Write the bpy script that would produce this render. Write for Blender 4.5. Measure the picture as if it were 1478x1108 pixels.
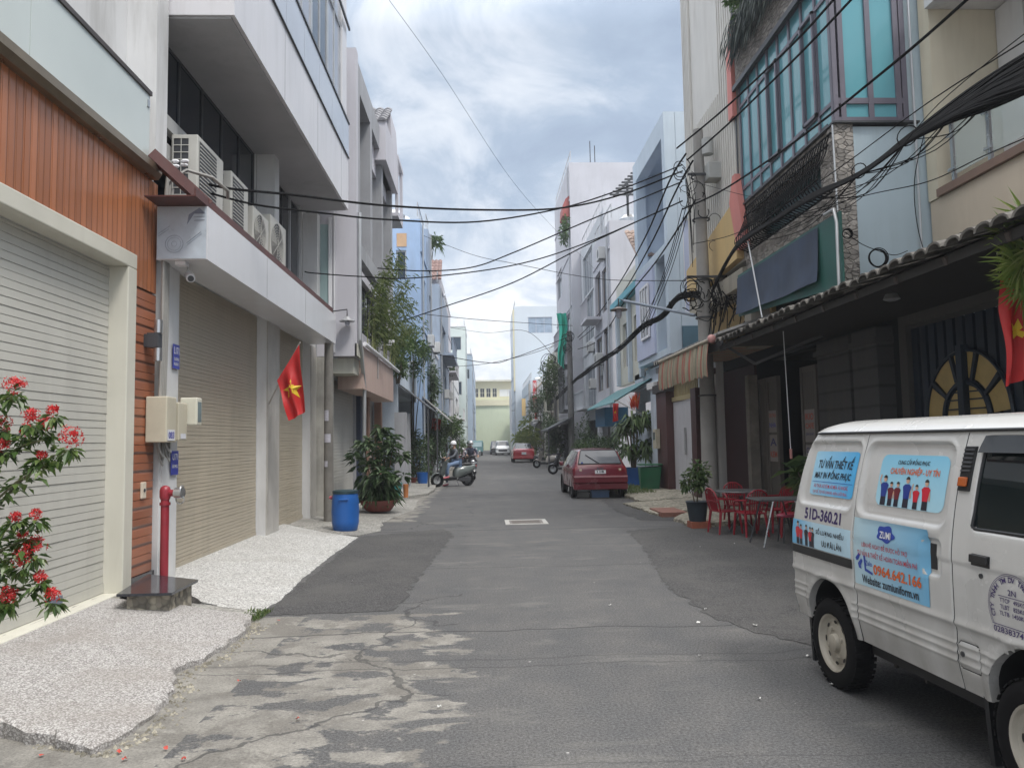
import bpy, math, random
from mathutils import Vector, Matrix
S = bpy.context.scene
for o in list(bpy.data.objects): bpy.data.objects.remove(o, do_unlink=True)
col = S.collection
PI = math.pi; rad = math.radians
# ------------------------------------------------------------------ camera
F_PX = 1110.0; CX, CY = 739.0, 554.0; CZ = 1.67
YAW, PIT, ROL = rad(2.2), rad(4.22), rad(1.0)
_f = Vector((math.sin(YAW)*math.cos(PIT), math.cos(YAW)*math.cos(PIT), math.sin(PIT)))
_r0 = Vector((math.cos(YAW), -math.sin(YAW), 0)); _u0 = _r0.cross(_f)
CR = _r0*math.cos(ROL) - _u0*math.sin(ROL); CU = _r0*math.sin(ROL) + _u0*math.cos(ROL); CF = _f
cam_data = bpy.data.cameras.new('camera'); cam = bpy.data.objects.new('camera', cam_data); col.objects.link(cam)
cam_data.sensor_fit = 'HORIZONTAL'; cam_data.sensor_width = 36.0; cam_data.lens = 36.0*F_PX/1478.0
cam_data.clip_start = 0.05; cam_data.clip_end = 3000
cam.matrix_world = Matrix(((CR.x, CU.x, -CF.x, 0), (CR.y, CU.y, -CF.y, 0), (CR.z, CU.z, -CF.z, CZ), (0, 0, 0, 1)))
S.camera = cam
S.render.resolution_x = 1024; S.render.resolution_y = 767
def P(px, py, ax, v):
    "the point of the plane (axis ax = v) measured at a pixel of the photograph"
    d = CF + CR*((px-CX)/F_PX) + CU*((CY-py)/F_PX)
    o = Vector((0, 0, CZ)); t = (v-o[ax])/d[ax]
    return o + d*t
# ------------------------------------------------------------------ world, sun, exposure
SUN_EL, SUN_AZ = rad(58), rad(140)      # azimuth clockwise from the street axis (+Y)
W = bpy.data.worlds.new('World'); S.world = W; W.use_nodes = True
nt = W.node_tree; nt.nodes.clear()
def N(t, **k):
    n = nt.nodes.new(t)
    for a, b in k.items(): setattr(n, a, b)
    return n
def LK(a, b): nt.links.new(a, b)
def mth(op, a, b=None, c=None, clamp=False):
    n = N('ShaderNodeMath', operation=op); n.use_clamp = clamp
    for i, v in enumerate((a, b, c)):
        if v is None: continue
        if isinstance(v, (int, float)): n.inputs[i].default_value = v
        else: LK(v, n.inputs[i])
    return n.outputs[0]
def rampn(fac, stops, interp='LINEAR'):
    n = N('ShaderNodeValToRGB'); cr = n.color_ramp; cr.interpolation = interp
    while len(cr.elements) < len(stops): cr.elements.new(0.5)
    for e, (p, c) in zip(cr.elements, stops):
        e.position = p; e.color = (c[0], c[1], c[2], 1) if not isinstance(c, (int, float)) else (c, c, c, 1)
    LK(fac, n.inputs[0]); return n.outputs[0]
def mixc(fac, a, b, blend='MIX'):
    n = N('ShaderNodeMix', data_type='RGBA', blend_type=blend)
    for i, v in ((0, fac), (6, a), (7, b)):
        if isinstance(v, (int, float)): n.inputs[i].default_value = v
        elif isinstance(v, tuple): n.inputs[i].default_value = (v[0], v[1], v[2], 1)
        else: LK(v, n.inputs[i])
    return n.outputs[2]
tc = N('ShaderNodeTexCoord'); sep = N('ShaderNodeSeparateXYZ'); LK(tc.outputs['Generated'], sep.inputs[0])
zz = mth('MAXIMUM', sep.outputs[2], 0.0); den = mth('ADD', zz, 0.42)
cmb = N('ShaderNodeCombineXYZ'); LK(mth('DIVIDE', sep.outputs[0], den), cmb.inputs[0]); LK(mth('DIVIDE', sep.outputs[1], den), cmb.inputs[1])
def cnoise(scale, det, rough, dist, off):
    mp = N('ShaderNodeMapping'); LK(cmb.outputs[0], mp.inputs[0]); mp.inputs['Location'].default_value = off
    n = N('ShaderNodeTexNoise'); LK(mp.outputs[0], n.inputs['Vector'])
    n.inputs['Scale'].default_value = scale; n.inputs['Detail'].default_value = det
    n.inputs['Roughness'].default_value = rough; n.inputs['Distortion'].default_value = dist
    return n.outputs['Fac']
big = cnoise(1.5, 3, 0.5, 0.3, (2.35, 0.6, 0)); mid = cnoise(4.2, 9, 0.60, 0.7, (3.1, 4.7, 0)); fine = cnoise(13, 6, .6, .4, (0, 0, 0))
dens = mth('ADD', mth('ADD', mth('MULTIPLY', big, 0.38), mth('MULTIPLY', mid, 0.54)), mth('MULTIPLY', fine, 0.08))
cloud = rampn(dens, [(0.40, (0.275, 0.335, 0.43)), (0.46, (0.31, 0.375, 0.47)), (0.50, (0.375, 0.435, 0.52)), (0.55, (0.50, 0.545, 0.61)), (0.61, (0.62, 0.65, 0.69))])
lowcol = rampn(dens, [(0.42, (0.44, 0.50, 0.60)), (0.49, (0.60, 0.64, 0.70)), (0.56, (0.82, 0.82, 0.82))])
hz = rampn(zz, [(0.0, 1.0), (0.14, 0.9), (0.30, 0.0)], 'EASE')
cc = mixc(hz, cloud, lowcol)
over = rampn(zz, [(0.0, 0.0), (0.48, 0.0), (0.85, 1.0)])    # an overcast sky is brightest overhead
strength = mth('ADD', mth('MULTIPLY', over, 3.3), 1.0)
cc = mixc(over, cc, (0.48, 0.472, 0.462))
below = mth('LESS_THAN', sep.outputs[2], -0.01)
cc = mixc(below, cc, (0.10, 0.10, 0.10))
bgc = N('ShaderNodeBackground'); LK(cc, bgc.inputs[0]); LK(strength, bgc.inputs[1])
sky = N('ShaderNodeTexSky', sky_type='NISHITA'); sky.sun_disc = False; sky.sun_elevation = SUN_EL; sky.sun_rotation = SUN_AZ
bgs = N('ShaderNodeBackground'); LK(sky.outputs[0], bgs.inputs[0]); bgs.inputs[1].default_value = 0.08
mx = N('ShaderNodeMixShader'); mx.inputs[0].default_value = 0.88
LK(bgs.outputs[0], mx.inputs[1]); LK(bgc.outputs[0], mx.inputs[2])
wo = N('ShaderNodeOutputWorld'); LK(mx.outputs[0], wo.inputs[0])
sl = bpy.data.lights.new('sun', 'SUN'); sl.energy = 1.5; sl.angle = rad(14); sl.color = (1.0, 0.965, 0.91)
so = bpy.data.objects.new('sun', sl); col.objects.link(so)
sd = Vector((math.sin(SUN_AZ)*math.cos(SUN_EL), math.cos(SUN_AZ)*math.cos(SUN_EL), math.sin(SUN_EL)))
so.rotation_euler = sd.to_track_quat('Z', 'Y').to_euler(); so.location = (5, -10, 40)
S.view_settings.view_transform = 'Standard'; S.view_settings.look = 'None'; S.view_settings.gamma = 1
S.view_settings.use_curve_mapping = False; S.view_settings.exposure = 0.72
S.render.engine = 'CYCLES'
# ------------------------------------------------------------------ object helpers
def setp(o, label=None, cat=None, group=None, kind=None):
    if label: o['label'] = label
    if cat: o['category'] = cat
    if group: o['group'] = group
    if kind: o['kind'] = kind
    return o
def thing(name, label, cat, loc=(0, 0, 0), rz=0, group=None):
    o = bpy.data.objects.new(name, None); col.objects.link(o); o.empty_display_size = .1
    o.location = loc; o.rotation_euler = (0, 0, rz)
    return setp(o, label, cat, group)
def dup(root, loc, rz=0, label=None, group=None, scale=1):
    r = root.copy(); col.objects.link(r); r.location = loc; r.rotation_euler = (0, 0, rz); r.scale = (scale,)*3
    if label: r['label'] = label
    if group: r['group'] = group
    def rec(a, b):
        for ch in list(a.children):
            c = ch.copy(); col.objects.link(c); c.parent = b; rec(ch, c)
    rec(root, r); return r
class MB:
    def __init__(s): s.v = []; s.f = []; s.m = []
    def add(s, vs, fs, mi=0):
        b = len(s.v); s.v += [tuple(v) for v in vs]; s.f += [tuple(b+i for i in f) for f in fs]; s.m += [mi]*len(fs); return s
    def quad(s, a, b, c, d, mi=0): return s.add((a, b, c, d), ((0, 1, 2, 3),), mi)
    def box(s, x0, x1, y0, y1, z0, z1, mi=0, top=None):
        if x0 > x1: x0, x1 = x1, x0
        if y0 > y1: y0, y1 = y1, y0
        if z0 > z1: z0, z1 = z1, z0
        t = top or 0
        return s.add([(x0, y0, z0), (x1, y0, z0), (x1, y1, z0), (x0, y1, z0), (x0+t, y0+t, z1), (x1-t, y0+t, z1), (x1-t, y1-t, z1), (x0+t, y1-t, z1)],
                     [(0, 3, 2, 1), (4, 5, 6, 7), (0, 1, 5, 4), (1, 2, 6, 5), (2, 3, 7, 6), (3, 0, 4, 7)], mi)
    def obox(s, c, ax, ay, az, mi=0):
        "box by centre and three half-axis vectors"
        c = Vector(c); ax, ay, az = Vector(ax), Vector(ay), Vector(az)
        vs = [c+i*ax+j*ay+k*az for k in (-1, 1) for i, j in ((-1, -1), (1, -1), (1, 1), (-1, 1))]
        return s.add(vs, [(0, 3, 2, 1), (4, 5, 6, 7), (0, 1, 5, 4), (1, 2, 6, 5), (2, 3, 7, 6), (3, 0, 4, 7)], mi)
    def bar(s, a, b, w, h=None, mi=0):
        a, b = Vector(a), Vector(b); h = h or w; d = b-a; L = d.length
        if L < 1e-6: return s
        d /= L; up = Vector((0, 0, 1)) if abs(d.z) < .95 else Vector((1, 0, 0))
        sd = d.cross(up).normalized(); u = sd.cross(d)
        return s.obox((a+b)/2, d*L/2, sd*w/2, u*h/2, mi)
    def prism(s, pts, ax, a, b, mi=0):
        "polygon (2-D) extruded along axis ax from a to b"
        def mk(p, t):
            return {0: (t, p[0], p[1]), 1: (p[0], t, p[1]), 2: (p[0], p[1], t)}[ax]
        n = len(pts); vs = [mk(p, a) for p in pts]+[mk(p, b) for p in pts]
        return s.add(vs, [tuple(range(n))[::-1], tuple(range(n, 2*n))]+[(i, (i+1) % n, n+(i+1) % n, n+i) for i in range(n)], mi)
    def tube(s, pts, r, n=6, mi=0, caps=True):
        pts = [Vector(p) for p in pts]; k = len(pts); b = len(s.v)
        rs = r if isinstance(r, (list, tuple)) else [r]*k; u = None
        for i, p in enumerate(pts):
            t = (pts[min(i+1, k-1)]-pts[max(i-1, 0)])
            t = t.normalized() if t.length > 1e-9 else Vector((0, 0, 1))
            if u is None: u = t.orthogonal().normalized()
            else:
                u = u-t*u.dot(t); u = u.normalized() if u.length > 1e-6 else t.orthogonal().normalized()
            w = t.cross(u)
            for j in range(n):
                a = 2*PI*j/n; s.v.append(tuple(p+(u*math.cos(a)+w*math.sin(a))*rs[i]))
        for i in range(k-1):
            for j in range(n):
                s.f.append((b+i*n+j, b+i*n+(j+1) % n, b+(i+1)*n+(j+1) % n, b+(i+1)*n+j)); s.m.append(mi)
        if caps:
            s.f.append(tuple(b+j for j in range(n))[::-1]); s.m.append(mi)
            s.f.append(tuple(b+(k-1)*n+j for j in range(n))); s.m.append(mi)
        return s
    def lathe(s, prof, c=(0, 0, 0), n=20, ax=2, mi=0):
        b = len(s.v); k = len(prof)
        for r, z in prof:
            for j in range(n):
                a = 2*PI*j/n; x, y = r*math.cos(a), r*math.sin(a)
                v = {2: (x, y, z), 0: (z, x, y), 1: (y, z, x)}[ax]
                s.v.append((c[0]+v[0], c[1]+v[1], c[2]+v[2]))
        for i in range(k-1):
            for j in range(n):
                s.f.append((b+i*n+j, b+i*n+(j+1) % n, b+(i+1)*n+(j+1) % n, b+(i+1)*n+j)); s.m.append(mi)
        return s
    def ball(s, c, r, n=10, mi=0, jit=0):
        if isinstance(r, (int, float)): r = (r, r, r)
        b = len(s.v); m = max(4, n//2+1)
        for i in range(m+1):
            th = PI*i/m
            for j in range(n):
                a = 2*PI*j/n; q = 1+random.uniform(-jit, jit)
                s.v.append((c[0]+r[0]*math.sin(th)*math.cos(a)*q, c[1]+r[1]*math.sin(th)*math.sin(a)*q, c[2]+r[2]*math.cos(th)*q))
        for i in range(m):
            for j in range(n):
                s.f.append((b+i*n+j, b+(i+1)*n+j, b+(i+1)*n+(j+1) % n, b+i*n+(j+1) % n)); s.m.append(mi)
        return s
    def leaf(s, p, d, L, w, up=Vector((0, 0, 1)), droop=0.25, mi=0):
        "one folded leaf: two triangles at the base and two at the tip"
        p = Vector(p); d = d.normalized(); sd = d.cross(up)
        sd = sd.normalized() if sd.length > 1e-4 else d.orthogonal().normalized(); u = sd.cross(d)
        m = p+d*L*.5+u*w*.12; t = p+d*L-Vector((0, 0, 1))*L*droop
        b = len(s.v); s.v += [tuple(p), tuple(m+sd*w*.5), tuple(t), tuple(m-sd*w*.5)]
        s.f += [(b, b+1, b+2), (b, b+2, b+3)]; s.m += [mi, mi]
        return s
    def build(s, name, mats, parent=None, smooth=False, bevel=0, local=True, label=None, sharp=40):
        "local: vertices are in the parent's space; otherwise they are world points"
        me = bpy.data.meshes.new(name)
        vs = s.v
        if parent is not None and not local:
            L = parent.location; vs = [(v[0]-L[0], v[1]-L[1], v[2]-L[2]) for v in vs]
        me.from_pydata(vs, [], s.f)
        ms = mats if isinstance(mats, (list, tuple)) else [mats]
        for m in ms: me.materials.append(m)
        if len(ms) > 1: me.polygons.foreach_set('material_index', s.m)
        if smooth:
            me.polygons.foreach_set('use_smooth', [True]*len(me.polygons))
            try: me.set_sharp_from_angle(angle=rad(sharp))
            except Exception: pass
        me.update(); o = bpy.data.objects.new(name, me); col.objects.link(o)
        if parent is not None: o.parent = parent
        if bevel:
            b = o.modifiers.new('b', 'BEVEL'); b.width = bevel; b.segments = 2; b.limit_method = 'ANGLE'; b.angle_limit = rad(35)
        if label: o['label'] = label
        return o
# ------------------------------------------------------------------ materials
MC = {}
def newmat(name):
    global nt
    m = bpy.data.materials.new(name); m.use_nodes = True; nt = m.node_tree; nt.nodes.clear()
    out = N('ShaderNodeOutputMaterial'); p = N('ShaderNodeBsdfPrincipled'); LK(p.outputs[0], out.inputs[0])
    return m, p
def wpos(scale=(1, 1, 1)):
    g = N('ShaderNodeNewGeometry'); mp = N('ShaderNodeMapping'); LK(g.outputs['Position'], mp.inputs[0])
    mp.inputs['Scale'].default_value = scale; return mp.outputs[0]
def opos(scale=(1, 1, 1)):
    g = N('ShaderNodeTexCoord'); mp = N('ShaderNodeMapping'); LK(g.outputs['Object'], mp.inputs[0])
    mp.inputs['Scale'].default_value = scale; return mp.outputs[0]
def noise(vec, scale, det=4, rough=.55, dist=0.0):
    n = N('ShaderNodeTexNoise'); LK(vec, n.inputs['Vector']); n.inputs['Scale'].default_value = scale
    n.inputs['Detail'].default_value = det; n.inputs['Roughness'].default_value = rough; n.inputs['Distortion'].default_value = dist
    return n.outputs['Fac']
def bumpn(p, h, strength=.3, dist=.01):
    b = N('ShaderNodeBump'); b.inputs['Strength'].default_value = strength; b.inputs['Distance'].default_value = dist
    LK(h, b.inputs['Height']); LK(b.outputs[0], p.inputs['Normal'])
def mul(c, k): return tuple(min(1, x*k) for x in c)
def paint(name, c, rough=.6, var=.12, scale=1.2, dirt=0.0, dirtc=(.10, .095, .085), metal=0.0, bump=0.0, bscale=30, streak=True, coat=0, world=True):
    "painted or plain surface with soft tone changes and, where asked, rain streaks and grime"
    if name in MC: return MC[name]
    m, p = newmat(name); MC[name] = m
    v = wpos() if world else opos()
    n1 = noise(v, scale, 5, .6)
    base = mixc(rampn(n1, [(.3, 0), (.7, 1)]), mul(c, 1-var), mul(c, 1+var))
    if dirt > 0:
        vs = wpos((1, 1, .12)) if world else opos((1, 1, .12))
        n2 = noise(vs if streak else v, 3.5 if streak else 2.2, 6, .65, .4); n3 = noise(v, .7, 3)
        k = mth('MULTIPLY', rampn(n2, [(.46, 0), (.72, 1)]), rampn(n3, [(.35, .15), (.65, 1)]))
        base = mixc(mth('MULTIPLY', k, dirt), base, dirtc)
    LK(base, p.inputs['Base Color']); p.inputs['Metallic'].default_value = metal
    rr = mth('ADD', mth('MULTIPLY', n1, .2), rough-.1, clamp=True); LK(rr, p.inputs['Roughness'])
    p.inputs['Coat Weight'].default_value = coat; p.inputs['Coat Roughness'].default_value = .08
    if bump: bumpn(p, noise(v, bscale, 4, .7), bump, .01)
    return m
def ribbed(name, c, axis, period, depth=.5, var=.08, rough=.5, metal=0.0, dark=.55, dirt=0.0, duty=.12):
    "surface with evenly spaced grooves across one world axis (slats, planks, sheeting)"
    if name in MC: return MC[name]
    m, p = newmat(name); MC[name] = m
    g = N('ShaderNodeNewGeometry'); sp = N('ShaderNodeSeparateXYZ'); LK(g.outputs['Position'], sp.inputs[0])
    t = mth('FRACT', mth('DIVIDE', sp.outputs[axis], period))
    tri = mth('ABSOLUTE', mth('SUBTRACT', t, .5))
    groove = rampn(tri, [(.5-duty, 0), (.5, 1)])
    cell = mth('FLOOR', mth('DIVIDE', sp.outputs[axis], period))
    wn = N('ShaderNodeTexWhiteNoise', noise_dimensions='1D'); LK(cell, wn.inputs['W'])
    n1 = noise(wpos(), 1.4, 5, .6)
    f = mth('ADD', mth('MULTIPLY', wn.outputs[0], .5), mth('MULTIPLY', n1, .5))
    base = mixc(f, mul(c, 1-var), mul(c, 1+var)); base = mixc(groove, base, mul(c, dark))
    if dirt > 0:
        n2 = noise(wpos((1, 1, .25)), 2.6, 6, .65, .4)
        base = mixc(mth('MULTIPLY', rampn(n2, [(.48, 0), (.75, 1)]), dirt), base, (.10, .095, .085))
    LK(base, p.inputs['Base Color']); p.inputs['Roughness'].default_value = rough; p.inputs['Metallic'].default_value = metal
    bumpn(p, mth('SUBTRACT', 1.0, groove), depth, .02)
    return m
def glass(name, c=(.02, .03, .04), rough=.06, spec=.5, tintmix=0.0):
    if name in MC: return MC[name]
    m, p = newmat(name); MC[name] = m
    n = noise(wpos(), .6, 2)
    LK(mixc(n, mul(c, .8), mul(c, 1.25)), p.inputs['Base Color'])
    p.inputs['Roughness'].default_value = rough; p.inputs['Specular IOR Level'].default_value = spec; p.inputs['IOR'].default_value = 1.5
    w = noise(wpos(), 1.3, 2); bumpn(p, w, .06, .02)
    return m
def clearglass(name, c=(.85, .92, .9), rough=.03, alpha=None):
    if name in MC: return MC[name]
    m, p = newmat(name); MC[name] = m
    p.inputs['Base Color'].default_value = (*c, 1); p.inputs['Roughness'].default_value = rough
    p.inputs['Alpha'].default_value = .35 if alpha is None else alpha
    return m
def leafmat(name, c1, c2, c3=None, rough=.5):
    if name in MC: return MC[name]
    m, p = newmat(name); MC[name] = m
    g = N('ShaderNodeNewGeometry')
    st = [(0, c1), (.6, c2), (1, c3 or c2)]
    base = rampn(g.outputs['Random Per Island'], st)
    n = noise(wpos(), 2.2, 3); base = mixc(rampn(n, [(.3, 0), (.7, 1)]), base, mul(c1, .75)) if False else base
    LK(base, p.inputs['Base Color']); p.inputs['Roughness'].default_value = rough
    p.inputs['Subsurface Weight'].default_value = 0
    tr = N('ShaderNodeBsdfTranslucent'); LK(base, tr.inputs[0]); ms = N('ShaderNodeMixShader'); ms.inputs[0].default_value = .3
    out = [x for x in nt.nodes if x.type == 'OUTPUT_MATERIAL'][0]
    LK(p.outputs[0], ms.inputs[1]); LK(tr.outputs[0], ms.inputs[2]); LK(ms.outputs[0], out.inputs[0])
    return m
M_black = paint('black_rubber', (.018, .018, .02), .6, .25, 6, world=False)
M_dark = paint('dark_metal', (.05, .052, .058), .45, .2, 4)
M_steel = paint('steel', (.55, .56, .57), .28, .1, 4, metal=.9)
M_alu = paint('aluminium', (.48, .49, .5), .4, .1, 3, metal=.5)
M_white = paint('white_paint', (.68, .68, .69), .6, .06, 1.0, dirt=.25, dirtc=(.25, .24, .22))
M_whitec = paint('clean_white', (.72, .72, .74), .45, .04, 1.0)
M_glassd = glass('dark_glass', (.012, .018, .026), .05)
M_glassb = glass('blue_dark_glass', (.03, .05, .075), .08)
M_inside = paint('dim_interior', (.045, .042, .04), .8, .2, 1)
M_conc = paint('concrete', (.27, .265, .25), .85, .18, 1.5, dirt=.5, bump=.3, bscale=40)
M_wire = paint('cable_black', (.007, .007, .008), .85, .2, 3)
for _n in M_wire.node_tree.nodes:
    if _n.type == 'BSDF_PRINCIPLED': _n.inputs['Specular IOR Level'].default_value = .15
# ------------------------------------------------------------------ building helpers
def slab(mb, ax, c, t, a0, a1, z0, z1, holes=(), mi=0):
    """wall in the plane axis ax = c, t thick (signed, away from the seen face), spanning a0..a1 on the other
    horizontal axis and z0..z1, with rectangular holes (a0, a1, z0, z1)"""
    if a0 > a1: a0, a1 = a1, a0
    us = sorted({a0, a1, *[min(max(h[0], a0), a1) for h in holes], *[min(max(h[1], a0), a1) for h in holes]})
    zs = sorted({z0, z1, *[min(max(h[2], z0), z1) for h in holes], *[min(max(h[3], z0), z1) for h in holes]})
    def solid(i, j):
        if i < 0 or j < 0 or i >= len(us)-1 or j >= len(zs)-1: return False
        u = (us[i]+us[i+1])/2; z = (zs[j]+zs[j+1])/2
        return not any(min(h[0], h[1]) < u < max(h[0], h[1]) and h[2] < z < h[3] for h in holes)
    def pt(u, z, d): return (c+d, u, z) if ax == 0 else (u, c+d, z)
    for i in range(len(us)-1):
        for j in range(len(zs)-1):
            if not solid(i, j): continue
            u0, u1, w0, w1 = us[i], us[i+1], zs[j], zs[j+1]
            mb.quad(pt(u0, w0, 0), pt(u1, w0, 0), pt(u1, w1, 0), pt(u0, w1, 0), mi)
            mb.quad(pt(u0, w0, t), pt(u0, w1, t), pt(u1, w1, t), pt(u1, w0, t), mi)
            if not solid(i-1, j): mb.quad(pt(u0, w0, 0), pt(u0, w1, 0), pt(u0, w1, t), pt(u0, w0, t), mi)
            if not solid(i+1, j): mb.quad(pt(u1, w0, 0), pt(u1, w0, t), pt(u1, w1, t), pt(u1, w1, 0), mi)
            if not solid(i, j-1): mb.quad(pt(u0, w0, 0), pt(u0, w0, t), pt(u1, w0, t), pt(u1, w0, 0), mi)
            if not solid(i, j+1): mb.quad(pt(u0, w1, 0), pt(u1, w1, 0), pt(u1, w1, t), pt(u0, w1, t), mi)
    return mb
def pbox(mb, ax, c0, c1, a0, a1, z0, z1, mi=0):
    return mb.box(c0, c1, a0, a1, z0, z1, mi) if ax == 0 else mb.box(a0, a1, c0, c1, z0, z1, mi)
def window(root, ax, c, sgn, a0, a1, z0, z1, fm, gm, nx=2, nz=1, fw=.05, dep=.12, curtain=None):
    a0 += .003; a1 -= .003; z0 += .003; z1 -= .003
    "frame set back in its opening with the pane as its own sub-part; sgn: direction into the wall"
    f = MB(); c0 = c+sgn*dep; c1 = c0+sgn*.05
    pbox(f, ax, c0, c1, a0, a0+fw, z0, z1); pbox(f, ax, c0, c1, a1-fw, a1, z0, z1)
    pbox(f, ax, c0, c1, a0+fw, a1-fw, z0, z0+fw); pbox(f, ax, c0, c1, a0+fw, a1-fw, z1-fw, z1)
    for i in range(1, nx):
        u = a0+(a1-a0)*i/nx; pbox(f, ax, c0+sgn*.002, c1, u-fw*.4, u+fw*.4, z0+fw, z1-fw)
    for i in range(1, nz):
        z = z0+(z1-z0)*i/nz; pbox(f, ax, c0+sgn*.004, c1, a0+fw, a1-fw, z-fw*.4, z+fw*.4)
    fo = f.build('window', fm, root, local=False)
    g = MB(); pbox(g, ax, c0+sgn*.02, c0+sgn*.035, a0+fw*.5, a1-fw*.5, z0+fw*.5, z1-fw*.5)
    go = g.build('pane', gm, fo, local=False)
    L = root.location; go.data.transform(Matrix.Translation((-L[0], -L[1], -L[2])))
    return fo
def sub(mb, name, mat, parent, root, **k):
    "a sub-part written in world points under a part of a thing standing at root"
    o = mb.build(name, mat, parent, **k); L = root.location
    o.data.transform(Matrix.Translation((-L[0], -L[1], -L[2]))); return o
def shell(root, name, mat, x0, x1, y0, y1, z0, z1, side, st_holes=(), cam_holes=(), t=.2, roof=True, extra=None):
    """four walls and a roof; side -1: the street face is x1, +1: the street face is x0; the face y0 looks at the camera"""
    mb = MB()
    xf = x1 if side < 0 else x0; xb = x0 if side < 0 else x1; s = -1 if side < 0 else 1
    slab(mb, 0, xf, s*t, y0, y1, z0, z1, st_holes)
    ci = (x0, x1-t-.001) if side < 0 else (x0+t+.001, x1)
    slab(mb, 1, y0, t, ci[0], ci[1], z0, z1, cam_holes)
    mb.box(min(xb, xb-s*t), max(xb, xb-s*t), y0+t+.01, y1-t-.01, z0, z1)
    mb.box(ci[0], ci[1], y1-t, y1, z0, z1)
    if roof: mb.box(x0+t, x1-t, y0+t, y1-t, z1-.45, z1-.3)
    o = mb.build(name, mat, root, local=False)
    return o
def text_mesh(s, size, align='CENTER', bold=0.0, shear=0.0, sx=1.0):
    cu = bpy.data.curves.new('lettering', 'FONT'); cu.body = s; cu.size = size; cu.align_x = align; cu.align_y = 'CENTER'
    cu.offset = bold; cu.shear = shear; cu.resolution_u = 3
    o = bpy.data.objects.new('lettering', cu); col.objects.link(o)
    bpy.context.view_layer.update()
    dg = bpy.context.evaluated_depsgraph_get(); me = bpy.data.meshes.new_from_object(o.evaluated_get(dg))
    vs = [(v.co.x*sx, v.co.y) for v in me.vertices]; fs = [tuple(p.vertices) for p in me.polygons]
    bpy.data.objects.remove(o, do_unlink=True); bpy.data.curves.remove(cu); bpy.data.meshes.remove(me)
    return vs, fs
def fit_text(s, w, h, bold=0.0, shear=0.0):
    "lettering scaled to a width and height, centred at 0"
    vs, fs = text_mesh(s, 1.0, bold=bold, shear=shear)
    if not vs: return vs, fs
    x0 = min(v[0] for v in vs); x1 = max(v[0] for v in vs); y0 = min(v[1] for v in vs); y1 = max(v[1] for v in vs)
    return [((x-(x0+x1)/2)/(x1-x0)*w, (y-(y0+y1)/2)/(y1-y0)*h) for x, y in vs], fs
# ================================================================== GROUND
def G(px, py, z=0.0): return P(px, py, 2, z)
def ragged(pts, step=.25, jit=.04, seed=1):
    r = random.Random(seed); out = []
    for i, a in enumerate(pts):
        b = pts[(i+1) % len(pts)]; L = math.hypot(b[0]-a[0], b[1]-a[1]); n = max(1, int(L/step))
        for k in range(n):
            t = k/n; out.append((a[0]+(b[0]-a[0])*t+r.uniform(-jit, jit), a[1]+(b[1]-a[1])*t+r.uniform(-jit, jit)))
    return out
def sheet(name, pts, z, mat, kind='structure', th=0.0):
    mb = MB()
    if th: mb.prism(pts, 2, z-th, z)
    else: mb.add([(x, y, z) for x, y in pts], [tuple(range(len(pts)))])
    o = mb.build(name, mat); o['kind'] = kind
    if o.data.polygons[0].normal.z < 0 and not th: o.data.flip_normals()
    return o
# asphalt: aggregate, worn concrete showing at the left, cross cracks
m, p = newmat('asphalt'); M_road = m
v = wpos(); g = N('ShaderNodeSeparateXYZ'); LK(v, g.inputs[0]); X_, Y_ = g.outputs[0], g.outputs[1]
nl = noise(v, .35, 4, .6); nm = noise(v, 2.2, 6, .65, .3); nf = noise(v, 55, 3, .8); nff = noise(v, 160, 2, .8)
base = mixc(rampn(nl, [(.35, 0), (.65, 1)]), (.072, .073, .076), (.100, .099, .099))
base = mixc(mth('MULTIPLY', rampn(nm, [(.35, 0), (.7, 1)]), .55), base, (.125, .119, .113))
lane = wpos((2.2, .05, 1)); nlane = noise(lane, 1.0, 3, .5)
base = mixc(mth('MULTIPLY', rampn(nlane, [(.45, 0), (.62, 1)]), .3), base, (.075, .077, .08))
grain = rampn(nf, [(.30, .35), (.5, 1.0), (.72, 1.75)]); base = mixc(1.0, base, grain, 'MULTIPLY')
grain2 = rampn(nff, [(.35, .55), (.65, 1.45)]); base = mixc(.85, base, grain2, 'MULTIPLY')
# worn concrete
edge = mth('ADD', X_, mth('MULTIPLY', mth('SUBTRACT', noise(wpos((.8, 2.2, 1)), 1.3, 5, .6, .6), .5), 2.6))
mk = rampn(mth('MULTIPLY', mth('ADD', edge, 2.2), .3), [(.55, 1), (.585, 0)])
ymask = mth('LESS_THAN', mth('ADD', Y_, mth('MULTIPLY', nm, .3)), 7.85)
far = mth('GREATER_THAN', Y_, 16.5); side = mth('LESS_THAN', mth('ADD', X_, mth('MULTIPLY', mth('SUBTRACT', nm, .5), 1.2)), -1.55)
mk = mth('MULTIPLY', mk, ymask); mk = mth('MAXIMUM', mk, mth('MULTIPLY', far, side))
spot = rampn(noise(wpos((.8, 1.3, 1)), 2.3, 12, .66, .3), [(.515, 1), (.54, 0)])
conc = mixc(rampn(noise(v, 3.1, 6, .7), [(.3, 0), (.7, 1)]), (.16, .152, .138), (.31, .295, .265))
conc = mixc(mth('MULTIPLY', rampn(noise(v, 1.6, 10, .68, .4), [(.50, 0), (.55, 1)]), .75), conc, (.15, .14, .125))
ck0 = rampn(nf, [(.3, .6), (.7, 1.3)]); conc = mixc(1.0, conc, ck0, 'MULTIPLY')
base = mixc(mth('MULTIPLY', mk, mth('MAXIMUM', spot, mth('LESS_THAN', X_, -1.75))), base, conc)
# light dusty smears on the right and behind the manhole
smear = rampn(noise(wpos((.6, 1.5, 1)), 1.3, 10, .68, .3), [(.55, 0), (.66, 1)])
base = mixc(mth('MULTIPLY', smear, .32), base, (.23, .22, .20))
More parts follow.
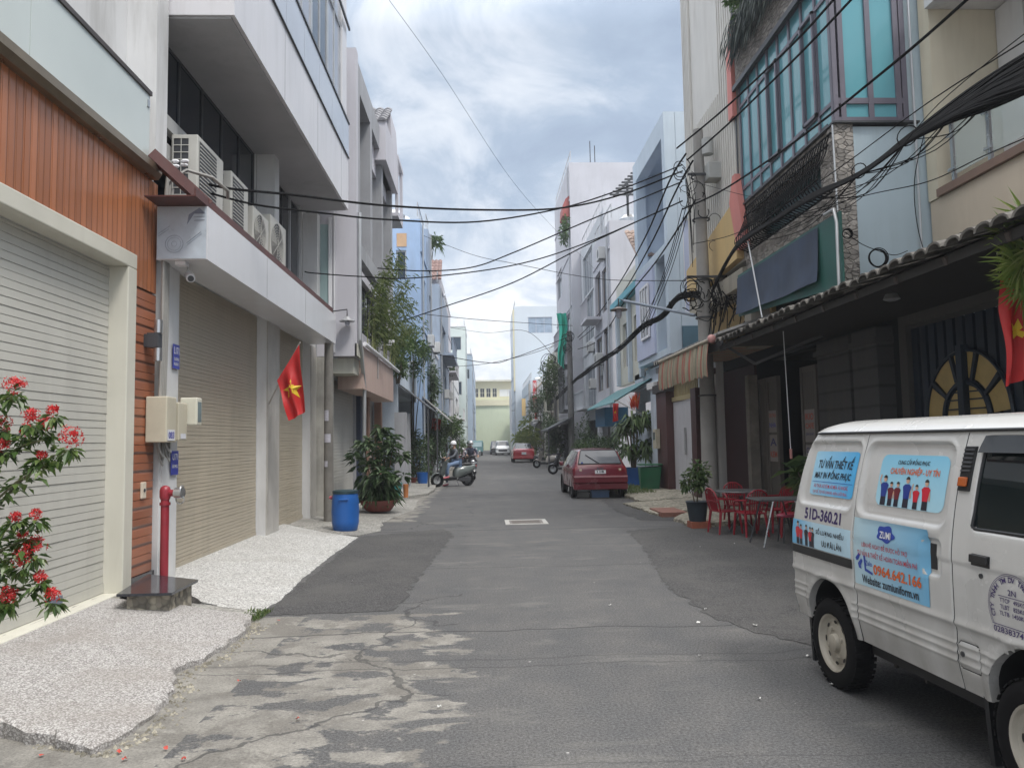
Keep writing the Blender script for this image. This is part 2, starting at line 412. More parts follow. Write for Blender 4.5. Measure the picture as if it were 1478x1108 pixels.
# cross cracks and joints
wob = mth('MULTIPLY', mth('SUBTRACT', noise(wpos((1, .2, 1)), 1.1, 4, .6), .5), .35)
yy = mth('ADD', Y_, wob); cr = None
for yc, wd, ln in ((6.95, .014, 1), (6.05, .02, .4), (5.85, .01, .6), (10.35, .014, .8), (12.4, .014, .6), (14.7, .03, .9), (24.2, .04, .7), (33, .05, .6), (18.3, .03, .4), (4.1, .006, .5)):
    k = mth('LESS_THAN', mth('ABSOLUTE', mth('SUBTRACT', yy, yc)), wd); k = mth('MULTIPLY', k, ln)
    cr = k if cr is None else mth('MAXIMUM', cr, k)
vo = N('ShaderNodeTexVoronoi', feature='DISTANCE_TO_EDGE'); vo.inputs['Scale'].default_value = .55
mpd = N('ShaderNodeVectorMath', operation='ADD'); LK(v, mpd.inputs[0]); nd = N('ShaderNodeTexNoise'); nd.inputs['Scale'].default_value = 2.5; nd.inputs['Detail'].default_value = 5; LK(v, nd.inputs['Vector'])
sc_ = N('ShaderNodeVectorMath', operation='SCALE'); LK(nd.outputs['Color'], sc_.inputs[0]); sc_.inputs['Scale'].default_value = .55; LK(sc_.outputs[0], mpd.inputs[1]); LK(mpd.outputs[0], vo.inputs['Vector'])
vc = mth('MULTIPLY', mth('LESS_THAN', vo.outputs['Distance'], .008), mth('LESS_THAN', X_, -.25)); vc = mth('MULTIPLY', vc, .75)
cr = mth('MAXIMUM', cr, vc)
base = mixc(mth('MULTIPLY', cr, .85), base, (.03, .03, .032))
chips = N('ShaderNodeTexVoronoi'); chips.inputs['Scale'].default_value = 2.6; LK(v, chips.inputs['Vector'])
chip = mth('LESS_THAN', chips.outputs['Distance'], .028); base = mixc(mth('MULTIPLY', chip, .7), base, (.5, .49, .47))
LK(base, p.inputs['Base Color']); p.inputs['Roughness'].default_value = .82
hh = mth('SUBTRACT', mth('ADD', mth('MULTIPLY', nf, .5), mth('ADD', mth('MULTIPLY', nff, .35), mth('MULTIPLY', nm, .5))), mth('MULTIPLY', cr, 1.5)); bumpn(p, hh, .55, .012)
def aggregate(name, c1, c2, c3, scale, big=.8, dirt=(.2, .19, .17), dk=.3, bump=.5):
    m, p = newmat(name); MC[name] = m; v = wpos()
    vo = N('ShaderNodeTexVoronoi'); vo.inputs['Scale'].default_value = scale; LK(v, vo.inputs['Vector'])
    sp = N('ShaderNodeSeparateColor'); LK(vo.outputs['Color'], sp.inputs[0])
    b = rampn(sp.outputs[0], [(0, c1), (.35, c2), (.8, c3), (1, mul(c3, 1.15))])
    b = mixc(rampn(vo.outputs['Distance'], [(.45, 0), (.75, .6)]), b, mul(c1, .6))
    n = noise(v, big, 6, .65, .3); b = mixc(mth('MULTIPLY', rampn(n, [(.45, 0), (.72, 1)]), dk), b, dirt)
    LK(b, p.inputs['Base Color']); p.inputs['Roughness'].default_value = .85; bumpn(p, mth('ADD', vo.outputs['Distance'], mth('MULTIPLY', n, .4)), bump, .006)
    return m
M_terr = aggregate('pink_terrazzo', (.20, .185, .178), (.345, .328, .315), (.49, .475, .46), 95, 1.3, (.25, .225, .20), .65)
M_pebb = aggregate('white_pebble_wash', (.27, .265, .255), (.45, .445, .43), (.60, .595, .575), 60, .8, (.30, .285, .26), .55)
M_patch = aggregate('fresh_asphalt', (.034, .033, .034), (.058, .057, .058), (.098, .096, .096), 85, .9, (.095, .092, .088), .85, .8)
M_pave = aggregate('pavement_concrete', (.20, .195, .18), (.29, .28, .26), (.36, .35, .32), 30, .7, (.13, .125, .115), .75)
M_rubble = aggregate('sandy_rubble', (.17, .155, .12), (.29, .265, .21), (.40, .37, .30), 18, 1.2, (.12, .115, .09), .6, 1.0)
g = MB().quad((-700, -300, -.06), (700, -300, -.06), (700, 1100, -.06), (-700, 1100, -.06)).build('ground', paint('bare_ground', (.2, .19, .17), .9, .15, .3)); g['kind'] = 'structure'
rb = MB(); rb.quad((-3.9, -8, 0), (6.4, -8, 0), (6.4, 175, 0), (-3.9, 175, 0)); r = rb.build('road', M_road); r['kind'] = 'structure'
def gp(l, z=0): return [tuple(G(x, y, z))[:2] for x, y in l]
sheet('asphalt_patch', ragged(gp([(372, 889), (440, 838), (522, 774), (640, 763), (655, 772), (606, 832), (571, 881)]), .09, .045, 3), .004, M_patch)
sheet('asphalt_patch', ragged(gp([(905, 766), (928, 790), (942, 812), (962, 845), (1010, 878), (1060, 905), (1190, 938)])+[(3.6, 3.2), (6.2, 3.2), (6.2, 14.6), (3.4, 14.5)], .10, .05, 4), .004, M_patch)
sheet('asphalt_patch', ragged(gp([(866, 722), (905, 718), (950, 715), (985, 733), (1003, 746), (978, 752), (925, 751), (895, 740)]), .12, .06, 5), .004, M_patch)
# raised ramps
def ramp(name, pts, zf, mat, low=-.03, step=.12, jit=.02, seed=1, rough_edges=None):
    "a raised slab whose top follows zf(x, y); a ragged outline and vertical sides"
    pr = ragged(pts, step, jit, seed); mb = MB(); n = len(pr)
    cx = sum(q[0] for q in pr)/n; cy = sum(q[1] for q in pr)/n; r = random.Random(seed)
    rings = []
    for f in (1, .97, .8, .5, .2):
        rings.append([(cx+(x-cx)*f, cy+(y-cy)*f) for x, y in pr])
    vs = []
    for k, rg in enumerate(rings):
        vs += [(x, y, zf(x, y)-(.012+r.uniform(0, .012) if k == 0 else 0)) for x, y in rg]
    vs.append((cx, cy, zf(cx, cy))); fs = []
    for k in range(len(rings)-1):
        for i in range(n):
            j = (i+1) % n; fs.append((k*n+i, k*n+j, (k+1)*n+j, (k+1)*n+i))
    b = (len(rings)-1)*n; c = len(vs)-1
    for i in range(n): fs.append((b+i, b+(i+1) % n, c))
    lo = len(vs); vs += [(x+r.uniform(-.015, .015), y+r.uniform(-.015, .015), low) for x, y in pr]
    for i in range(n): fs.append((i, lo+i, lo+(i+1) % n, (i+1) % n))
    mb.add(vs, fs); o = mb.build(name, mat, smooth=True, sharp=35); o['kind'] = 'structure'; return o
def zr1(x, y): return max(.03, .2-(x+3.9)*.085)
ramp('driveway_ramp', [(-3.86, 8.0), (-3.0, 7.86), (-2.25, 7.62), (-2.15, 7.0), (-2.17, 6.2), (-2.3, 5.9), (-2.12, 5.45), (-2.06, 4.75), (-2.14, 4.42), (-2.6, 4.62), (-3.0, 4.78), (-3.86, 4.9)], zr1, M_terr, seed=7, jit=.024, step=.07)
def zr2(x, y): return max(.015, .17-(x+3.9)*.095)
ramp('driveway_ramp', [(-3.97, 8.95), (-3.2, 8.6), (-2.95, 8.25), (-2.32, 7.85), (-2.2, 8.4), (-2.28, 10.0), (-2.3, 12.0), (-2.26, 14.0), (-2.9, 14.3), (-3.97, 15.2)], zr2, M_pebb, seed=8, jit=.012)
ramp('concrete_ledge', [(-3.25, 8.3), (-2.98, 8.2), (-2.3, 7.86), (-2.2, 7.66), (-3.0, 7.9)], lambda x, y: .055-(x+3)*.02, M_pave, seed=9, jit=.01)
# left pavement farther on
ramp('pavement', [(-4.2, 15.25), (-2.95, 14.35), (-2.3, 14.1), (-2.0, 14.9), (-2.15, 16.5), (-1.75, 19.5), (-1.9, 22.5), (-2.3, 22.9), (-4.2, 23)], lambda x, y: .12-(x+4)*.05, M_pave, seed=10, jit=.04, step=.3)
ramp('pavement', [(-4.2, 23.05), (-2.3, 23), (-1.7, 24.5), (-1.75, 27.5), (-1.9, 45), (-2.1, 70), (-2.3, 120), (-4.2, 120)], lambda x, y: .14-(x+4)*.02, M_pave, seed=11, jit=.05, step=.6)
# right pavement: rubble mound, tiles, concrete
ramp('pavement', gp([(1003, 762), (975, 752), (1000, 742)])+[(3.7, 16.6), (3.55, 19.6), (6.4, 19.8), (6.4, 14.8), (4.3, 14.4)], lambda x, y: .07+(x-3.8)*.05, M_rubble, seed=12, jit=.05, step=.2)
ramp('pavement', [(4.0, 19.7), (4.1, 24.5), (4.0, 30), (6.4, 30), (6.4, 19.9)], lambda x, y: .10+(x-4)*.04, M_rubble, seed=13, jit=.07, step=.25)
ramp('pavement', [(4.5, 30.1), (4.6, 50), (4.4, 80), (4.1, 120), (6.6, 120), (6.6, 30.1)], lambda x, y: .13, M_pave, seed=14, jit=.05, step=.6)
t_ = MB().box(3.75, 4.3, 16.3, 17.5, .0, .10).build('terracotta_tile', paint('terracotta', (.25, .12, .09), .8, .15, 4)); t_['kind'] = 'structure'
# grass tuft beside the red car
gm = leafmat('grass_blades', (.05, .10, .02), (.10, .16, .04), (.16, .18, .07))
mb = MB(); r = random.Random(5)
for i in range(900):
    x, y = r.uniform(4.0, 4.9), r.uniform(21.8, 25.5); mb.leaf((x, y, .1), Vector((r.uniform(-.5, .5), r.uniform(-.5, .5), 1)), r.uniform(.06, .18), .02, droop=.1)
for i in range(260):
    x, y = r.uniform(-2.35, -2.15), r.uniform(7.5, 7.95); mb.leaf((x, y, .0), Vector((r.uniform(-.7, .7), r.uniform(-.7, .7), 1)), r.uniform(.03, .09), .012, droop=.1)
mb.build('grass', gm)['kind'] = 'stuff'
# black granite step on a rough stone block
t = thing('entrance_step', 'black polished granite step on rough stone beside red pipe', 'step', (-3.4, 8.3, 0))
q = [G(168, 857, .31), G(248, 855, .31), G(286, 836, .31), G(214, 828, .31)]
MB().prism([(a.x, a.y) for a in q], 2, .285, .31).build('step_slab', paint('black_granite', (.03, .032, .04), .12, .3, 30), t, local=False)
cq = [((a.x*.9+b_.x*.1), (a.y*.9+b_.y*.1)) for a, b_ in zip(q, (q[2], q[3], q[0], q[1]))]
MB().prism(ragged(cq, .1, .012, 2), 2, -.02, .285).build('stone_block', aggregate('rough_stone', (.13, .12, .10), (.30, .27, .22), (.42, .38, .30), 16, 2, (.12, .11, .1), .6, 1.0), t, local=False)
# manhole frame
t = thing('manhole_cover', 'rectangular iron drain cover in a pale frame sunk in the road', 'manhole', (.85, 15.95, 0))
f = MB(); x0, x1, y0, y1 = .42, 1.28, 15.5, 16.4
for a in ((x0, x1, y0, y0+.09), (x0, x1, y1-.09, y1), (x0, x0+.09, y0+.09, y1-.09), (x1-.09, x1, y0+.09, y1-.09)): f.box(a[0], a[1], a[2], a[3], -.02, .012)
f.build('frame', paint('pale_concrete', (.42, .41, .39), .8, .2, 6), t, local=False, bevel=.004)
f = MB().box(x0+.09, x1-.09, y0+.09, y1-.09, -.02, .005)
for i in range(7): f.box(x0+.14, x1-.14, y0+.14+i*.09, y0+.17+i*.09, .005, .009)
f.build('lid', paint('worn_iron', (.17, .15, .135), .6, .3, 10), t, local=False)
# petals and litter
r = random.Random(11); pm_ = paint('petal_red', (.45, .06, .04), .6, .2, 9, world=False); lm_ = paint('litter_white', (.6, .6, .58), .7, .1, 9, world=False)
def scrap(name, mat, x, y, s, lab, cat, grp):
    mb = MB(); n = 7
    pts = [(s*r.uniform(.5, 1)*math.cos(2*PI*i/n), s*r.uniform(.5, 1)*math.sin(2*PI*i/n)) for i in range(n)]
    mb.add([(a, b_, r.uniform(.002, .02)) for a, b_ in pts]+[(0, 0, .012)], [(i, (i+1) % n, n) for i in range(n)])
    o = mb.build(name, mat); o.location = (x, y, .006); setp(o, lab, cat, grp)
for px, py in ((172, 1088), (240, 1083), (265, 1098), (345, 985), (402, 897), (180, 1098), (60, 1092), (430, 1040)):
    a = G(px, py); scrap('fallen_petal', pm_, a.x, a.y, .018, 'small red petal fallen on the worn concrete at the left road edge', 'petal', 'fallen red petals')
for px, py in ((1090, 904), (1167, 948), (1008, 900), (1018, 880), (1010, 948), (1200, 990), (634, 1022), (508, 840), (565, 776), (1060, 785), (1010, 790), (1095, 1010), (880, 875)):
    a = G(px, py); scrap('litter_scrap', lm_, a.x, a.y, r.uniform(.012, .03), 'tiny pale paper scrap lying on the asphalt', 'litter', 'scattered paper scraps')

# crumbled concrete along the broken lip of the near ramp
r = random.Random(71); mb = MB()
lip = [(-2.2, 7.5), (-2.12, 7.0), (-2.14, 6.3), (-2.27, 5.9), (-2.1, 5.4), (-2.02, 4.8), (-2.12, 4.4), (-2.6, 4.58)]
for i in range(420):
    k = r.randrange(len(lip)-1); u = r.random(); x = lip[k][0]*(1-u)+lip[k+1][0]*u+abs(r.gauss(0, .07)); y = lip[k][1]*(1-u)+lip[k+1][1]*u+r.uniform(-.04, .04); s = r.uniform(.004, .02)
    mb.add([(x+s*r.uniform(.6, 1.2)*math.cos(a), y+s*r.uniform(.6, 1.2)*math.sin(a), 0.001) for a in (0, 1.5, 3, 4.5)]+[(x, y, s*.9)], [(0, 1, 4), (1, 2, 4), (2, 3, 4), (3, 0, 4)])
mb.build('rubble', M_rubble)['kind'] = 'stuff'
# ================================================================== LEFT SIDE
def shutter(root, name, mat, X, y0, y1, z0, z1, period, rail=True, box=None):
    d = period*.06; rs = random.Random(int(y0*10))
    "roller shutter of real overlapping slats in the plane x = X, bottom rail included"
    mb = MB(); n = int((z1-z0-.1)/period); z = z0+.1
    mb.box(X-.03, X+.012, y0, y1, z0, z0+.095)
    for i in range(n+1):
        za = z+i*period; zb = min(za+period, z1)
        if zb-za < .01: break
        ys = [y0+(y1-y0)*q/6 for q in range(7)]; w = [rs.uniform(-.0022, .0022) for q in ys]
        for q in range(6):
            a, b = ys[q], ys[q+1]; u, v = w[q], w[q+1]
            mb.quad((X+d+u, a, za), (X+d+v, b, za), (X+d*.2+v, b, zb-.006), (X+d*.2+u, a, zb-.006))
            mb.quad((X+d*.2+u, a, zb-.006), (X+d*.2+v, b, zb-.006), (X-d+v, b, zb), (X-d+u, a, zb))
            mb.quad((X-d+u, a, za), (X-d+v, b, za), (X+d+v, b, za), (X+d+u, a, za))
    return mb.build(name, mat, root, local=False)
M_sh1 = paint('grey_shutter', (.48, .47, .425), .45, .07, .8, dirt=.35, dirtc=(.22, .21, .19), bump=.05)
M_sh2 = paint('beige_shutter', (.41, .36, .28), .45, .08, .7, dirt=.38, dirtc=(.16, .14, .11), bump=.05)
M_cream = paint('cream_frame', (.60, .58, .50), .5, .06, 1.0, dirt=.3, dirtc=(.33, .31, .24))
M_wallw = paint('white_render', (.64, .64, .64), .7, .08, .8, dirt=.6, dirtc=(.33, .32, .30), bump=.06)
M_lilac = paint('lilac_white_panel', (.67, .66, .68), .35, .06, .5, dirt=.5, dirtc=(.43, .42, .41))
M_wood = ribbed('varnished_wood', (.37, .138, .062), 1, .103, .2, .35, .24, dark=.55)
M_woodh = ribbed('varnished_boards', (.33, .12, .062), 2, .2, .6, .28, .33, dark=.2)
M_bronze = paint('bronze_trim', (.30, .24, .17), .3, .15, 3, metal=.8)
M_maroon = paint('maroon_steel', (.10, .035, .03), .5, .25, 3, dirt=.3)
M_frost = paint('frosted_glass', (.57, .62, .60), .12, .05, .6)
# ---- house 1: wood cladding over the grey shutter
h = thing('wood_clad_house', 'house at left edge with red wood cladding over a big grey shutter', 'house', (-3.9, 4, 0))
mb = MB(); slab(mb, 0, -3.80, -.35, -2, 8.93, -.05, 4.70, [(2.6, 8.13, .17, 3.58)])
mb.box(-10, -4.16, -2, 8.93, 4.70, 13); mb.box(-4.1, -3.66, 8.62, 8.93, 4.87, 13); mb.box(-4.155, -4.0, -2, 8.617, 4.86, 12.99)
mb.box(-10, -4.16, 8.7, 8.93, 0, 4.7); mb.box(-10, -4.15, -2, 8.6, 4.5, 4.695)
mb.build('wall', M_wallw, h, local=False)
shutter(h, 'roller_shutter', M_sh1, -3.9, 2.65, 8.12, .2, 3.56, .075)
MB().box(-3.885, -3.882, 7.12, 7.34, .245, .33).build('shutter_label', paint('plate_grey', (.13, .15, .2), .4, .2, 12), h, local=False)
f = MB(); f.box(-3.93, -3.70, 8.122, 8.32, .173, 3.572); f.box(-3.93, -3.70, 2.5, 8.32, 3.573, 3.735); f.box(-3.93, -3.72, 2.5, 8.12, .12, .195)
f.build('shutter_frame', M_cream, h, local=False, bevel=.01)
mb = MB(); y = 2.5; r = random.Random(3)
while y < 8.80:
    w = .103; mb.box(-3.795, -3.735-r.uniform(0, .004), y, min(y+w-.004, 8.9), 3.745 if y < 8.3 else 3.42, 4.70); y += w
mb.build('vertical_wood_cladding', M_wood, h, local=False)
mb = MB(); z = .3
while z < 3.35: mb.box(-3.795, -3.742, 8.33, 8.90, z, min(z+.194, 3.40)); z += .2
mb.build('horizontal_wood_cladding', M_woodh, h, local=False)
MB().box(-3.797, -3.72, 8.33, 8.92, .0, .295).build('granite_skirting', MC['black_granite'], h, local=False)
g = MB(); g.prism([(-3.80, 4.70), (-3.66, 4.70), (-3.62, 4.76), (-3.62, 4.84), (-3.70, 4.86), (-3.80, 4.86)], 1, 2.5, 8.72); g.build('gutter_trim', M_bronze, h, local=False)
g = MB()
for a, b in ((2.5, 4.4), (4.41, 6.25), (6.26, 8.52)): g.box(-3.70, -3.685, a, b, 4.862, 5.60)
g.build('glass_balustrade', M_frost, h, local=False)
g = MB(); g.box(-3.72, -3.665, 2.5, 8.54, 5.602, 5.65); g.build('handrail', paint('brown_rail', (.07, .055, .05), .35, .2, 4, metal=.3), h, local=False)
g = MB()
for y in (4.5, 6.2, 8.45): g.box(-3.71, -3.672, y, y+.045, 5.45, 5.53)
g.build('glass_clamp', M_steel, h, local=False)
# ---- items on the party wall
t = thing('wall_lamp', 'black double-ended tube lamp on the wood cladding', 'lamp', (-3.72, 8.72, 2.85))
MB().box(-3.742, -3.70, 8.60, 8.70, 2.78, 2.92).box(-3.70, -3.58, 8.58, 8.70, 2.77, 2.93).build('bracket', M_dark, t, local=False)
g = MB(); g.tube([(-3.60, 8.64, 2.62), (-3.60, 8.64, 2.765)], .045, 12); g.tube([(-3.60, 8.64, 2.935), (-3.60, 8.64, 3.08)], .045, 12); g.build('tube', M_steel, t, local=False, smooth=True)
t = thing('electric_meter_box', 'pair of weathered beige electricity meter boxes with a glazed cover on the white pillar', 'meter box', (-3.7, 8.95, 1.9))
M_meter = paint('aged_plastic', (.50, .46, .36), .5, .1, 3, dirt=.45, dirtc=(.27, .22, .15))
MB().box(-3.735, -3.50, 8.66, 8.93, 1.72, 2.23).build('left_box', M_meter, t, local=False, bevel=.012)
MB().box(-3.72, -3.50, 9.0, 9.25, 1.74, 2.18).build('rear_box', M_meter, t, local=False, bevel=.012)
g = MB(); g.box(-3.60, -3.40, 9.28, 9.45, 1.92, 2.25).build('cover', paint('cream_cover', (.62, .60, .50), .4, .05, 3), t, local=False, bevel=.015)
MB().box(-3.40, -3.396, 9.31, 9.42, 1.96, 2.20).build('meter_window', glass('meter_glass', (.16, .19, .19), .1), t, local=False)
M_ink = paint('blue_ink', (.06, .06, .32), .6, .2, 10, world=False)
def wall_text(parent, s, org, ux, uz, w, h_, mat, bold=0, world_parent=None, shear=0):
    "lettering laid on a wall: org centre, ux/uz unit vectors"
    vs, fs = fit_text(s, w, h_, bold, shear); o_, ux, uz = Vector(org), Vector(ux), Vector(uz)
    return MB().add([o_+ux*a+uz*b for a, b in vs], fs).build('lettering', mat, parent, local=False)
MB().box(-3.498, -3.495, 8.68, 8.87, 1.74, 1.86).build('number_label', paint('label_white', (.62, .62, .66), .6, .05, 9), t, local=False)
wall_text(t, '083', (-3.492, 8.775, 1.80), (0, 1, 0), (0, 0, 1), .15, .075, M_ink, .02)
MB().box(-3.498, -3.495, 9.05, 9.2, 1.76, 1.82).build('number_label', MC['label_white'], t, local=False)
g = MB(); r = random.Random(9)
for k in range(6):
    y = 8.72+k*.035; x = -3.62+r.uniform(-.04, .04); d = r.uniform(.12, .3)
    g.tube([(x, y, 1.74), (x+.03, y+.01, 1.74-d*.7), (x+.05, y+.05, 1.74-d), (x+.02, y+.1, 1.74-d*.6), (x, y+.12, 1.8)], .012, 6)
g.build('cable_loop', paint('grey_cable', (.22, .22, .21), .5, .2, 5), t, local=False, smooth=True)
def plate(name, px, yc, zc, w, hh, lab, cat, l1, l2, X=-3.655):
    t = thing(name, lab, cat, (X, yc, zc))
    MB().box(X, X+.006, yc-w/2, yc+w/2, zc-hh/2, zc+hh/2).build('plate', paint('enamel_blue', (.045, .06, .33), .35, .15, 6), t, local=False)
    for s, dz, ww, h2 in l1: wall_text(t, s, (X+.0085, yc, zc+dz), (0, 1, 0), (0, 0, 1), ww, h2, M_whitec, l2)
plate('house_number_plate', 0, 9.28, 2.74, .19, .29, 'blue enamel house number plate above the meter boxes', 'house number', [('L171', .07, .15, .085), ('DUONG', -.03, .13, .035), ('PHUONG 7', -.09, .15, .035)], .02)
plate('address_sign', 0, 9.28, 1.48, .21, .28, 'blue address sign partly hidden by hanging cables below the meter boxes', 'sign', [('L171', .07, .14, .075), ('KHU PHO 2', -.04, .16, .04)], .02)
t = thing('doorbell', 'small ivory doorbell on the wood boards beside the white pillar', 'doorbell', (-3.74, 8.62, 1.2))
MB().box(-3.742, -3.715, 8.57, 8.68, 1.11, 1.29).build('body', paint('ivory', (.62, .55, .44), .4, .05, 9), t, local=False, bevel=.01)
MB().tube([(-3.715, 8.625, 1.2), (-3.708, 8.625, 1.2)], .02, 12).build('button', M_dark, t, local=False)
t = thing('wall_pipes', 'bundle of grey conduits running down between the wood cladding and the white pillar', 'pipes', (-3.66, 8.92, 2.2))
g = MB()
for k, (y, rr, top) in enumerate(((8.86, .022, 5.0), (8.915, .018, 4.9), (8.96, .02, 4.7), (9.0, .014, 4.3))):
    g = MB(); g.tube([(-3.62, y+.06, top), (-3.64, y+.03, top-.4), (-3.645, y, 3.9), (-3.645, y, 3.0), (-3.65, y-.03, 2.2)], rr, 8); g.build('conduit', paint('pvc_grey', (.30, .29, .27), .5, .1, 4), t, local=False, smooth=True)
g = MB(); g.tube([(-3.64, 8.93, 4.75), (-3.45, 9.0, 4.92), (-3.2, 9.15, 4.88), (-3.1, 9.4, 4.80), (-3.15, 9.55, 4.76)], .022, 7); g.build('bent_conduit', MC['pvc_grey'], t, local=False, smooth=True)
g = MB()
for k in range(5): g.ball((-3.5+r.uniform(-.08, .08), 8.95+r.uniform(-.05, .1), 4.98+r.uniform(-.05, .06)), (.05, .03, .025), 6)
g.build('cable_tie', M_whitec, t, local=False)
# ---- house 2: two beige shutters under a long white canopy, glazed recess and a bay above
h = thing('canopy_house', 'white house with long white canopy over two beige shutters and an overhanging bay', 'house', (-3.9, 12, 0))
mb = MB(); slab(mb, 0, -3.70, -.3, 8.95, 17.15, -.05, 4.0, [(9.42, 13.28, .1, 3.9), (14.05, 16.62, .1, 3.9)])
mb.box(-10, -4.02, 8.95, 9.15, 0, 14); mb.box(-10, -4.02, 16.95, 17.15, 0, 14)
mb.box(-10, -4.02, 9.16, 16.94, 4.1, 4.3)
slab(mb, 0, -3.92, -.1, 8.96, 17.14, 4.45, 6.95, [(9.2, 13.35, 4.55, 6.8), (13.75, 16.75, 4.55, 6.8)])
mb.build('wall', M_wallw, h, local=False)
mb = MB(); mb.box(-10, -2.9, 8.96, 16.75, 6.8, 7.95); mb.build('bay_band', M_lilac, h, local=False)
MB().box(-4.2, -2.95, 9.0, 16.7, 6.775, 6.797).build('soffit', paint('soffit_grey', (.42, .42, .43), .8, .08, .9, dirt=.2), h, local=False)
mb = MB(); slab(mb, 0, -2.93, -.12, 8.96, 16.73, 7.955, 14.0, [(9.1, 16.2, 8.75, 12.6)]); mb.box(-4.2, -2.94, 16.5, 16.72, 7.955, 14); mb.build('bay_wall', M_lilac, h, local=False)
yy_ = 9.1; k = 0
while yy_ < 16.1:
    w = 1.42; yb = min(yy_+w, 16.2)
    window(h, 0, -2.93, -1, yy_, yb, 8.75, 12.6, M_alu, M_glassb if k % 2 else glass('pale_glass', (.30, .32, .37), .08), 2, 2, .06, .03); yy_ = yb; k += 1
g = MB(); y = 8.98
while y < 16.5:
    g.box(-2.895, -2.88, y, min(y+1.15, 16.72), 7.97, 8.72); y += 1.17
g.build('glass_balustrade', paint('bluish_glass', (.50, .53, .59), .1, .06, .8), h, local=False)
g = MB(); g.box(-2.90, -2.86, 8.97, 16.74, 8.722, 8.76); g.box(-2.90, -2.87, 8.97, 16.74, 7.952, 7.968); g.build('handrail', M_dark, h, local=False)
g = MB(); g.box(-2.89, -2.85, 8.97, 16.76, 10.9, 10.96); g.build('upper_rail', M_dark, h, local=False)
g = MB()
for y in (11.3, 13.6, 15.9): g.box(-2.905, -2.898, y, y+.012, 6.81, 7.94)
g.build('panel_joint', paint('joint_grey', (.25, .25, .26), .8, .1, 4), h, local=False)
g = MB()
for y in (11.24, 13.68): g.box(-3.135, -3.128, y, y+.008, 3.81, 4.41)
g.build('canopy_joint', MC['joint_grey'], h, local=False)
# canopy
mb = MB(); mb.prism([(-3.70, 3.80), (-3.13, 3.80), (-3.13, 4.42), (-3.70, 4.42)], 1, 8.80, 16.5); cn = mb.build('canopy', paint('white_composite', (.66, .665, .69), .22, .04, .4, dirt=.25, dirtc=(.48, .47, .47)), h, local=False)
g = MB(); g.quad((-3.69, 8.792, 3.81), (-3.14, 8.792, 3.81), (-3.14, 8.792, 4.41), (-3.69, 8.792, 4.41)); sub(g, 'end_film', paint('peeling_film', (.46, .52, .58), .3, .10, 5), cn, h)
g = MB()
def ring(mb, c, ru, ux, uz, r_, n=28, a0=0, a1=2*PI):
    c, ux, uz = Vector(c), Vector(ux), Vector(uz); mb.tube([c+ux*math.cos(a0+(a1-a0)*i/n)*ru+uz*math.sin(a0+(a1-a0)*i/n)*ru for i in range(n+1)], r_, 4)
ring(g, (-3.50, 8.788, 3.98), .10, (1, 0, 0), (0, 0, 1), .002); ring(g, (-3.50, 8.788, 3.98), .075, (1, 0, 0), (0, 0, 1), .0015); ring(g, (-3.50, 8.788, 3.98), .03, (1, 0, 0), (0, 0, 1), .0015)
g.tube([(-3.36, 8.788, 3.99), (-3.2, 8.788, 4.12)], .0022, 4); g.tube([(-3.35, 8.788, 3.97), (-3.19, 8.788, 4.10)], .0018, 4)
g.tube([(-3.68, 8.788, 4.1), (-3.55, 8.788, 4.19)], .0018, 4); g.tube([(-3.68, 8.788, 4.07), (-3.56, 8.788, 4.155)], .0018, 4)
for z in (4.35, 4.30, 4.26): g.tube([(-3.28, 8.788, z-.01), (-3.16, 8.788, z)], .003, 4)
g.add([(-3.36, 8.788, 4.2), (-3.34, 8.788, 4.32), (-3.22, 8.788, 4.40), (-3.15, 8.788, 4.33), (-3.28, 8.788, 4.33), (-3.33, 8.788, 4.25)], [tuple(range(6))])
sub(g, 'film_print', paint('print_grey', (.20, .23, .30), .5, .2, 10), cn, h)
MB().prism([(-3.155, 4.425), (-3.135, 4.425), (-3.135, 4.52), (-3.155, 4.52)], 1, 8.45, 16.2).prism([(-3.7, 4.425), (-3.16, 4.425), (-3.16, 4.44), (-3.7, 4.44)], 1, 8.45, 16.2).build('edge_angle', M_maroon, h, local=False)
MB().bar((-3.68, 8.55, 4.95), (-3.16, 8.9, 4.46), .1, .12).build('corner_brace', M_maroon, h, local=False)
MB().box(-3.52, -3.40, 8.86, 8.98, 3.755, 3.80).build('junction_box', M_whitec, h, local=False, bevel=.005)
# shutters, marble pillars
shutter(h, 'roller_shutter', M_sh2, -3.86, 9.44, 13.26, .12, 3.88, .05)
shutter(h, 'roller_shutter', M_sh2, -3.86, 14.07, 16.6, .10, 3.88, .05)
M_marble = paint('marble_cladding', (.60, .60, .60), .3, .08, 2.5, dirt=.4, dirtc=(.36, .35, .34))
for y0, y1 in ((8.97, 9.42), (13.28, 14.05), (16.62, 17.13)):
    MB().box(-3.70, -3.675, y0+.01, y1-.01, .1, 3.795).build('pillar_cladding', M_marble if y0 < 9 else paint('stained_marble', (.46, .44, .41), .4, .12, 3, dirt=.75, dirtc=(.17, .15, .13)), h, local=False)
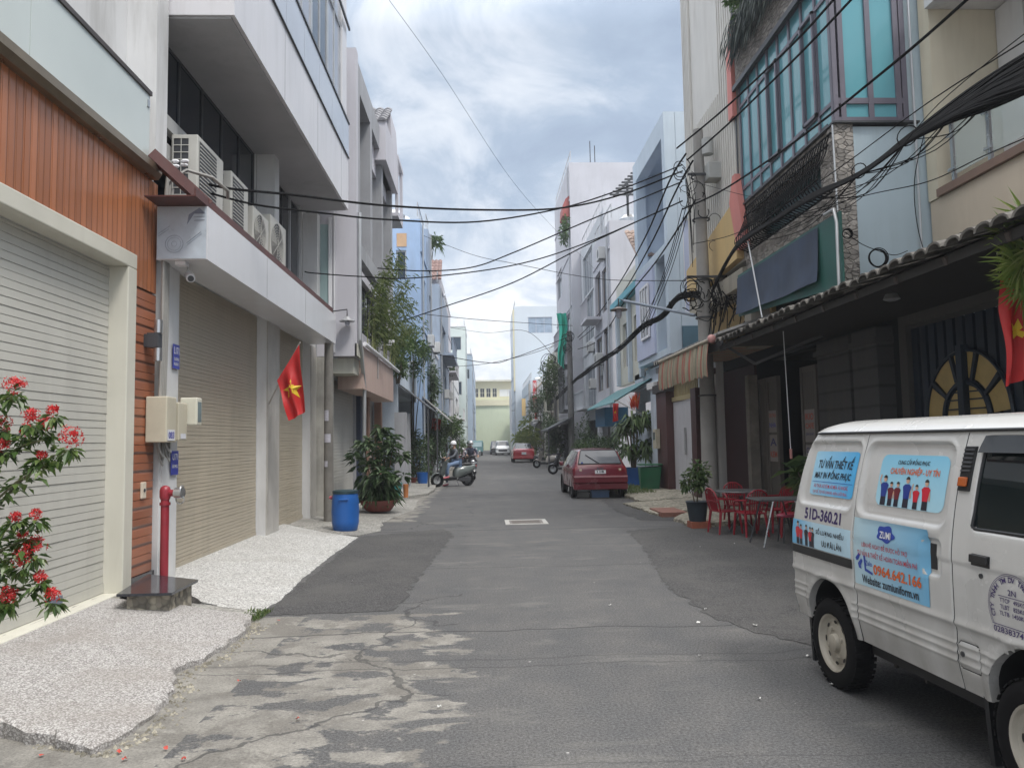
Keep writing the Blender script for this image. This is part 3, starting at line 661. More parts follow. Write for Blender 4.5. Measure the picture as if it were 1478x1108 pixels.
# glazed recess
def glaz(y0, y1, nx):
    window(h, 0, -3.93, -1, y0, y1, 4.55, 6.8, M_dark, M_glassb if False else glass('night_glass', (.010, .016, .028), .07), nx, 1, .05, .02)
glaz(9.2, 13.35, 5); glaz(13.75, 16.75, 4)
g = MB(); g.box(-3.90, -3.80, 9.2, 11.2, 5.55, 5.72); g.box(-3.90, -3.80, 9.2, 11.0, 5.05, 5.36); g.build('low_parapet', paint('dirty_white', (.45, .45, .44), .7, .1, 2, dirt=.8), h, local=False)
g = MB()
for y in (13.37, 16.85): MB().box(-3.91, -3.60, y, y+.3, 4.425, 6.775).build('column', M_wallw, h, local=False)
g = MB()
for y in (14.6, 15.5, 16.3): g.box(-3.90, -3.86, y, y+.06, 4.56, 6.78)
g.build('steel_mullion', M_alu, h, local=False)
g = MB(); g.box(-3.75, -3.5, 13.9, 16.4, 4.44, 4.72); g.build('ledge_parapet', M_wallw, h, local=False)
# air conditioners
def ac_unit(y0, y1, z0, z1, round_fan, lab, X0=-3.78, X1=-3.46):
    t = thing('air_conditioner', lab, 'air conditioner', ((X0+X1)/2, (y0+y1)/2, z0), group='outdoor air conditioning units on the canopy')
    MB().box(X0, X1, y0, y1, z0, z1).build('casing', paint('ac_ivory', (.52, .51, .47), .45, .06, 3, dirt=.45, dirtc=(.26, .24, .2)), t, local=False, bevel=.012)
    g = MB(); n = 8; x0, x1 = X0+.03, X1-.10
    g.box(x0, x1, y0-.006, y0-.001, z0+.08, z1-.05); sd_ = g.build('side_grille', M_dark, t, local=False)
    g = MB()
    for i in range(n+1): z = z0+.08+(z1-z0-.13)*i/n; g.box(x0, x1, y0-.014, y0-.007, z-.005, z+.005)
    for i in range(3): x = x0+(x1-x0)*i/2; g.box(x-.005, x+.005, y0-.016, y0-.015, z0+.07, z1-.05)
    sub(g, 'bars', MC['ac_ivory'], sd_, t)
    if round_fan:
        cy, cz, R_ = y0+(y1-y0)*.42, (z0+z1)/2, (z1-z0)*.43
        g = MB(); g.lathe([(0, .004), (R_, .004)], (X1, cy, cz), 24, 0); gr = g.build('fan_grille', M_dark, t, local=False)
        g = MB()
        for q in range(2, 9): ring(g, (X1+.012, cy, cz), R_*q/8, (0, 1, 0), (0, 0, 1), .004, 24)
        for q in range(10):
            a = 2*PI*q/10; g.tube([(X1+.014, cy, cz), (X1+.012, cy+R_*math.cos(a), cz+R_*math.sin(a))], .004, 4)
        sub(g, 'rings', MC['ac_ivory'], gr, t)
    else:
        a, b = y0+.06, y0+(y1-y0)*.70
        g = MB(); g.box(X1+.001, X1+.006, a, b, z0+.06, z1-.06); gr = g.build('fan_grille', M_dark, t, local=False)
        g = MB(); n = 16
        for i in range(n): z = z0+.07+(z1-z0-.14)*i/(n-1); g.box(X1+.007, X1+.014, a, b, z-.006, z+.006)
        sub(g, 'bars', MC['ac_ivory'], gr, t)
    return t
ac_unit(9.36, 10.30, 4.66, 5.50, False, 'largest and nearest air conditioner unit on the canopy with square grille')
ac_unit(10.63, 11.40, 4.62, 5.50, False, 'second air conditioner from the near end of the canopy, square grille')
ac_unit(11.66, 12.50, 4.62, 5.32, True, 'air conditioner with round fan third along the canopy')
ac_unit(12.62, 13.60, 4.62, 5.48, True, 'farthest air conditioner on the canopy with round fan')
# wall spotlight under canopy
t = thing('security_camera', 'white camera hanging under the near end of the white canopy', 'camera', (-3.45, 9.1, 3.7))
g = MB(); g.tube([(-3.44, 9.05, 3.80), (-3.44, 9.05, 3.70)], .012, 8); g.build('bracket', M_alu, t, local=False)
g = MB(); g.tube([(-3.46, 9.15, 3.70), (-3.38, 8.98, 3.62)], .05, 12); bd = g.build('body', M_whitec, t, local=False, smooth=True)
sub(MB().tube([(-3.378, 8.976, 3.618), (-3.374, 8.966, 3.614)], .035, 12), 'lens', M_dark, bd, t)
# flag
M_red = paint('flag_red', (.50, .022, .022), .6, .10, 3, world=False); M_yel = paint('flag_yellow', (.72, .50, .03), .6, .06, 3, world=False)
def star(mb, c, R_, ux, uz, rot=0):
    c, ux, uz = Vector(c), Vector(ux), Vector(uz); pts = []
    for i in range(10):
        a = rot+PI/2+PI*i/5; rr = R_ if i % 2 == 0 else R_*.382; pts.append(c+ux*math.cos(a)*rr+uz*math.sin(a)*rr)
    mb.add(pts, [tuple(range(10))])
def flag(name, lab, pole0, pole1, w, hgt, cor, seed=1):
    "cloth hanging from its pole: a waving grid with the star raised 4 mm on both faces"
    t = thing(name, lab, 'flag', pole0); MB().tube([pole0, pole1], .014, 8).build('pole', paint('flag_pole', (.35, .33, .3), .5, .2, 6), t, local=False, smooth=True)
    nn = (Vector(cor[1])-Vector(cor[0])).cross(Vector(cor[2])-Vector(cor[0])).normalized(); NU, NV = 26, 18
    def pt(u, v, off=0):
        # v runs down the pole from its tip, u along the hanging fly
        A = Vector(cor[0]).lerp(Vector(cor[1]), v); B = Vector(cor[2]).lerp(Vector(cor[3]), v)
        q = A.lerp(B, u); k = min(1, u*3)
        q = q+nn*(math.sin(v*11+u*2+seed)*.045*k+math.sin(u*7-v*3)*.03*k)
        return q+nn*off
    for off, nm in ((0, 'cloth'),):
        mb = MB(); vs = [pt(i/NU, j/NV) for i in range(NU+1) for j in range(NV+1)]
        mb.add(vs, [(i*(NV+1)+j, (i+1)*(NV+1)+j, (i+1)*(NV+1)+j+1, i*(NV+1)+j+1) for i in range(NU) for j in range(NV)])
        mb.build(nm, M_red, t, local=False, smooth=True)
    mb = MB()
    flat = lambda u, v: Vector(cor[0]).lerp(Vector(cor[1]), v).lerp(Vector(cor[2]).lerp(Vector(cor[3]), v), u)
    e1 = (flat(.6, .5)-flat(.4, .5))*5; e2 = (flat(.5, .6)-flat(.5, .4))*5; b1 = e1.normalized(); b2 = nn.cross(b1).normalized(); Rs = .34*min(e1.length, e2.length)
    for off in (.008, -.008):
        pts = []
        for i in range(10):
            a = PI/2+PI*i/5; rr = Rs if i % 2 == 0 else Rs*.382; tgt = b1*(-math.sin(a)*rr)+b2*(math.cos(a)*rr)
            A11, A12, A22 = e1.dot(e1), e1.dot(e2), e2.dot(e2); B1, B2 = tgt.dot(e1), tgt.dot(e2); D = A11*A22-A12*A12
            pts.append((.5+(B1*A22-B2*A12)/D, .5+(B2*A11-B1*A12)/D))
        vs = [pt(u, v, off) for u, v in pts]+[pt(.5, .5, off)]
        mb.add(vs, [(i, (i+1) % 10, 10) for i in range(10)])
    mb.build('star', M_yel, t, local=False, smooth=False)
    return t
a = P(388, 583, 0, -3.66); yf = a.y-.3
fc_ = [P(x, y, 1, yf) for x, y in ((432, 497), (400, 549), (441, 594), (417, 607))]
flag('national_flag', 'red flag with yellow star slanting from the pillar between the beige shutters', tuple(a), tuple(P(433, 494, 1, yf)), .9, .7, [tuple(q) for q in fc_])
# ---- concrete post between houses 2 and 3
t = thing('concrete_post', 'square-worn round concrete post with pasted notices beside the blue barrel', 'post', (-3.22, 16.2, 0))
g = MB(); g.tube([(-3.22, 16.2, -.05), (-3.22, 16.2, 3.78)], [.105, .09], 16); g.build('shaft', paint('mossy_concrete', (.17, .16, .145), .85, .25, 3, dirt=.6, bump=.4, bscale=20), t, local=False, smooth=True)
for z, hh_, w_ in ((2.15, .22, .5), (1.7, .18, .7), (1.2, .12, .4)):
    g = MB()
    for i in range(6):
        a0 = -2.4+w_*i/6*2.0; a1 = -2.4+w_*(i+1)/6*2.0
        g.quad(*[(-3.22+.105*math.cos(q), 16.2+.105*math.sin(q), zz_) for q, zz_ in ((a0, z), (a1, z), (a1, z+hh_), (a0, z+hh_))])
    g.build('notice', paint('torn_paper', (.42, .41, .46), .8, .2, 20), t, local=False)
# ---- house 3: weathered grey townhouse with open upper frames
M_grey3 = paint('weathered_grey_render', (.33, .335, .355), .8, .12, 1.0, dirt=.6, dirtc=(.16, .16, .16), bump=.1)
M_grey3l = paint('pale_grey_render', (.52, .51, .55), .75, .06, .7, dirt=.3, dirtc=(.25, .25, .26))
h = thing('grey_townhouse', 'tall weathered grey townhouse with open concrete frames on the upper floors', 'house', (-3.4, 20, 0))
mb = MB(); slab(mb, 0, -3.42, -.25, 17.17, 25.0, -.05, 3.55, [(17.75, 20.9, .1, 3.2), (21.4, 24.6, .1, 3.1)])
mb.box(-10, -3.68, 17.17, 17.4, 0, 10.7)
mb.build('ground_wall', M_grey3, h, local=False)
MB().box(-3.41, -3.36, 17.15, 17.45, -.02, 3.6).box(-3.9, -3.42, 17.12, 17.165, -.02, 3.6).build('stained_pier', paint('mouldy_plaster', (.34, .33, .30), .85, .2, 3, dirt=.95, dirtc=(.10, .095, .09), bump=.3), h, local=False)
shutter(h, 'roller_shutter', paint('pale_shutter', (.44, .43, .40), .5, .08, .8, dirt=.4), -3.5, 17.77, 20.88, .1, 3.18, .075)
MB().box(-3.42, -3.30, 20.9, 21.35, .05, 3.3).build('navy_doorpost', paint('navy_paint', (.03, .04, .075), .5, .2, 3), h, local=False)
mb = MB(); mb.box(-10, -2.8, 17.2, 17.5, 3.62, 10.75)       # party wall towards the camera
mb.build('party_wall', M_grey3l, h, local=False)
mb = MB(); slab(mb, 0, -2.8, -.3, 17.52, 24.2, 6.0, 10.55, [(17.75, 19.4, 6.35, 9.9), (19.75, 21.6, 6.35, 9.9), (21.95, 23.9, 6.35, 9.6)])
mb.box(-10, -3.11, 17.51, 24.2, 10.3, 10.5); mb.box(-10, -3.11, 17.51, 24.2, 5.8, 5.98); mb.box(-10, -3.11, 24.0, 24.19, 5.99, 10.29); mb.box(-5.6, -5.4, 17.52, 23.99, 5.99, 10.29); mb.build('upper_frame', M_grey3, h, local=False)
mb = MB(); slab(mb, 0, -2.86, -.2, 17.52, 24.18, 3.62, 5.79, [(18.0, 21.0, 4.3, 5.6), (21.4, 23.9, 4.3, 5.6)]); mb.build('first_floor_wall', M_grey3l, h, local=False)
window(h, 0, -2.86, -1, 18.0, 21.0, 4.3, 5.6, M_dark, M_glassd, 4, 1); window(h, 0, -2.86, -1, 21.4, 23.9, 4.3, 5.6, M_dark, M_glassd, 3, 1)
mb = MB(); mb.box(-2.84, -2.78, 17.2, 18.1, 3.62, 3.9); mb.box(-3.42, -2.9, 17.4, 20.8, 3.25, 3.6); mb.build('beige_fascia', paint('beige_board', (.50, .49, .42), .6, .06, 1, dirt=.4), h, local=False)
mb = MB(); mb.box(-3.4, -2.80, 18.15, 24.2, 2.95, 3.95); mb.build('pink_fascia', paint('pinkish_cladding', (.47, .35, .30), .6, .08, .6, dirt=.5, dirtc=(.30, .17, .13)), h, local=False)
MB().tube([(-2.74, 18.0, 3.99), (-2.74, 25.2, 3.99)], .05, 10).build('gutter_pipe', M_whitec, h, local=False, smooth=True)
g = MB()
for z0_, y_ in ((4.1, 17.3), (4.1, 17.6)): pass
g.tube([(-2.74, 17.28, 6.9), (-2.74, 17.30, 4.0), (-2.84, 18.6, 3.0), (-2.88, 18.7, .1)], .045, 8); g.build('downpipe', M_alu, h, local=False, smooth=True)
for y in (21.9, 24.55): MB().box(-3.41, -3.2, y-.25, y+.05, .05, 2.95).build('wood_pilaster', paint('brown_pilaster', (.25, .14, .10), .6, .2, 2, dirt=.3), h, local=False)
shutter(h, 'folding_gate', paint('pale_gate', (.40, .38, .35), .5, .1, 1, dirt=.4), -3.5, 21.45, 24.55, .1, 3.05, .12)
g = MB(); g.box(-3.9, -3.42, 17.155, 17.175, 4.55, 6.6).build('frosted_side_panel', paint('seafoam_glass', (.30, .40, .40), .15, .06, .6), h, local=False)
g = MB(); g.box(-3.41, -3.33, 17.12, 17.19, 4.5, 6.75).box(-3.30, -3.27, 17.14, 17.19, 3.7, 6.9); g.build('panel_frame', M_whitec, h, local=False)
# roof tower with tile slope
M_tile = ribbed('grey_roof_tile', (.22, .22, .25), 2, .22, 1.0, .3, .7, dark=.3)
mb = MB(); mb.box(-6, -2.95, 19.9, 24.4, 9.2, 10.0); mb.build('penthouse_wall', M_grey3l, h, local=False)
def tiled_slope(root, x0, x1, y0, y1, z0, z1, mat, name='tiled_roof', row=.28, colw=.22):
    "roof slope facing the camera: overlapping rounded tiles row by row, z rises from y0 to y1"
    mb = MB(); n = max(3, int(math.hypot(y1-y0, z1-z0)/row)); m_ = max(3, int((x1-x0)/colw))
    for i in range(n):
        ya, za = y0+(y1-y0)*i/n, z0+(z1-z0)*i/n; yb, zb = y0+(y1-y0)*(i+1.12)/n, z0+(z1-z0)*(i+1.12)/n
        for j in range(m_):
            xa = x0+(x1-x0)*j/m_; w = (x1-x0)/m_; K = 4
            A = []; B = []
            for k in range(K+1):
                q = k/K; hh_ = math.sin(q*PI)*.05
                A.append((xa+w*q, ya-hh_*.5, za+hh_+.035)); B.append((xa+w*q, yb-hh_*.5, zb+hh_))
            b = len(mb.v); mb.v += A+B
            for k in range(K): mb.f.append((b+k, b+k+1, b+K+2+k, b+K+1+k)); mb.m.append(0)
            b = len(mb.v); mb.v += A+[(xa+w, ya, za-.0), (xa, ya, za)]; mb.f.append(tuple(range(b, b+K+3))); mb.m.append(0)
    mb.add([(x0, y0, z0-.02), (x1, y0, z0-.02), (x1, y1, z1-.02), (x0, y1, z1-.02)], [(0, 3, 2, 1)])
    return mb.build(name, mat, root, local=False)
M_tilep = paint('old_grey_tile', (.20, .20, .215), .8, .3, 5, dirt=.4)
mb = MB(); mb.box(-4.5, -2.62, 21.2, 24.2, 9.6, 10.75); mb.prism([(-4.5, 10.75), (-2.62, 10.75), (-2.66, 11.6), (-4.5, 11.6)], 1, 22.6, 24.2); mb.build('roof_room', M_grey3l, h, local=False)
tiled_slope(h, -4.3, -2.60, 21.15, 22.7, 10.72, 11.72, M_tilep)
g = MB()
for x, y in ((-3.2, 24.3), (-2.66, 24.3), (-2.66, 25.6)): g.box(x-.05, x+.05, y-.05, y+.05, 9.0, 10.75)
g.box(-3.4, -2.6, 24.23, 25.8, 10.751, 10.9); g.box(-3.4, -2.62, 24.25, 25.7, 8.9, 9.0); g.build('roof_frame', M_grey3l, h, local=False)
# ---- house 4: light blue, behind the bamboo
M_blue = paint('sky_blue_render', (.32, .44, .63), .75, .1, .8, dirt=.65, dirtc=(.24, .28, .33))
M_blue2 = paint('pale_blue_render', (.48, .54, .61), .75, .1, .8, dirt=.65, dirtc=(.29, .31, .34))
M_blued = paint('slate_blue_render', (.30, .36, .45), .75, .07, .8, dirt=.3)
def tower(name, lab, side, xf, dep, y0, y1, z1, mat, st=(), cm=(), fm=None, gm=None, parapet=.0, z0=-.05, cat='house', group=None, cap=None):
    "a house with openings: st on the street face (y0, y1, z0, z1[, kind]), cm on the face towards the camera (x0, x1, z0, z1[, kind])"
    fm = fm or M_alu; gm = gm or M_glassb
    h = thing(name, lab, cat, (xf, (y0+y1)/2, 0), group=group)
    x0, x1 = (xf-dep, xf) if side < 0 else (xf, xf+dep)
    shell(h, 'wall', mat, x0, x1, y0, y1, z0, z1, side, [q[:4] for q in st], [q[:4] for q in cm])
    s = -1 if side < 0 else 1
    for q in st:
        kd = q[4] if len(q) > 4 else 'win'
        if kd == 'win': window(h, 0, xf, s, q[0], q[1], q[2], q[3], fm, gm, max(1, int((q[1]-q[0])/.9)), 1, .06, .08)
        elif kd == 'shutter': shutter(h, 'roller_shutter', M_sh2, xf-.06 if side < 0 else xf+.08, q[0], q[1], q[2], q[3], .1) if side < 0 else window(h, 0, xf, s, q[0], q[1], q[2], q[3], M_alu, paint('shutter_grey_far', (.30, .30, .29), .5, .1, 1), 1, 8, .04, .1)
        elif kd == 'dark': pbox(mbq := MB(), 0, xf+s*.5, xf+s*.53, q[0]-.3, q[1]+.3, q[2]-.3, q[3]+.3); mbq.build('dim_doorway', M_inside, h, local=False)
        elif kd == 'balcony':
            window(h, 0, xf, s, q[0], q[1], q[2], q[3], fm, gm, 2, 1, .06, .15)
            m_ = MB(); m_.box(xf-s*.02, xf-s*.75, q[0]-.2, q[1]+.2, q[2]-.22, q[2]-.08)
            n = int((q[1]-q[0])/.16)
            for i in range(n+1): y = q[0]-.15+(q[1]-q[0]+.3)*i/n; m_.box(xf-s*.70, xf-s*.73, y-.012, y+.012, q[2]-.08, q[2]+.8)
            m_.box(xf-s*.68, xf-s*.75, q[0]-.2, q[1]+.2, q[2]+.8, q[2]+.86); m_.build('balcony', mat, h, local=False)
    for q in cm:
        kd = q[4] if len(q) > 4 else 'win'
        if kd == 'win': window(h, 1, y0+.003, 1, q[0], q[1], q[2], q[3], fm, gm, max(1, int((q[1]-q[0])/1.0)), 1, .06, .08)
    nf = int((z1-1)/3.45); m_ = MB()
    for k in range(1, nf+1): m_.box(xf-s*.05, xf+s*.02, y0+.02, y1-.02, 3.38*k, 3.38*k+.12)
    m_.build('string_course', mat, h, local=False)
    rt = random.Random(int(y0*7)); yp = y0+.35
    MB().tube([(xf-s*.09, yp, .1), (xf-s*.09, yp, z1-.2)], .045, 6).build('downpipe', M_alu, h, local=False, smooth=True)
    xm = (x0+x1)/2; m_ = MB(); m_.lathe([(0, 0), (.5, 0), (.5, .9), (.3, 1.1), (0, 1.12)], (xf+s*1.3, y0+(y1-y0)*.4, z1-.3), 14); m_.build('roof_tank', M_steel, h, local=False, smooth=True)
    m_ = MB(); x_ = xf+s*.12
    for k in range(int((y1-y0)/1.0)+1): m_.box(x_-.02, x_+.02, y0+.1+k-.02 if y0+.1+k < y1-.1 else y1-.12, y0+.1+k+.02 if y0+.1+k < y1-.1 else y1-.08, z1+.14, z1+.75)
    m_.box(x_-.025, x_+.025, y0+.08, y1-.08, z1+.75, z1+.79); m_.build('roof_railing', M_alu, h, local=False)
    if cap:
        m_ = MB(); m_.box(x0-.05, x1+.05, y0-.06, y1+.05, z1+.002, z1+.14); m_.build('coping', cap, h, local=False)
    return h
tower('blue_house', 'light blue house half hidden behind the bamboo on the left', -1, -3.85, 6, 25.9, 33.7, 9.0, M_blue2,
      [(26.4, 28.8, .1, 2.8, 'dark'), (30.2, 33, .1, 2.9, 'shutter'), (26.6, 29.4, 4, 6, 'win'), (30.2, 33, 4, 6, 'win'), (26.6, 29.4, 7, 8.6, 'win'), (30.2, 33, 7, 8.6, 'win')], cap=M_whitec)
t = thing('garden_parapet', 'low plain blue parapet wall with a white-capped pillar over the left awnings', 'wall', (-3, 30, 3))
MB().box(-3.6, -2.98, 27.0, 33.4, 3.4, 4.75).box(-3.6, -2.98, 27.0, 27.3, 0, 3.39).box(-3.6, -2.98, 33.1, 33.4, 0, 3.39).build('wall', M_blue2, t, local=False)
MB().box(-3.1, -2.86, 32.9, 33.5, 3.4, 5.0).build('pillar', M_blue2, t, local=False)
MB().box(-3.16, -2.82, 32.84, 33.56, 5.003, 5.15).build('cap', M_whitec, t, local=False)
h = tower('blue_house', 'tall plain light blue house wall facing the camera with a small opening near its top', -1, -2.68, 6, 33.8, 37.5, 11.6, M_blue,
      [(34.4, 36.8, .1, 2.8, 'dark'), (34.4, 36.8, 4, 6, 'win'), (34.4, 36.8, 7.3, 9.3, 'win')], [(-3.75, -3.3, 8.9, 10.2, 'win')])
MB().box(-3.72, -3.28, 33.77, 33.80, 10.35, 10.95).build('rusty_panel', paint('ochre_panel', (.50, .33, .20), .7, .1, 3), h, local=False)
tower('blue_house', 'narrow darker blue house just beyond the tall light blue wall', -1, -2.58, 6, 37.55, 39.4, 12.2, M_blued,
      [(37.9, 39.1, .1, 2.8, 'dark'), (37.9, 39.1, 4, 6, 'win'), (37.9, 39.1, 7, 9, 'win')])
tower('low_blue_house', 'low blue-grey house tucked between the narrow blue one and the red-tiled block', -1, -2.58, 6, 39.5, 44.5, 6.4, M_blue2,
      [(40, 44, .1, 2.8, 'dark'), (40.3, 43.4, 3.8, 5.6, 'win')], cap=M_whitec)
h = tower('grey_house', 'grey-blue house with a small red-tiled roof block high on the left', -1, -2.45, 6, 44.6, 56, 10.9, M_blued,
      [(45.5, 48, 4, 6, 'win'), (49, 52, 4, 6, 'win'), (45.5, 52, .1, 2.8, 'dark'), (45.5, 52, 7, 9, 'balcony')])
mb = MB().box(-4.2, -2.4, 45.9, 49, 10.905, 11.5); mb.build('roof_room', M_grey3l, h, local=False)
tiled_slope(h, -4.2, -2.35, 45.2, 46.4, 11.3, 12.7, paint('red_tile', (.25, .165, .15), .8, .3, 5), row=.3)
tower('grey_house', 'slim grey house with dark windows behind the red-tiled block', -1, -2.7, 6, 56.1, 66, 12.4, M_grey3l,
      [(57, 60, 4, 6, 'win'), (61, 64, 4, 6, 'win'), (57, 64, 7, 9, 'balcony'), (57, 64, .1, 2.8, 'dark')], cap=M_whitec)
tower('white_house', 'low white house between grey houses far down on the left', -1, -2.6, 6, 66.1, 84, 8.2, M_wallw,
      [(67, 71, .1, 2.8, 'dark'), (74, 80, .1, 2.8, 'dark'), (67, 71, 4, 6, 'win'), (74, 80, 4, 6, 'balcony')], cap=M_whitec)
tower('pale_green_house', 'pale green-white house with one square window far down on the left', -1, -1.85, 7, 85, 94, 14.4, paint('mint_white', (.55, .62, .60), .7, .04, .5),
      [(86, 92, 4, 6, 'win'), (86, 92, 8, 10, 'win')], [(-3.5, -2.3, 11.8, 13.3, 'win'), (-3.5, -2.3, 6.8, 8.3, 'win')], cap=M_whitec)
tower('blue_grey_house', 'slim blue-grey house end with a roof box beside the far yellow building', -1, -1.3, 7, 95, 140, 12.4, paint('powder_blue', (.42, .50, .60), .7, .04, .5),
      [(98, 104, 4, 6, 'win'), (108, 120, 4, 6, 'win'), (98, 104, 8, 10, 'win')], [(-2.1, -1.6, 9.4, 10.6, 'win')], cap=M_grey3l)
# far end of the street
h = thing('yellow_building', 'pale green wall with a yellow upper storey closing the far end of the street', 'building', (2, 146, 0))
M_yell = paint('pale_yellow_render', (.60, .56, .40), .7, .04, .3); M_gw = paint('pale_green_render', (.55, .60, .44), .75, .05, .25, dirt=.3, dirtc=(.36, .42, .28))
mb = MB().box(-3.5, 8.5, 142, 155, -.05, 9.4); mb.build('lower_wall', M_gw, h, local=False)
mb = MB().box(-3.5, 8.5, 141.7, 141.99, 8.2, 9.3); mb.build('parapet', M_yell, h, local=False)
mb = MB(); slab(mb, 1, 143, .3, -3.6, 8.6, 9.405, 12.7, [(-1.65+i*1.15, -.80+i*1.15, 9.8, 11.5) for i in range(4)]+[(3.1, 7.8, 9.9, 11.3)]); mb.box(-3.6, 8.6, 144.5, 154, 9.405, 12.65); mb.build('upper_wall', M_yell, h, local=False)
mb = MB().box(-3.9, 8.9, 142.2, 155, 12.705, 13.0); mb.build('roof_edge', M_cream, h, local=False)
for i in range(4): window(h, 1, 143, 1, -1.65+i*1.15, -.80+i*1.15, 9.8, 11.5, M_cream, M_glassd, 2, 2, .06, .05)
window(h, 1, 143, 1, 3.1, 7.8, 9.9, 11.3, M_cream, paint('white_tarp', (.7, .7, .7), .6, .05, 1), 3, 1, .06, .05)
h = thing('white_building', 'low white building just right of the far green wall', 'building', (7, 132, 0))
MB().box(4.9, 12, 128, 141, -.05, 6.5).build('wall', M_wallw, h, local=False)

# small fittings that break up the farther facades
M_acf = paint('ac_far', (.55, .55, .54), .5, .06, 3, dirt=.3)
rq = random.Random(123); G_AC = 'small air conditioners on the farther facades'
def wall_ac(xf, s, y, z):
    t = thing('air_conditioner', 'small pale air conditioner box bracketed to a facade farther down the street', 'air conditioner', (xf, y, z), group=G_AC)
    MB().box(xf-s*.05, xf-s*.36, y, y+.8, z, z+.55).build('casing', M_acf, t, local=False, bevel=.02)
    g = MB(); g.lathe([(0, 0), (.2, 0)], (xf-s*.365, y+.35, z+.28), 16, 0); g.build('fan_grille', M_dark, t, local=False)
    MB().bar((xf, y+.1, z-.03), (xf-s*.36, y+.1, z-.03), .03).build('bracket', M_dark, t, local=False)
for xf, s, y, z in ((-3.85, -1, 29.5, 6.2), (-2.68, -1, 37.0, 6.3), (-2.58, -1, 40.5, 6.4), (-2.45, -1, 48.2, 4.4), (-2.45, -1, 53, 6.8), (-2.7, -1, 60.2, 5.0), (-2.7, -1, 64.6, 7.5), (-2.6, -1, 72, 4.4),
        (5.75, 1, 36.0, 5.2), (5.75, 1, 34.4, 9.9), (6.35, 1, 42.3, 4.5), (6.35, 1, 42.8, 6.6), (5.75, 1, 53.3, 6.8), (5.6, 1, 61.6, 5.2), (5.2, 1, 72.3, 4.4), (5.0, 1, 86.5, 4.6)): wall_ac(xf, s, y, z)
def slopeawn(lab, x0, x1, y0, y1, z0, z1, mat, posts=True):
    t = thing('sheet_awning', lab, 'awning', ((x0+x1)/2, (y0+y1)/2, z0)); mb = MB()
    mb.add([(x0, y0, z0), (x1, y0, z1), (x1, y1, z1), (x0, y1, z0), (x0, y0, z0-.05), (x1, y0, z1-.05), (x1, y1, z1-.05), (x0, y1, z0-.05)], [(0, 1, 2, 3), (4, 7, 6, 5), (0, 4, 5, 1), (0, 3, 7, 4), (3, 2, 6, 7)]); mb.build('sheet', mat, t, local=False)
    if posts:
        for y in (y0+.2, y1-.2): MB().box(x0-.03, x0+.03, y-.03, y+.03, 0, z0-.05).build('post', M_dark, t, local=False)
    return t
M_awd = paint('dark_awning', (.06, .065, .075), .7, .2, 1, dirt=.3); M_awg = paint('grey_awning', (.26, .25, .24), .7, .12, 1, dirt=.5)
slopeawn('dark sheet awning over the first bushes on the left pavement', -1.95, -2.95, 27.2, 33.0, 2.95, 3.75, M_awd)
slopeawn('grey sheet awning jutting out beyond the tall light blue wall', -1.55, -2.66, 34, 40, 2.7, 3.7, M_awg, False)
slopeawn('dark sheet awning below the red-tiled roof block', -1.6, -2.44, 45, 52, 2.6, 3.3, M_awd)
slopeawn('pale sheet awning in front of the slim grey house on the left', -1.7, -2.68, 57, 64, 2.6, 3.2, M_awg, False)
slopeawn('pale sheet awning far down on the right before the white tower', 3.9, 4.98, 82, 94, 2.6, 3.4, M_awg)
slopeawn('dark sheet awning under the low pale house on the right', 4.1, 5.18, 67, 78, 2.7, 3.4, M_awd)
t = thing('gate_pillars', 'grey masonry gate pillars with dark railings beside the dark left awning', 'gate', (-2.7, 27.4, 0))
for y in (26.2, 27.6): MB().box(-3.0, -2.62, y, y+.4, 0, 2.7).build('pillar', M_grey3, t, local=False)
g = MB()
for k in range(8): g.box(-2.83, -2.80, 26.65+k*.115, 26.68+k*.115, .15, 2.2)
g.build('railing', M_dark, t, local=False)
t = thing('hanging_cloth', 'small orange-red cloth hanging under the left awnings', 'cloth', (-2.0, 37, 2.3)); q = [P(x, y, 1, 37) for x, y in ((624, 603), (637, 605), (635, 622), (622, 621))]
mb = MB(); NU = 8; vs = []
for i in range(NU+1):
    for j in range(NU+1): u, v_ = i/NU, j/NU; p_ = q[0].lerp(q[1], u).lerp(q[3].lerp(q[2], u), v_); p_.y += .06*math.sin(u*9+v_); vs.append(p_)
mb.add(vs, [(i*(NU+1)+j, (i+1)*(NU+1)+j, (i+1)*(NU+1)+j+1, i*(NU+1)+j+1) for i in range(NU) for j in range(NU)]); mb.build('cloth', paint('cloth_red', (.50, .07, .04), .8, .1, 3), t, local=False, smooth=True)
# ================================================================== RIGHT SIDE
M_stone = None
m, p = newmat('split_stone'); M_stone = m; v = wpos((1, .55, 1.5))
vo = N('ShaderNodeTexVoronoi'); vo.inputs['Scale'].default_value = 9.0; LK(v, vo.inputs['Vector']); ve = N('ShaderNodeTexVoronoi', feature='DISTANCE_TO_EDGE'); ve.inputs['Scale'].default_value = 9.0; LK(v, ve.inputs['Vector'])
sp_ = N('ShaderNodeSeparateColor'); LK(vo.outputs['Color'], sp_.inputs[0]); b_ = rampn(sp_.outputs[0], [(0, (.20, .185, .17)), (.5, (.30, .275, .25)), (1, (.42, .385, .35))])
b_ = mixc(rampn(ve.outputs['Distance'], [(0, .30), (.06, 0)]), b_, (.10, .09, .08)); b_ = mixc(.7, b_, rampn(noise(wpos(), 5, 6, .7), [(.3, .55), (.7, 1.35)]), 'MULTIPLY'); LK(b_, p.inputs['Base Color']); p.inputs['Roughness'].default_value = .85
bumpn(p, mth('ADD', rampn(ve.outputs['Distance'], [(0, 0), (.12, 1)]), mth('MULTIPLY', noise(wpos(), 14, 4, .7), .6)), .9, .03)
M_teal = glass('teal_glass', (.12, .32, .37), .10, .5)
M_frame = paint('purple_grey_frame', (.13, .12, .15), .4, .1, 2)
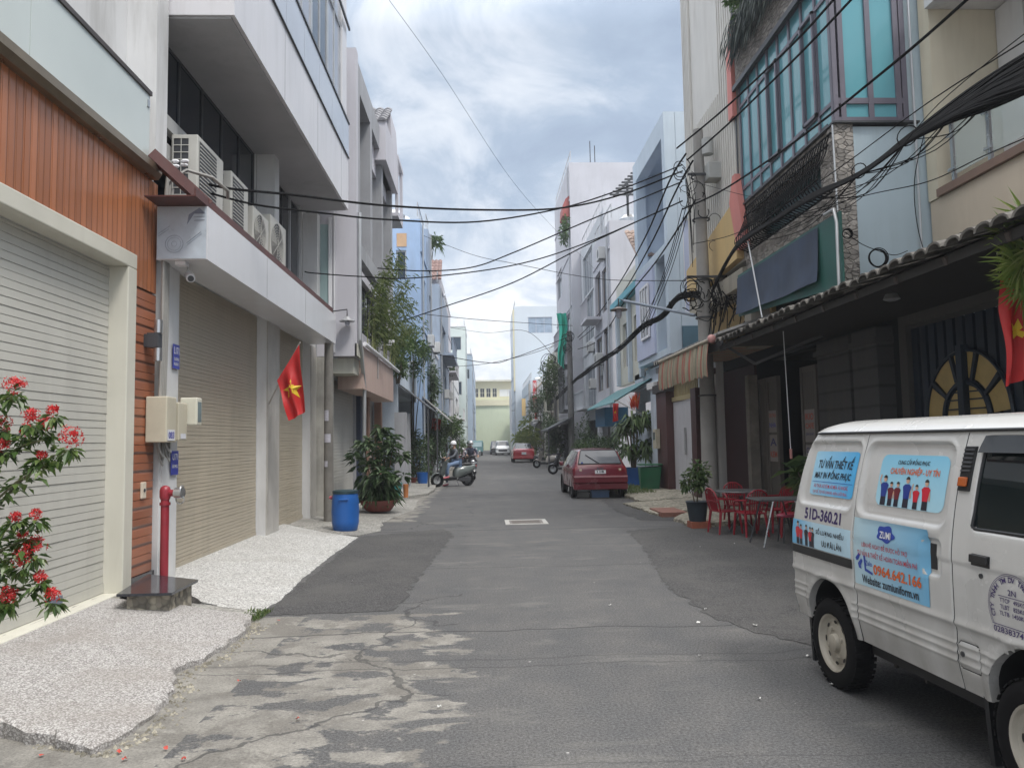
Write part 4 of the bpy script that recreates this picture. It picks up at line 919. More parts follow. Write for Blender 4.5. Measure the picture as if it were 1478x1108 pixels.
M_ltblue = paint('washed_blue_wall', (.42, .51, .56), .75, .06, .6, dirt=.45, dirtc=(.27, .31, .33))
M_creamw = paint('cream_render', (.56, .48, .38), .75, .07, .8, dirt=.4, dirtc=(.36, .29, .22))
# ---- R1: near right house with blue folding gate, tile eave, glass balcony
h = thing('cream_house', 'cream and white house at right edge with a glass balcony above a dark blue gate', 'house', (6.2, 8, 0))
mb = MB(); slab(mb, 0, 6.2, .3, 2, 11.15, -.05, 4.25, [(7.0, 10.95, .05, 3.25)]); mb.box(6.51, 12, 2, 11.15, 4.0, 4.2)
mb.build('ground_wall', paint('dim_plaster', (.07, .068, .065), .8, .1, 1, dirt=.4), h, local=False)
M_gateb = ribbed('navy_gate', (.025, .05, .085), 1, .21, 1.0, .2, .45, dark=.3, duty=.3)
mb = MB(); y = 7.02
while y < 10.9: mb.box(6.28, 6.33, y, y+.145, .08, 3.2); mb.box(6.32, 6.34, y+.145, y+.21, .08, 3.2); y += .21
mb.build('folding_gate', paint('navy_steel', (.010, .022, .040), .42, .25, 2, dirt=.2), h, local=False)
# fan ornament: two concentric rows of yellow panes divided by radial bars
fc = (9.72, 1.86); M_fan = paint('ochre_glass', (.46, .34, .13), .35, .15, 3)
mb = MB(); bars = MB()
for a0 in [i*PI/5 for i in range(5)]:
    a1 = a0+PI/5-.10; a0 += .05
    for r0, r1 in ((.52, .86),):
        K = 5; vs = []
        for rr in (r0, r1):
            for k in range(K+1): a = a0+(a1-a0)*k/K; vs.append((6.262, fc[0]+rr*math.cos(a), fc[1]+rr*math.sin(a)))
        mb.add(vs, [(k, k+1, K+2+k, K+1+k) for k in range(K)])
K = 16; vs = [(6.262, fc[0]+.42*math.cos(PI*k/K), fc[1]+.42*math.sin(PI*k/K)) for k in range(K+1)]+[(6.262, fc[0], fc[1])]
mb.add(vs, [(k, k+1, K+1) for k in range(K)]); mb.build('fan_pane', M_fan, h, local=False)
for rr, w in ((.88, .035), (.47, .05)):
    bars.tube([(6.25, fc[0]+rr*math.cos(PI*k/20), fc[1]+rr*math.sin(PI*k/20)) for k in range(21)], w*.7, 6)
for i in range(6): a = i*PI/5; bars.bar((6.25, fc[0]+.5*math.cos(a), fc[1]+.5*math.sin(a)), (6.25, fc[0]+.86*math.cos(a), fc[1]+.86*math.sin(a)), .05)
for z in (.12, .24, .34): bars.bar((6.25, fc[0]-.38, fc[1]+z), (6.25, fc[0]+.38, fc[1]+z), .018)
bars.bar((6.24, fc[0], fc[1]-1.4), (6.24, fc[0], fc[1]+.95), .12); bars.build('fan_bars', MC['navy_steel'], h, local=False)
# upper storey: recessed wall, balcony slab with glass and steel posts
mb = MB(); mb.box(6.80, 7.2, 2, 11.14, 4.3, 5.14); mb.build('balcony_base', M_creamw, h, local=False)
MB().box(6.74, 8.6, 2, 10.88, 5.145, 5.26).build('balcony_slab', paint('brown_edge', (.20, .13, .10), .6, .1, 2), h, local=False)
MB().box(6.78, 9, 10.89, 11.15, 5.145, 12).build('party_pier', paint('cream_pier', (.60, .55, .43), .75, .06, .8, dirt=.4, dirtc=(.4, .33, .24)), h, local=False)
mb = MB(); slab(mb, 0, 8.5, .25, 2, 10.88, 5.27, 9.5, [(7.6, 9.4, 5.5, 8.0)]); mb.box(7.8, 8.49, 10.3, 10.87, 5.27, 8.0); mb.build('upper_wall', M_wallw, h, local=False)
window(h, 0, 8.5, 1, 7.6, 9.4, 5.5, 8.0, M_whitec, paint('curtain_pink', (.4, .33, .30), .6, .1, 2), 2, 1, .07, .06)
MB().box(6.72, 8.8, 2, 10.88, 8.03, 8.4).build('upper_slab', M_wallw, h, local=False)
MB().box(7.6, 7.9, 9.6, 9.9, 5.27, 8.02).build('column', M_wallw, h, local=False)
ly = (6.6, 7.6, 8.7, 9.8, 10.6)
for a, b in zip(ly[:-1], ly[1:]): MB().box(6.84, 6.852, a+.06, b-.06, 5.38, 6.12).build('glass_panel', clearglass('balcony_glass', (.55, .62, .60), .05, .45), h, local=False)
for y in ly: MB().box(6.825, 6.87, y-.03, y+.03, 5.265, 6.16).box(6.80, 6.823, y-.08, y+.08, 5.45, 5.49).box(6.80, 6.823, y-.08, y+.08, 5.95, 5.99).build('baluster', M_steel, h, local=False)
MB().box(6.80, 6.89, 5.6, 10.7, 6.165, 6.23).build('handrail', M_steel, h, local=False, bevel=.01)
# ---- eave of old tiles along R1 and the cafe
def eave_tiles(root, y0, y1, xe, ze, xw, zw, mat, name='tiled_eave', cw=.24):
    "roof falling towards the street: barrel tiles run down the slope, their round ends show along the edge"
    mb = MB(); n = int((y1-y0)/cw); r = random.Random(4); R_ = cw*.52
    for i in range(n):
        yc = y0+(i+.5)*cw; K = 6; rows = 5
        for q in range(rows):
            f0, f1 = q/rows, (q+1.15)/rows; xa, za = xe+(xw-xe)*f0, ze+(zw-ze)*f0+.03+r.uniform(-.008, .012); xb, zb = xe+(xw-xe)*f1, ze+(zw-ze)*f1
            jx = r.uniform(-.025, .025) if q == 0 else 0
            A = [(xa+jx, yc+R_*math.cos(PI*k/K), za+R_*.62*math.sin(PI*k/K)) for k in range(K+1)]
            B = [(xb, yc+R_*.9*math.cos(PI*k/K), zb+R_*.5*math.sin(PI*k/K)) for k in range(K+1)]
            b = len(mb.v); mb.v += A+B
            for k in range(K): mb.f.append((b+k, b+k+1, b+K+2+k, b+K+1+k)); mb.m.append(0)
            if q == 0:
                A2 = [(v_[0]+.004, yc+(v_[1]-yc)*.78, za+(v_[2]-za)*.72) for v_ in A]; b = len(mb.v); mb.v += A+A2
                for k in range(K): mb.f.append((b+k, b+k+1, b+K+2+k, b+K+1+k)); mb.m.append(0)
    mb.add([(xe+.05, y0, ze-.02), (xe+.05, y1, ze-.02), (xw, y1, zw-.02), (xw, y0, zw-.02)], [(0, 1, 2, 3)])
    MB().box(xe+.10, xe+.14, y0, y1, ze-.12, ze-.025).box(xe+.15, xw, y0, y1, ze-.03, ze-.0).build('eave_board', paint('shade_dark_board', (.022, .02, .018), .85, .2, 3), root, local=False)  # board and underside coloured near-black to deepen the shade beneath the tile edge
    return mb.build(name, mat, root, local=False)
M_oldtile = paint('mossy_tile', (.155, .145, .13), .85, .35, 6, dirt=.7, dirtc=(.05, .048, .045), bump=.5, bscale=30)
t = thing('tiled_awning_roof', 'old mossy barrel-tile eave running along the right side above gate and cafe', 'roof', (5.3, 9, 3.4))
eave_tiles(t, 3.5, 14.4, 4.42, 3.42, 6.18, 4.0, M_oldtile)
g = MB(); y = 3.6
while y < 14.3: g.bar((4.5, y, 3.33), (6.18, y, 3.88), .05, .08); y += .9
g.build('rafter', paint('dark_timber', (.045, .035, .03), .8, .2, 3), t, local=False)
# corrugated shed roof farther along
def corrugated(root, y0, y1, xe, ze, xw, zw, mat, name='corrugated_sheet', per=.19, amp=.045):
    mb = MB(); n = int((y1-y0)/per*6); A = []; B = []
    for i in range(n+1):
        y = y0+(y1-y0)*i/n; dz = amp*math.sin(2*PI*y/per)
        A.append((xe, y, ze+dz)); B.append((xw, y, zw+dz))
    b = len(mb.v); mb.v += A+B+[(a[0], a[1], a[2]-.03) for a in A]
    for i in range(n):
        mb.f.append((b+i, b+i+1, b+n+2+i, b+n+1+i)); mb.m.append(0)
        mb.f.append((b+2*n+2+i, b+2*n+3+i, b+i+1, b+i)); mb.m.append(0)
    return mb.build(name, mat, root, local=False)
t = thing('corrugated_shed_roof', 'grey corrugated sheet roof edge behind the concrete pole', 'roof', (5, 17, 3.6))
corrugated(t, 14.4, 20.0, 4.5, 3.62, 6.1, 4.15, paint('fibre_cement', (.21, .205, .20), .85, .2, 3, dirt=.6), per=.24, amp=.06)
MB().box(4.56, 4.6, 14.4, 20.0, 3.36, 3.5).build('fascia', M_dark, t, local=False)
# ---- R2: teal-glazed house, cafe on the ground floor
h = thing('teal_glass_house', 'stone and pale blue house with teal bay windows and iron balcony grille', 'house', (5.4, 13, 0))
mb = MB(); mb.box(5.42, 12, 11.2, 11.4, 3.4, 6.35); mb.box(5.42, 5.6, 11.41, 15.35, 4.6, 6.34) if False else None
mb.box(12, 12.2, 11.2, 15.4, 0, 14); mb.build('side_wall', M_ltblue, h, local=False)
mb = MB(); slab(mb, 0, 5.42, .25, 11.42, 15.3, 4.55, 6.38, [(11.75, 14.85, 5.38, 6.2)]); mb.box(5.39, 5.68, 11.17, 11.41, 3.5, 6.38); mb.build('stone_wall', M_stone, h, local=False)
MB().box(5.36, 5.7, 11.45, 15.35, 8.95, 9.9).build('stone_parapet', M_stone, h, local=False)
MB().box(5.75, 5.8, 11.6, 15, 5.2, 6.3).build('teal_room_pane', paint('deep_teal', (.01, .05, .055), .3, .2, 2), h, local=False)
# iron grille: belly bars
g = MB(); n = 34
for i in range(n+1):
    y = 11.3+(15.0-11.3)*i/n; g.tube([(5.38, y, 6.28), (5.33, y, 6.15), (5.31, y, 6.0), (5.23, y, 5.82), (5.14, y, 5.66), (5.13, y, 5.52), (5.20, y, 5.42), (5.37, y, 5.36)], .011, 4)
for x, z in ((5.38, 6.28), (5.32, 6.08), (5.13, 5.55), (5.36, 5.36)): g.bar((x, 11.25, z), (x, 15.05, z), .022)
g.build('balcony_grille', M_wire, h, local=False)
# teal bay: frame and panes, street face and camera face
def bay(X, y0, y1, z0, z1, Xr):
    zs = [z0, z0+.32, z1-.45, z1]
    fr = MB(); fw = .065
    cols = [y0+(y1-y0)*k/8 for k in range(9)]
    for y in cols: fr.box(X, X+.07, y-fw/2, y+fw/2, z0, z1)
    for z in zs: fr.box(X+.002, X+.068, y0, y1, z-fw/2, z+fw/2)
    fo = fr.build('bay_frame', M_frame, h, local=False)
    for k in range(8):
        for a, b in zip(zs[:-1], zs[1:]):
            g = MB().box(X+.03, X+.04, cols[k]+.02, cols[k+1]-.02, a+.02, b-.02); sub(g, 'pane', M_teal, fo, h)
    # opened sashes proud of the frame
    for k in (1, 4):
        g = MB(); a, b = cols[k], cols[k+1]
        for u0, u1, w0, w1 in ((a, a+.05, zs[1], zs[2]), (b-.05, b, zs[1], zs[2]), (a, b, zs[1], zs[1]+.05), (a, b, zs[2]-.05, zs[2])): g.box(X-.04, X-.005, u0, u1, w0, w1)
        sub(g, 'sash', M_frame, fo, h)
    fr = MB(); Y = y0; xs = [X, X+.05, (X+Xr)/2-.04, Xr-.09, Xr]
    for x in (X+.035, X+.16, (X+.16+Xr-.12)/2, Xr-.12, Xr-.02): fr.box(x-.04, x+.04, Y-.005, Y+.07, z0, z1)
    for z in (z0+.03, z0+.33, z1-.42, z1-.02): fr.box(X, Xr, Y, Y+.068, z-.045, z+.045)
    fo = fr.build('bay_side_frame', M_frame, h, local=False)
    for a, b in ((z0+.06, z0+.29), (z0+.37, z1-.46), (z1-.38, z1-.05)):
        for c, d in ((X+.2, (X+.16+Xr-.12)/2-.04), ((X+.16+Xr-.12)/2+.04, Xr-.16)):
            sub(MB().box(c-.01, d+.01, Y+.03, Y+.04, a-.01, b+.01), 'pane', M_teal, fo, h)
bay(5.40, 11.18, 15.3, 6.42, 8.92, 6.55)
MB().box(5.36, 6.7, 11.12, 15.35, 6.385, 6.415).box(5.42, 6.55, 11.45, 15.3, 6.42, 6.5).build('bay_sill', M_dark, h, local=False)
mb = MB(); mb.box(5.60, 12, 11.5, 15.3, 6.5, 13.5); mb.build('core', M_ltblue, h, local=False)
MB().box(6.56, 12, 11.2, 11.48, 6.36, 14).build('side_wall_upper', M_ltblue, h, local=False)
MB().box(5.3, 5.36, 11.3, 15.4, 8.85, 8.95).build('drip_edge', M_dark, h, local=False)
g = MB(); g.tube([(5.36, 11.16, 6.36), (5.36, 11.12, 4.9)], .016, 8); g.tube([(6.62, 11.12, 9), (6.62, 11.12, 6.4), (6.6, 11.1, 4.2)], .02, 6); g.build('downpipe', M_alu, h, local=False, smooth=True)
# navy awning board with green edge
t = thing('canvas_awning', 'faded navy canvas stretched over a dark green board above the cafe roof', 'awning', (5.0, 12.7, 4.2))
MB().prism([(10.32, 3.72), (14.65, 4.0), (14.62, 4.80), (10.32, 4.78)], 0, 5.0, 5.03).build('green_board', paint('bottle_green', (.012, .085, .07), .5, .2, 2, dirt=.2), t, local=False)
mb = MB(); NU, NV = 24, 10; vs = []
for i in range(NU+1):
    for j in range(NV+1):
        u, v_ = i/NU, j/NV; y = 11.0+u*3.62; top = 4.74; bot = 3.93-.02*math.sin(u*PI)+u*.10
        z = bot+(top-bot)*v_; x = 4.985-.05*(1-v_)**3-.02*math.sin(u*13+v_*2)*(1-v_)
        vs.append((x, y, z))
mb.add(vs, [(i*(NV+1)+j, i*(NV+1)+j+1, (i+1)*(NV+1)+j+1, (i+1)*(NV+1)+j) for i in range(NU) for j in range(NV)])
mb.build('canvas', paint('faded_navy', (.032, .048, .085), .7, .3, 2.5, dirt=.35, dirtc=(.09, .11, .14)), t, local=False, smooth=True)
MB().tube([(4.93, 10.30, 3.7), (4.93, 10.28, 4.6), (4.96, 10.4, 4.83), (4.96, 10.7, 4.84)], .022, 8).build('steel_pole', M_alu, t, local=False, smooth=True)
MB().tube([(4.92, 13.75, 5.25), (4.92, 13.2, 3.75)], .016, 8).build('steel_pole', M_alu, t, local=False, smooth=True)
# roof garden
gl = leafmat('garden_leaf', (.05, .11, .03), (.09, .17, .05), (.16, .24, .09)); gl2 = leafmat('trailing_leaf', (.035, .05, .055), (.07, .095, .09), (.12, .14, .12))
def cloud_leaves(mb, c, rx, ry, rz, n, size, seed, droop=.25, wr=.45, clumps=9, mi=0):
    "leaves gathered in clumps spread through an ellipsoid so that gaps stay open"
    r = random.Random(seed); cs = []
    for k in range(clumps):
        while True:
            q = Vector((r.uniform(-1, 1), r.uniform(-1, 1), r.uniform(-1, 1)))
            if q.length < 1: break
        q *= .78; cs.append((Vector((c[0]+q.x*rx, c[1]+q.y*ry, c[2]+q.z*rz)), r.uniform(.28, .5)))
    for i in range(n):
        cc_, rr = cs[r.randrange(clumps)]; q = Vector((r.gauss(0, 1), r.gauss(0, 1), r.gauss(0, 1)))
        q = q/max(q.length, .01)*(r.random()**.4)*rr
        p_ = cc_+Vector((q.x*rx, q.y*ry, q.z*rz)); d = (q+Vector((r.uniform(-.5, .5), r.uniform(-.5, .5), r.uniform(-.3, .5)))).normalized()
        L = size*r.uniform(.6, 1.3); mb.leaf(p_, d, L, L*wr, droop=droop, mi=mi)
    return mb
t = thing('balcony_plants', 'bushy green and trailing plants on the stone parapet above the teal windows', 'plants', (5.4, 14, 9.9))
mb = MB(); cloud_leaves(mb, (5.45, 14.5, 10.55), .45, .9, .55, 900, .16, 21); cloud_leaves(mb, (5.45, 13.2, 10.9), .5, 1.0, .7, 900, .17, 22); mb.build('shrub', gl, t, local=False)
mb = MB(); r = random.Random(8)
for i in range(420):
    y = r.uniform(11.6, 15.3); x0 = r.uniform(5.2, 5.45); L = r.uniform(.35, .95); z = 10.15+r.uniform(-.1, .2)
    for k in range(3): mb.leaf((x0-.12*k*.4, y+r.uniform(-.1, .1), z-L*k/3), Vector((-.35, r.uniform(-.3, .3), -1)), L/2.4, .035, droop=.2)
mb.build('trailing_fronds', gl2, t, local=False)
# ---- cafe: pillars, dark interior, panelled doors, drop pole
h = thing('cafe', 'dark open-fronted cafe under the tiled eave with grey panelled doors and stone pillars', 'cafe', (6, 14, 0))
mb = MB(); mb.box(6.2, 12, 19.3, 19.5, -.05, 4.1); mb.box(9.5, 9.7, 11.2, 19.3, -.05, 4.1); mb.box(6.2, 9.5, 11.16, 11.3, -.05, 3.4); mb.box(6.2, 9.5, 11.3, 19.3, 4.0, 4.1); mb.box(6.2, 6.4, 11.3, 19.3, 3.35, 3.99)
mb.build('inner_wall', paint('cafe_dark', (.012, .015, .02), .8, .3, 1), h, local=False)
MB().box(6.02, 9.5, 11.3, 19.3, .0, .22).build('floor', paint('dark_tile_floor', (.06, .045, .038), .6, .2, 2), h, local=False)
for y0, y1 in ((12.2, 13.4), (11.32, 12.1)):
    mb = MB(); mb.box(5.95, 6.4, y0, y1, 0, 3.30); mb.box(5.90, 6.4, y0-.04, y1+.04, 3.05, 3.14)
    mb.build('pillar', ribbed('scored_plaster', (.065, .066, .068), 2, .3, .5, .12, .85, dark=.6, dirt=.5), h, local=False)
M_door = ribbed('slatted_door', (.10, .092, .08), 1, .075, .8, .12, .6, dark=.55, dirt=.3)
M_doorf = paint('door_frame_wood', (.105, .095, .085), .6, .12, 3, dirt=.3)
def paneldoor(y0, y1, z1, n=1):
    f = MB(); f.box(5.98, 6.06, y0, y0+.09, .22, z1); f.box(5.98, 6.06, y1-.09, y1, .22, z1); f.box(5.985, 6.055, y0+.09, y1-.09, z1-.1, z1); f.box(5.985, 6.055, y0+.09, y1-.09, .22, .4); f.box(5.985, 6.055, y0+.09, y1-.09, 1.25, 1.33)
    fo = f.build('door', M_doorf, h, local=False); sub(MB().box(6.0, 6.03, y0+.09, y1-.09, .4, z1-.1), 'panel', M_door, fo, h)
paneldoor(13.55, 14.25, 2.95); paneldoor(15.4, 16.0, 2.9); paneldoor(16.02, 16.5, 2.9)
MB().box(5.75, 5.95, 16.4, 16.62, .0, 3.0).build('tree_like_post', paint('stained_post', (.20, .18, .155), .9, .25, 4, dirt=.8, bump=.5), h, local=False)
MB().box(6.1, 6.16, 17.0, 19.2, .2, 3.3).build('maroon_panel', paint('dark_maroon', (.035, .009, .012), .7, .2, 1), h, local=False)
MB().box(6.12, 6.4, 14.3, 15.35, .22, .9).box(6.7, 7.3, 14.2, 15.2, .22, 1.3).build('counter', paint('counter_dark', (.06, .04, .03), .6, .2, 3), h, local=False)
def poster(name, lab, X, y0, y1, z0, z1, rows, wrap=None):
    t = thing(name, lab, 'poster', (X, (y0+y1)/2, z0))
    MB().box(X-.003, X, y0, y1, z0, z1).build('sheet', paint('poster_paper', (.26, .24, .225), .7, .08, 9), t, local=False)
    for s, z, h_, c in rows: wall_text(t, s, (X-.006, (y0+y1)/2, z), (0, -1, 0), (0, 0, 1), (y1-y0)*.82, h_, c, .02)
M_ored = paint('poster_red', (.40, .07, .04), .6, .1, 9); M_navyink = paint('navy_ink', (.03, .03, .13), .5, .1, 9)
poster('poster', 'cream notice with red lettering high on the right-hand cafe door', 5.985, 13.68, 14.12, 1.55, 2.15, [('IKIO', 2.02, .12, M_ored), ('CAFE', 1.85, .10, M_ored), ('GIAI KHAT', 1.70, .05, M_navyink)])
poster('poster', 'grey notice with a dark figure below the red-lettered one on the cafe door', 5.985, 13.68, 14.12, .95, 1.5, [('COM', 1.4, .1, M_navyink), ('0908 121', 1.15, .06, M_navyink), ('MI - HU TIEU', 1.04, .05, M_ored)])
poster('poster', 'faded blue-lettered notice on the left-hand cafe door', 5.985, 15.48, 15.92, 1.75, 2.2, [('CHO THUE', 2.1, .08, M_ored), ('NHA', 1.9, .1, M_ink)])
poster('poster', 'notice with orange block lettering low on the left-hand cafe door', 5.985, 15.48, 15.92, 1.15, 1.7, [('A', 1.55, .16, M_navyink), ('KEM', 1.3, .12, M_ored)])
t = thing('hanging_rope', 'thin pale cord hanging down from the cafe eave', 'cord', (4.75, 12.2, 1))
a = P(1130, 470, 1, 12.4); b = P(1142, 660, 1, 12.4); MB().tube([a+Vector((0, 0, .3)), a, (a+b)/2, b], .007, 5).build('cord', M_whitec, t, local=False); MB().tube([b+Vector((0, 0, .14)), b-Vector((0, 0, .02))], .022, 6).build('handle', paint('pink_grip', (.45, .2, .18), .5, .1, 5), t, local=False)
t = thing('flood_lamp', 'small pale lamp fixed under the tiled eave', 'lamp', (5.0, 8.9, 3.2))
a = P(1287, 432, 1, 9.2); MB().tube([a+Vector((0, 0, .25)), a+Vector((0, 0, .08))], .012, 6).build('stem', M_dark, t, local=False); MB().lathe([(.0, .09), (.06, .085), (.10, .0), (.05, -.02), (0, -.02)], tuple(a), 14).build('shade', M_alu, t, local=False, smooth=True)
# green awning flap with arm, striped awning
t = thing('retractable_awning', 'dark green awning sheet folded half in under the eave with a steel arm', 'awning', (5.2, 14.5, 3.5))
mb = MB(); mb.quad((6.1, 12.6, 3.62), (4.75, 12.6, 3.42), (4.75, 14.5, 3.44), (6.1, 14.5, 3.64)); mb.quad((6.1, 12.6, 3.61), (6.1, 14.5, 3.63), (4.75, 14.5, 3.43), (4.75, 12.6, 3.41)); mb.build('sheet', paint('dark_green_sheet', (.02, .06, .055), .6, .2, 2), t, local=False)
MB().bar((4.75, 14.55, 3.38), (5.2, 14.4, 3.05), .05).bar((5.2, 14.4, 3.05), (5.9, 13.0, 3.4), .05).build('arm', M_dark, t, local=False)
m, p = newmat('striped_canvas'); v = wpos(); g_ = N('ShaderNodeSeparateXYZ'); LK(v, g_.inputs[0])
fr_ = mth('FRACT', mth('DIVIDE', g_.outputs[1], .62)); st_ = rampn(fr_, [(0, (.30, .27, .19)), (.12, (.20, .19, .14)), (.2, (.33, .30, .21)), (.45, (.36, .10, .07)), (.52, (.30, .09, .06)), (.6, (.33, .30, .21)), (.75, (.42, .38, .28)), (.8, (.42, .10, .07)), (.93, (.30, .27, .19))], 'CONSTANT')
st_ = mixc(mth('MULTIPLY', rampn(noise(wpos((1, 1, .5)), 3, 6, .7, .5), [(.40, 0), (.7, 1)]), .65), st_, (.16, .14, .10)); LK(st_, p.inputs['Base Color']); p.inputs['Roughness'].default_value = .85; M_stripe = m
t = thing('striped_awning', 'faded cream and red striped canvas awning with a ragged scalloped edge', 'awning', (4.5, 16.7, 3.2))
mb = MB(); NU = 56; NV = 8; vs = []; r = random.Random(2)
for i in range(NU+1):
    y = 14.75+(18.9-14.75)*i/NU; drop = .62+.05*abs(math.sin(i*PI/4))+r.uniform(-.02, .03)
    for j in range(NV+1): v_ = j/NV; vs.append((4.42-.05*math.sin(v_*2.2)+.015*math.sin(i*1.3), y, 3.52-drop*v_))
mb.add(vs, [(i*(NV+1)+j, i*(NV+1)+j+1, (i+1)*(NV+1)+j+1, (i+1)*(NV+1)+j) for i in range(NU) for j in range(NV)])
mb.build('valance', M_stripe, t, local=False, smooth=True)
MB().tube([(4.42, 14.6, 3.56), (4.42, 19.0, 3.56)], .035, 10).build('roller', paint('striped_roller', (.4, .36, .28), .6, .1, 4), t, local=False, smooth=True)
MB().ball((4.42, 14.55, 3.56), .085, 12).build('end_ball', paint('pink_ball', (.55, .28, .26), .5, .08, 6), t, local=False, smooth=True)
mb = MB(); mb.quad((4.5, 14.75, 3.5), (6.1, 14.75, 3.55), (6.1, 18.9, 3.55), (4.5, 18.9, 3.5)); mb.build('top_sheet', M_stripe, t, local=False)
# ---- R3: ribbed white building with coral band and yellow balcony
M_rib = ribbed('ribbed_cladding', (.50, .47, .43), 1, .23, .9, .06, .6, dark=.42, duty=.22)
h = thing('ribbed_building', 'tall off-white building clad in vertical ribs behind the concrete pole', 'building', (5.4, 17.5, 0))
M_offw = paint('off_white_sheet', (.60, .585, .55), .65, .07, .5, dirt=.4, dirtc=(.34, .31, .27))
mb = MB(); mb.box(5.46, 12, 15.45, 19.45, 5.3, 15.5); mb.build('wall', M_offw, h, local=False)
mb = MB(); y = 15.5
while y < 19.4:
    mb.box(5.40, 5.455, y, y+.07, 5.95, 15.45) if (y < 16.6) else mb.box(5.40, 5.455, y, y+.05, 5.95, 9.4); y += .15
y = 18.9
while y < 19.42: mb.box(5.40, 5.455, y, y+.06, 9.4, 15.45); y += .13
mb.build('ribs', M_offw, h, local=False)
MB().box(5.385, 5.40, 15.47, 15.53, 6.9, 15.4).build('dark_channel', M_dark, h, local=False)
M_coral = paint('coral_paint', (.62, .22, .19), .6, .05, 1, dirt=.2)
MB().prism([(15.42, 8.35), (15.7, 8.35), (15.7, 9.75), (15.42, 10.3)], 0, 5.30, 5.395).build('coral_panel', M_coral, h, local=False)
mb = MB(); mb.prism([(14.95, 5.5), (15.42, 5.5), (15.80, 6.6), (15.55, 7.1), (15.38, 7.1)], 0, 5.28, 5.395); mb.build('coral_panel', paint('coral_paint', (.62, .22, .19), .6, .05, 1, dirt=.2), h, local=False)
M_ochre = paint('ochre_render', (.60, .43, .20), .75, .08, .8, dirt=.4, dirtc=(.38, .29, .16))
mb = MB(); mb.prism([(15.5, 5.35), (19.4, 5.15), (19.4, 5.95), (15.5, 6.6)], 0, 5.30, 5.45); mb.box(5.9, 6.0, 15.3, 19.4, 3.6, 5.3); mb.build('yellow_balcony', M_ochre, h, local=False)
mb = MB(); mb.box(5.36, 12, 15.36, 19.44, 4.78, 5.14); mb.build('beige_band', paint('beige_band', (.38, .35, .29), .8, .08, 1, dirt=.5), h, local=False)
mb = MB(); mb.box(5.5, 5.9, 15.36, 15.75, 3.5, 4.78); mb.build('pier', paint('beige_pier', (.36, .335, .29), .8, .08, 1, dirt=.5), h, local=False)
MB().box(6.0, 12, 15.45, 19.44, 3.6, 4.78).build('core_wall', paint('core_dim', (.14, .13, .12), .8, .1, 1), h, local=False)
# ---- maroon gate house with light steel gate
h = thing('maroon_gateway', 'dark maroon gate piers framing a pale steel door with a gold transom', 'gateway', (5.6, 21, 0))
M_mar = paint('maroon_tile', (.075, .028, .028), .5, .25, 2, dirt=.4)
mb = MB(); mb.box(5.45, 5.95, 19.52, 20.0, -.05, 2.95); mb.box(5.45, 6.0, 22.7, 24.0, -.05, 3.05); mb.box(5.5, 6.0, 19.5, 24.0, 3.3, 3.45); mb.build('pier', M_mar, h, local=False)
MB().box(5.35, 6.1, 22.5, 24.05, 3.055, 3.3).build('pier_cap', paint('dark_cornice', (.035, .03, .03), .7, .2, 3), h, local=False)
mb = MB(); mb.box(5.66, 5.72, 20.02, 22.68, .12, 2.72); go_ = mb.build('steel_door', ribbed('pale_steel_door', (.55, .55, .58), 1, .155, .6, .04, .45, dark=.75, dirt=.25), h, local=False)
sub(MB().box(5.60, 5.65, 21.28, 21.36, 1.2, 1.95), 'handle', M_alu, go_, h)
mb = MB(); mb.box(5.62, 5.74, 20.01, 22.69, 2.74, 2.86); y = 20.1
while y < 22.6: mb.box(5.66, 5.70, y, y+.07, 2.87, 3.28); y += .17
mb.build('gold_transom', paint('aged_gold', (.36, .30, .16), .5, .15, 3), h, local=False)
MB().box(6.0, 12, 19.5, 19.7, 0, 4.1).build('side_wall', M_wallw, h, local=False)
t = thing('electric_meter_box', 'single beige electricity meter box on the maroon gate pier', 'meter box', (5.4, 23.8, 1.6))
MB().box(5.30, 5.44, 23.55, 23.95, 1.35, 1.95).build('casing', M_meter, t, local=False, bevel=.012)
MB().box(5.292, 5.299, 23.62, 23.88, 1.62, 1.86).build('meter_window', MC['meter_glass'], t, local=False)
# small sky-blue gate pillar and wall beyond
h = thing('garden_wall', 'pale blue garden wall and capped pillar behind the spiky potted plant', 'wall', (5.6, 26, 0))
mb = MB(); mb.box(5.5, 6.3, 24.1, 25.0, -.05, 3.25); mb.box(5.6, 5.8, 25.0, 29, -.05, 2.6); mb.build('wall', M_blue2, h, local=False)
MB().box(5.4, 6.4, 24.06, 25.1, 3.255, 3.45).build('pillar_cap', M_wallw, h, local=False)
# ---- R4: light blue house with portal frame
M_sky1 = paint('baby_blue_render', (.50, .58, .66), .7, .08, .6, dirt=.5, dirtc=(.33, .42, .5))
M_sky2 = paint('periwinkle_render', (.48, .52, .67), .7, .06, .6, dirt=.2)
h = thing('pale_blue_house', 'pale blue house with a tall square portal frame and white shuttered window', 'house', (5.6, 24, 0))
mb = MB(); slab(mb, 0, 5.62, .35, 22.6, 27.4, 4.2, 11.6, [(22.95, 26.9, 7.6, 10.9), (23.0, 24.2, 4.4, 7.3)])
slab(mb, 1, 22.6, .3, 5.98, 8.6, 3.6, 11.6, [(6.1, 6.9, 5.4, 8.3)]); mb.box(8.3, 8.6, 22.9, 27.4, 3.6, 11.6); mb.box(5.98, 8.3, 27.1, 27.4, 3.6, 11.6); mb.box(5.98, 8.3, 22.9, 27.1, 11.2, 11.5); mb.box(5.98, 8.3, 22.9, 27.1, 7.35, 7.55)
mb.build('wall', M_sky1, h, local=False)
MB().box(6.9, 7.1, 23.0, 27.0, 7.56, 11.2).box(6.15, 6.2, 23.0, 24.4, 4.3, 7.3).build('inner_wall', M_sky2, h, local=False)
window(h, 0, 6.1, -1, 23.1, 24.0, 5.0, 6.9, M_whitec, M_glassb, 3, 1, .08, .02)
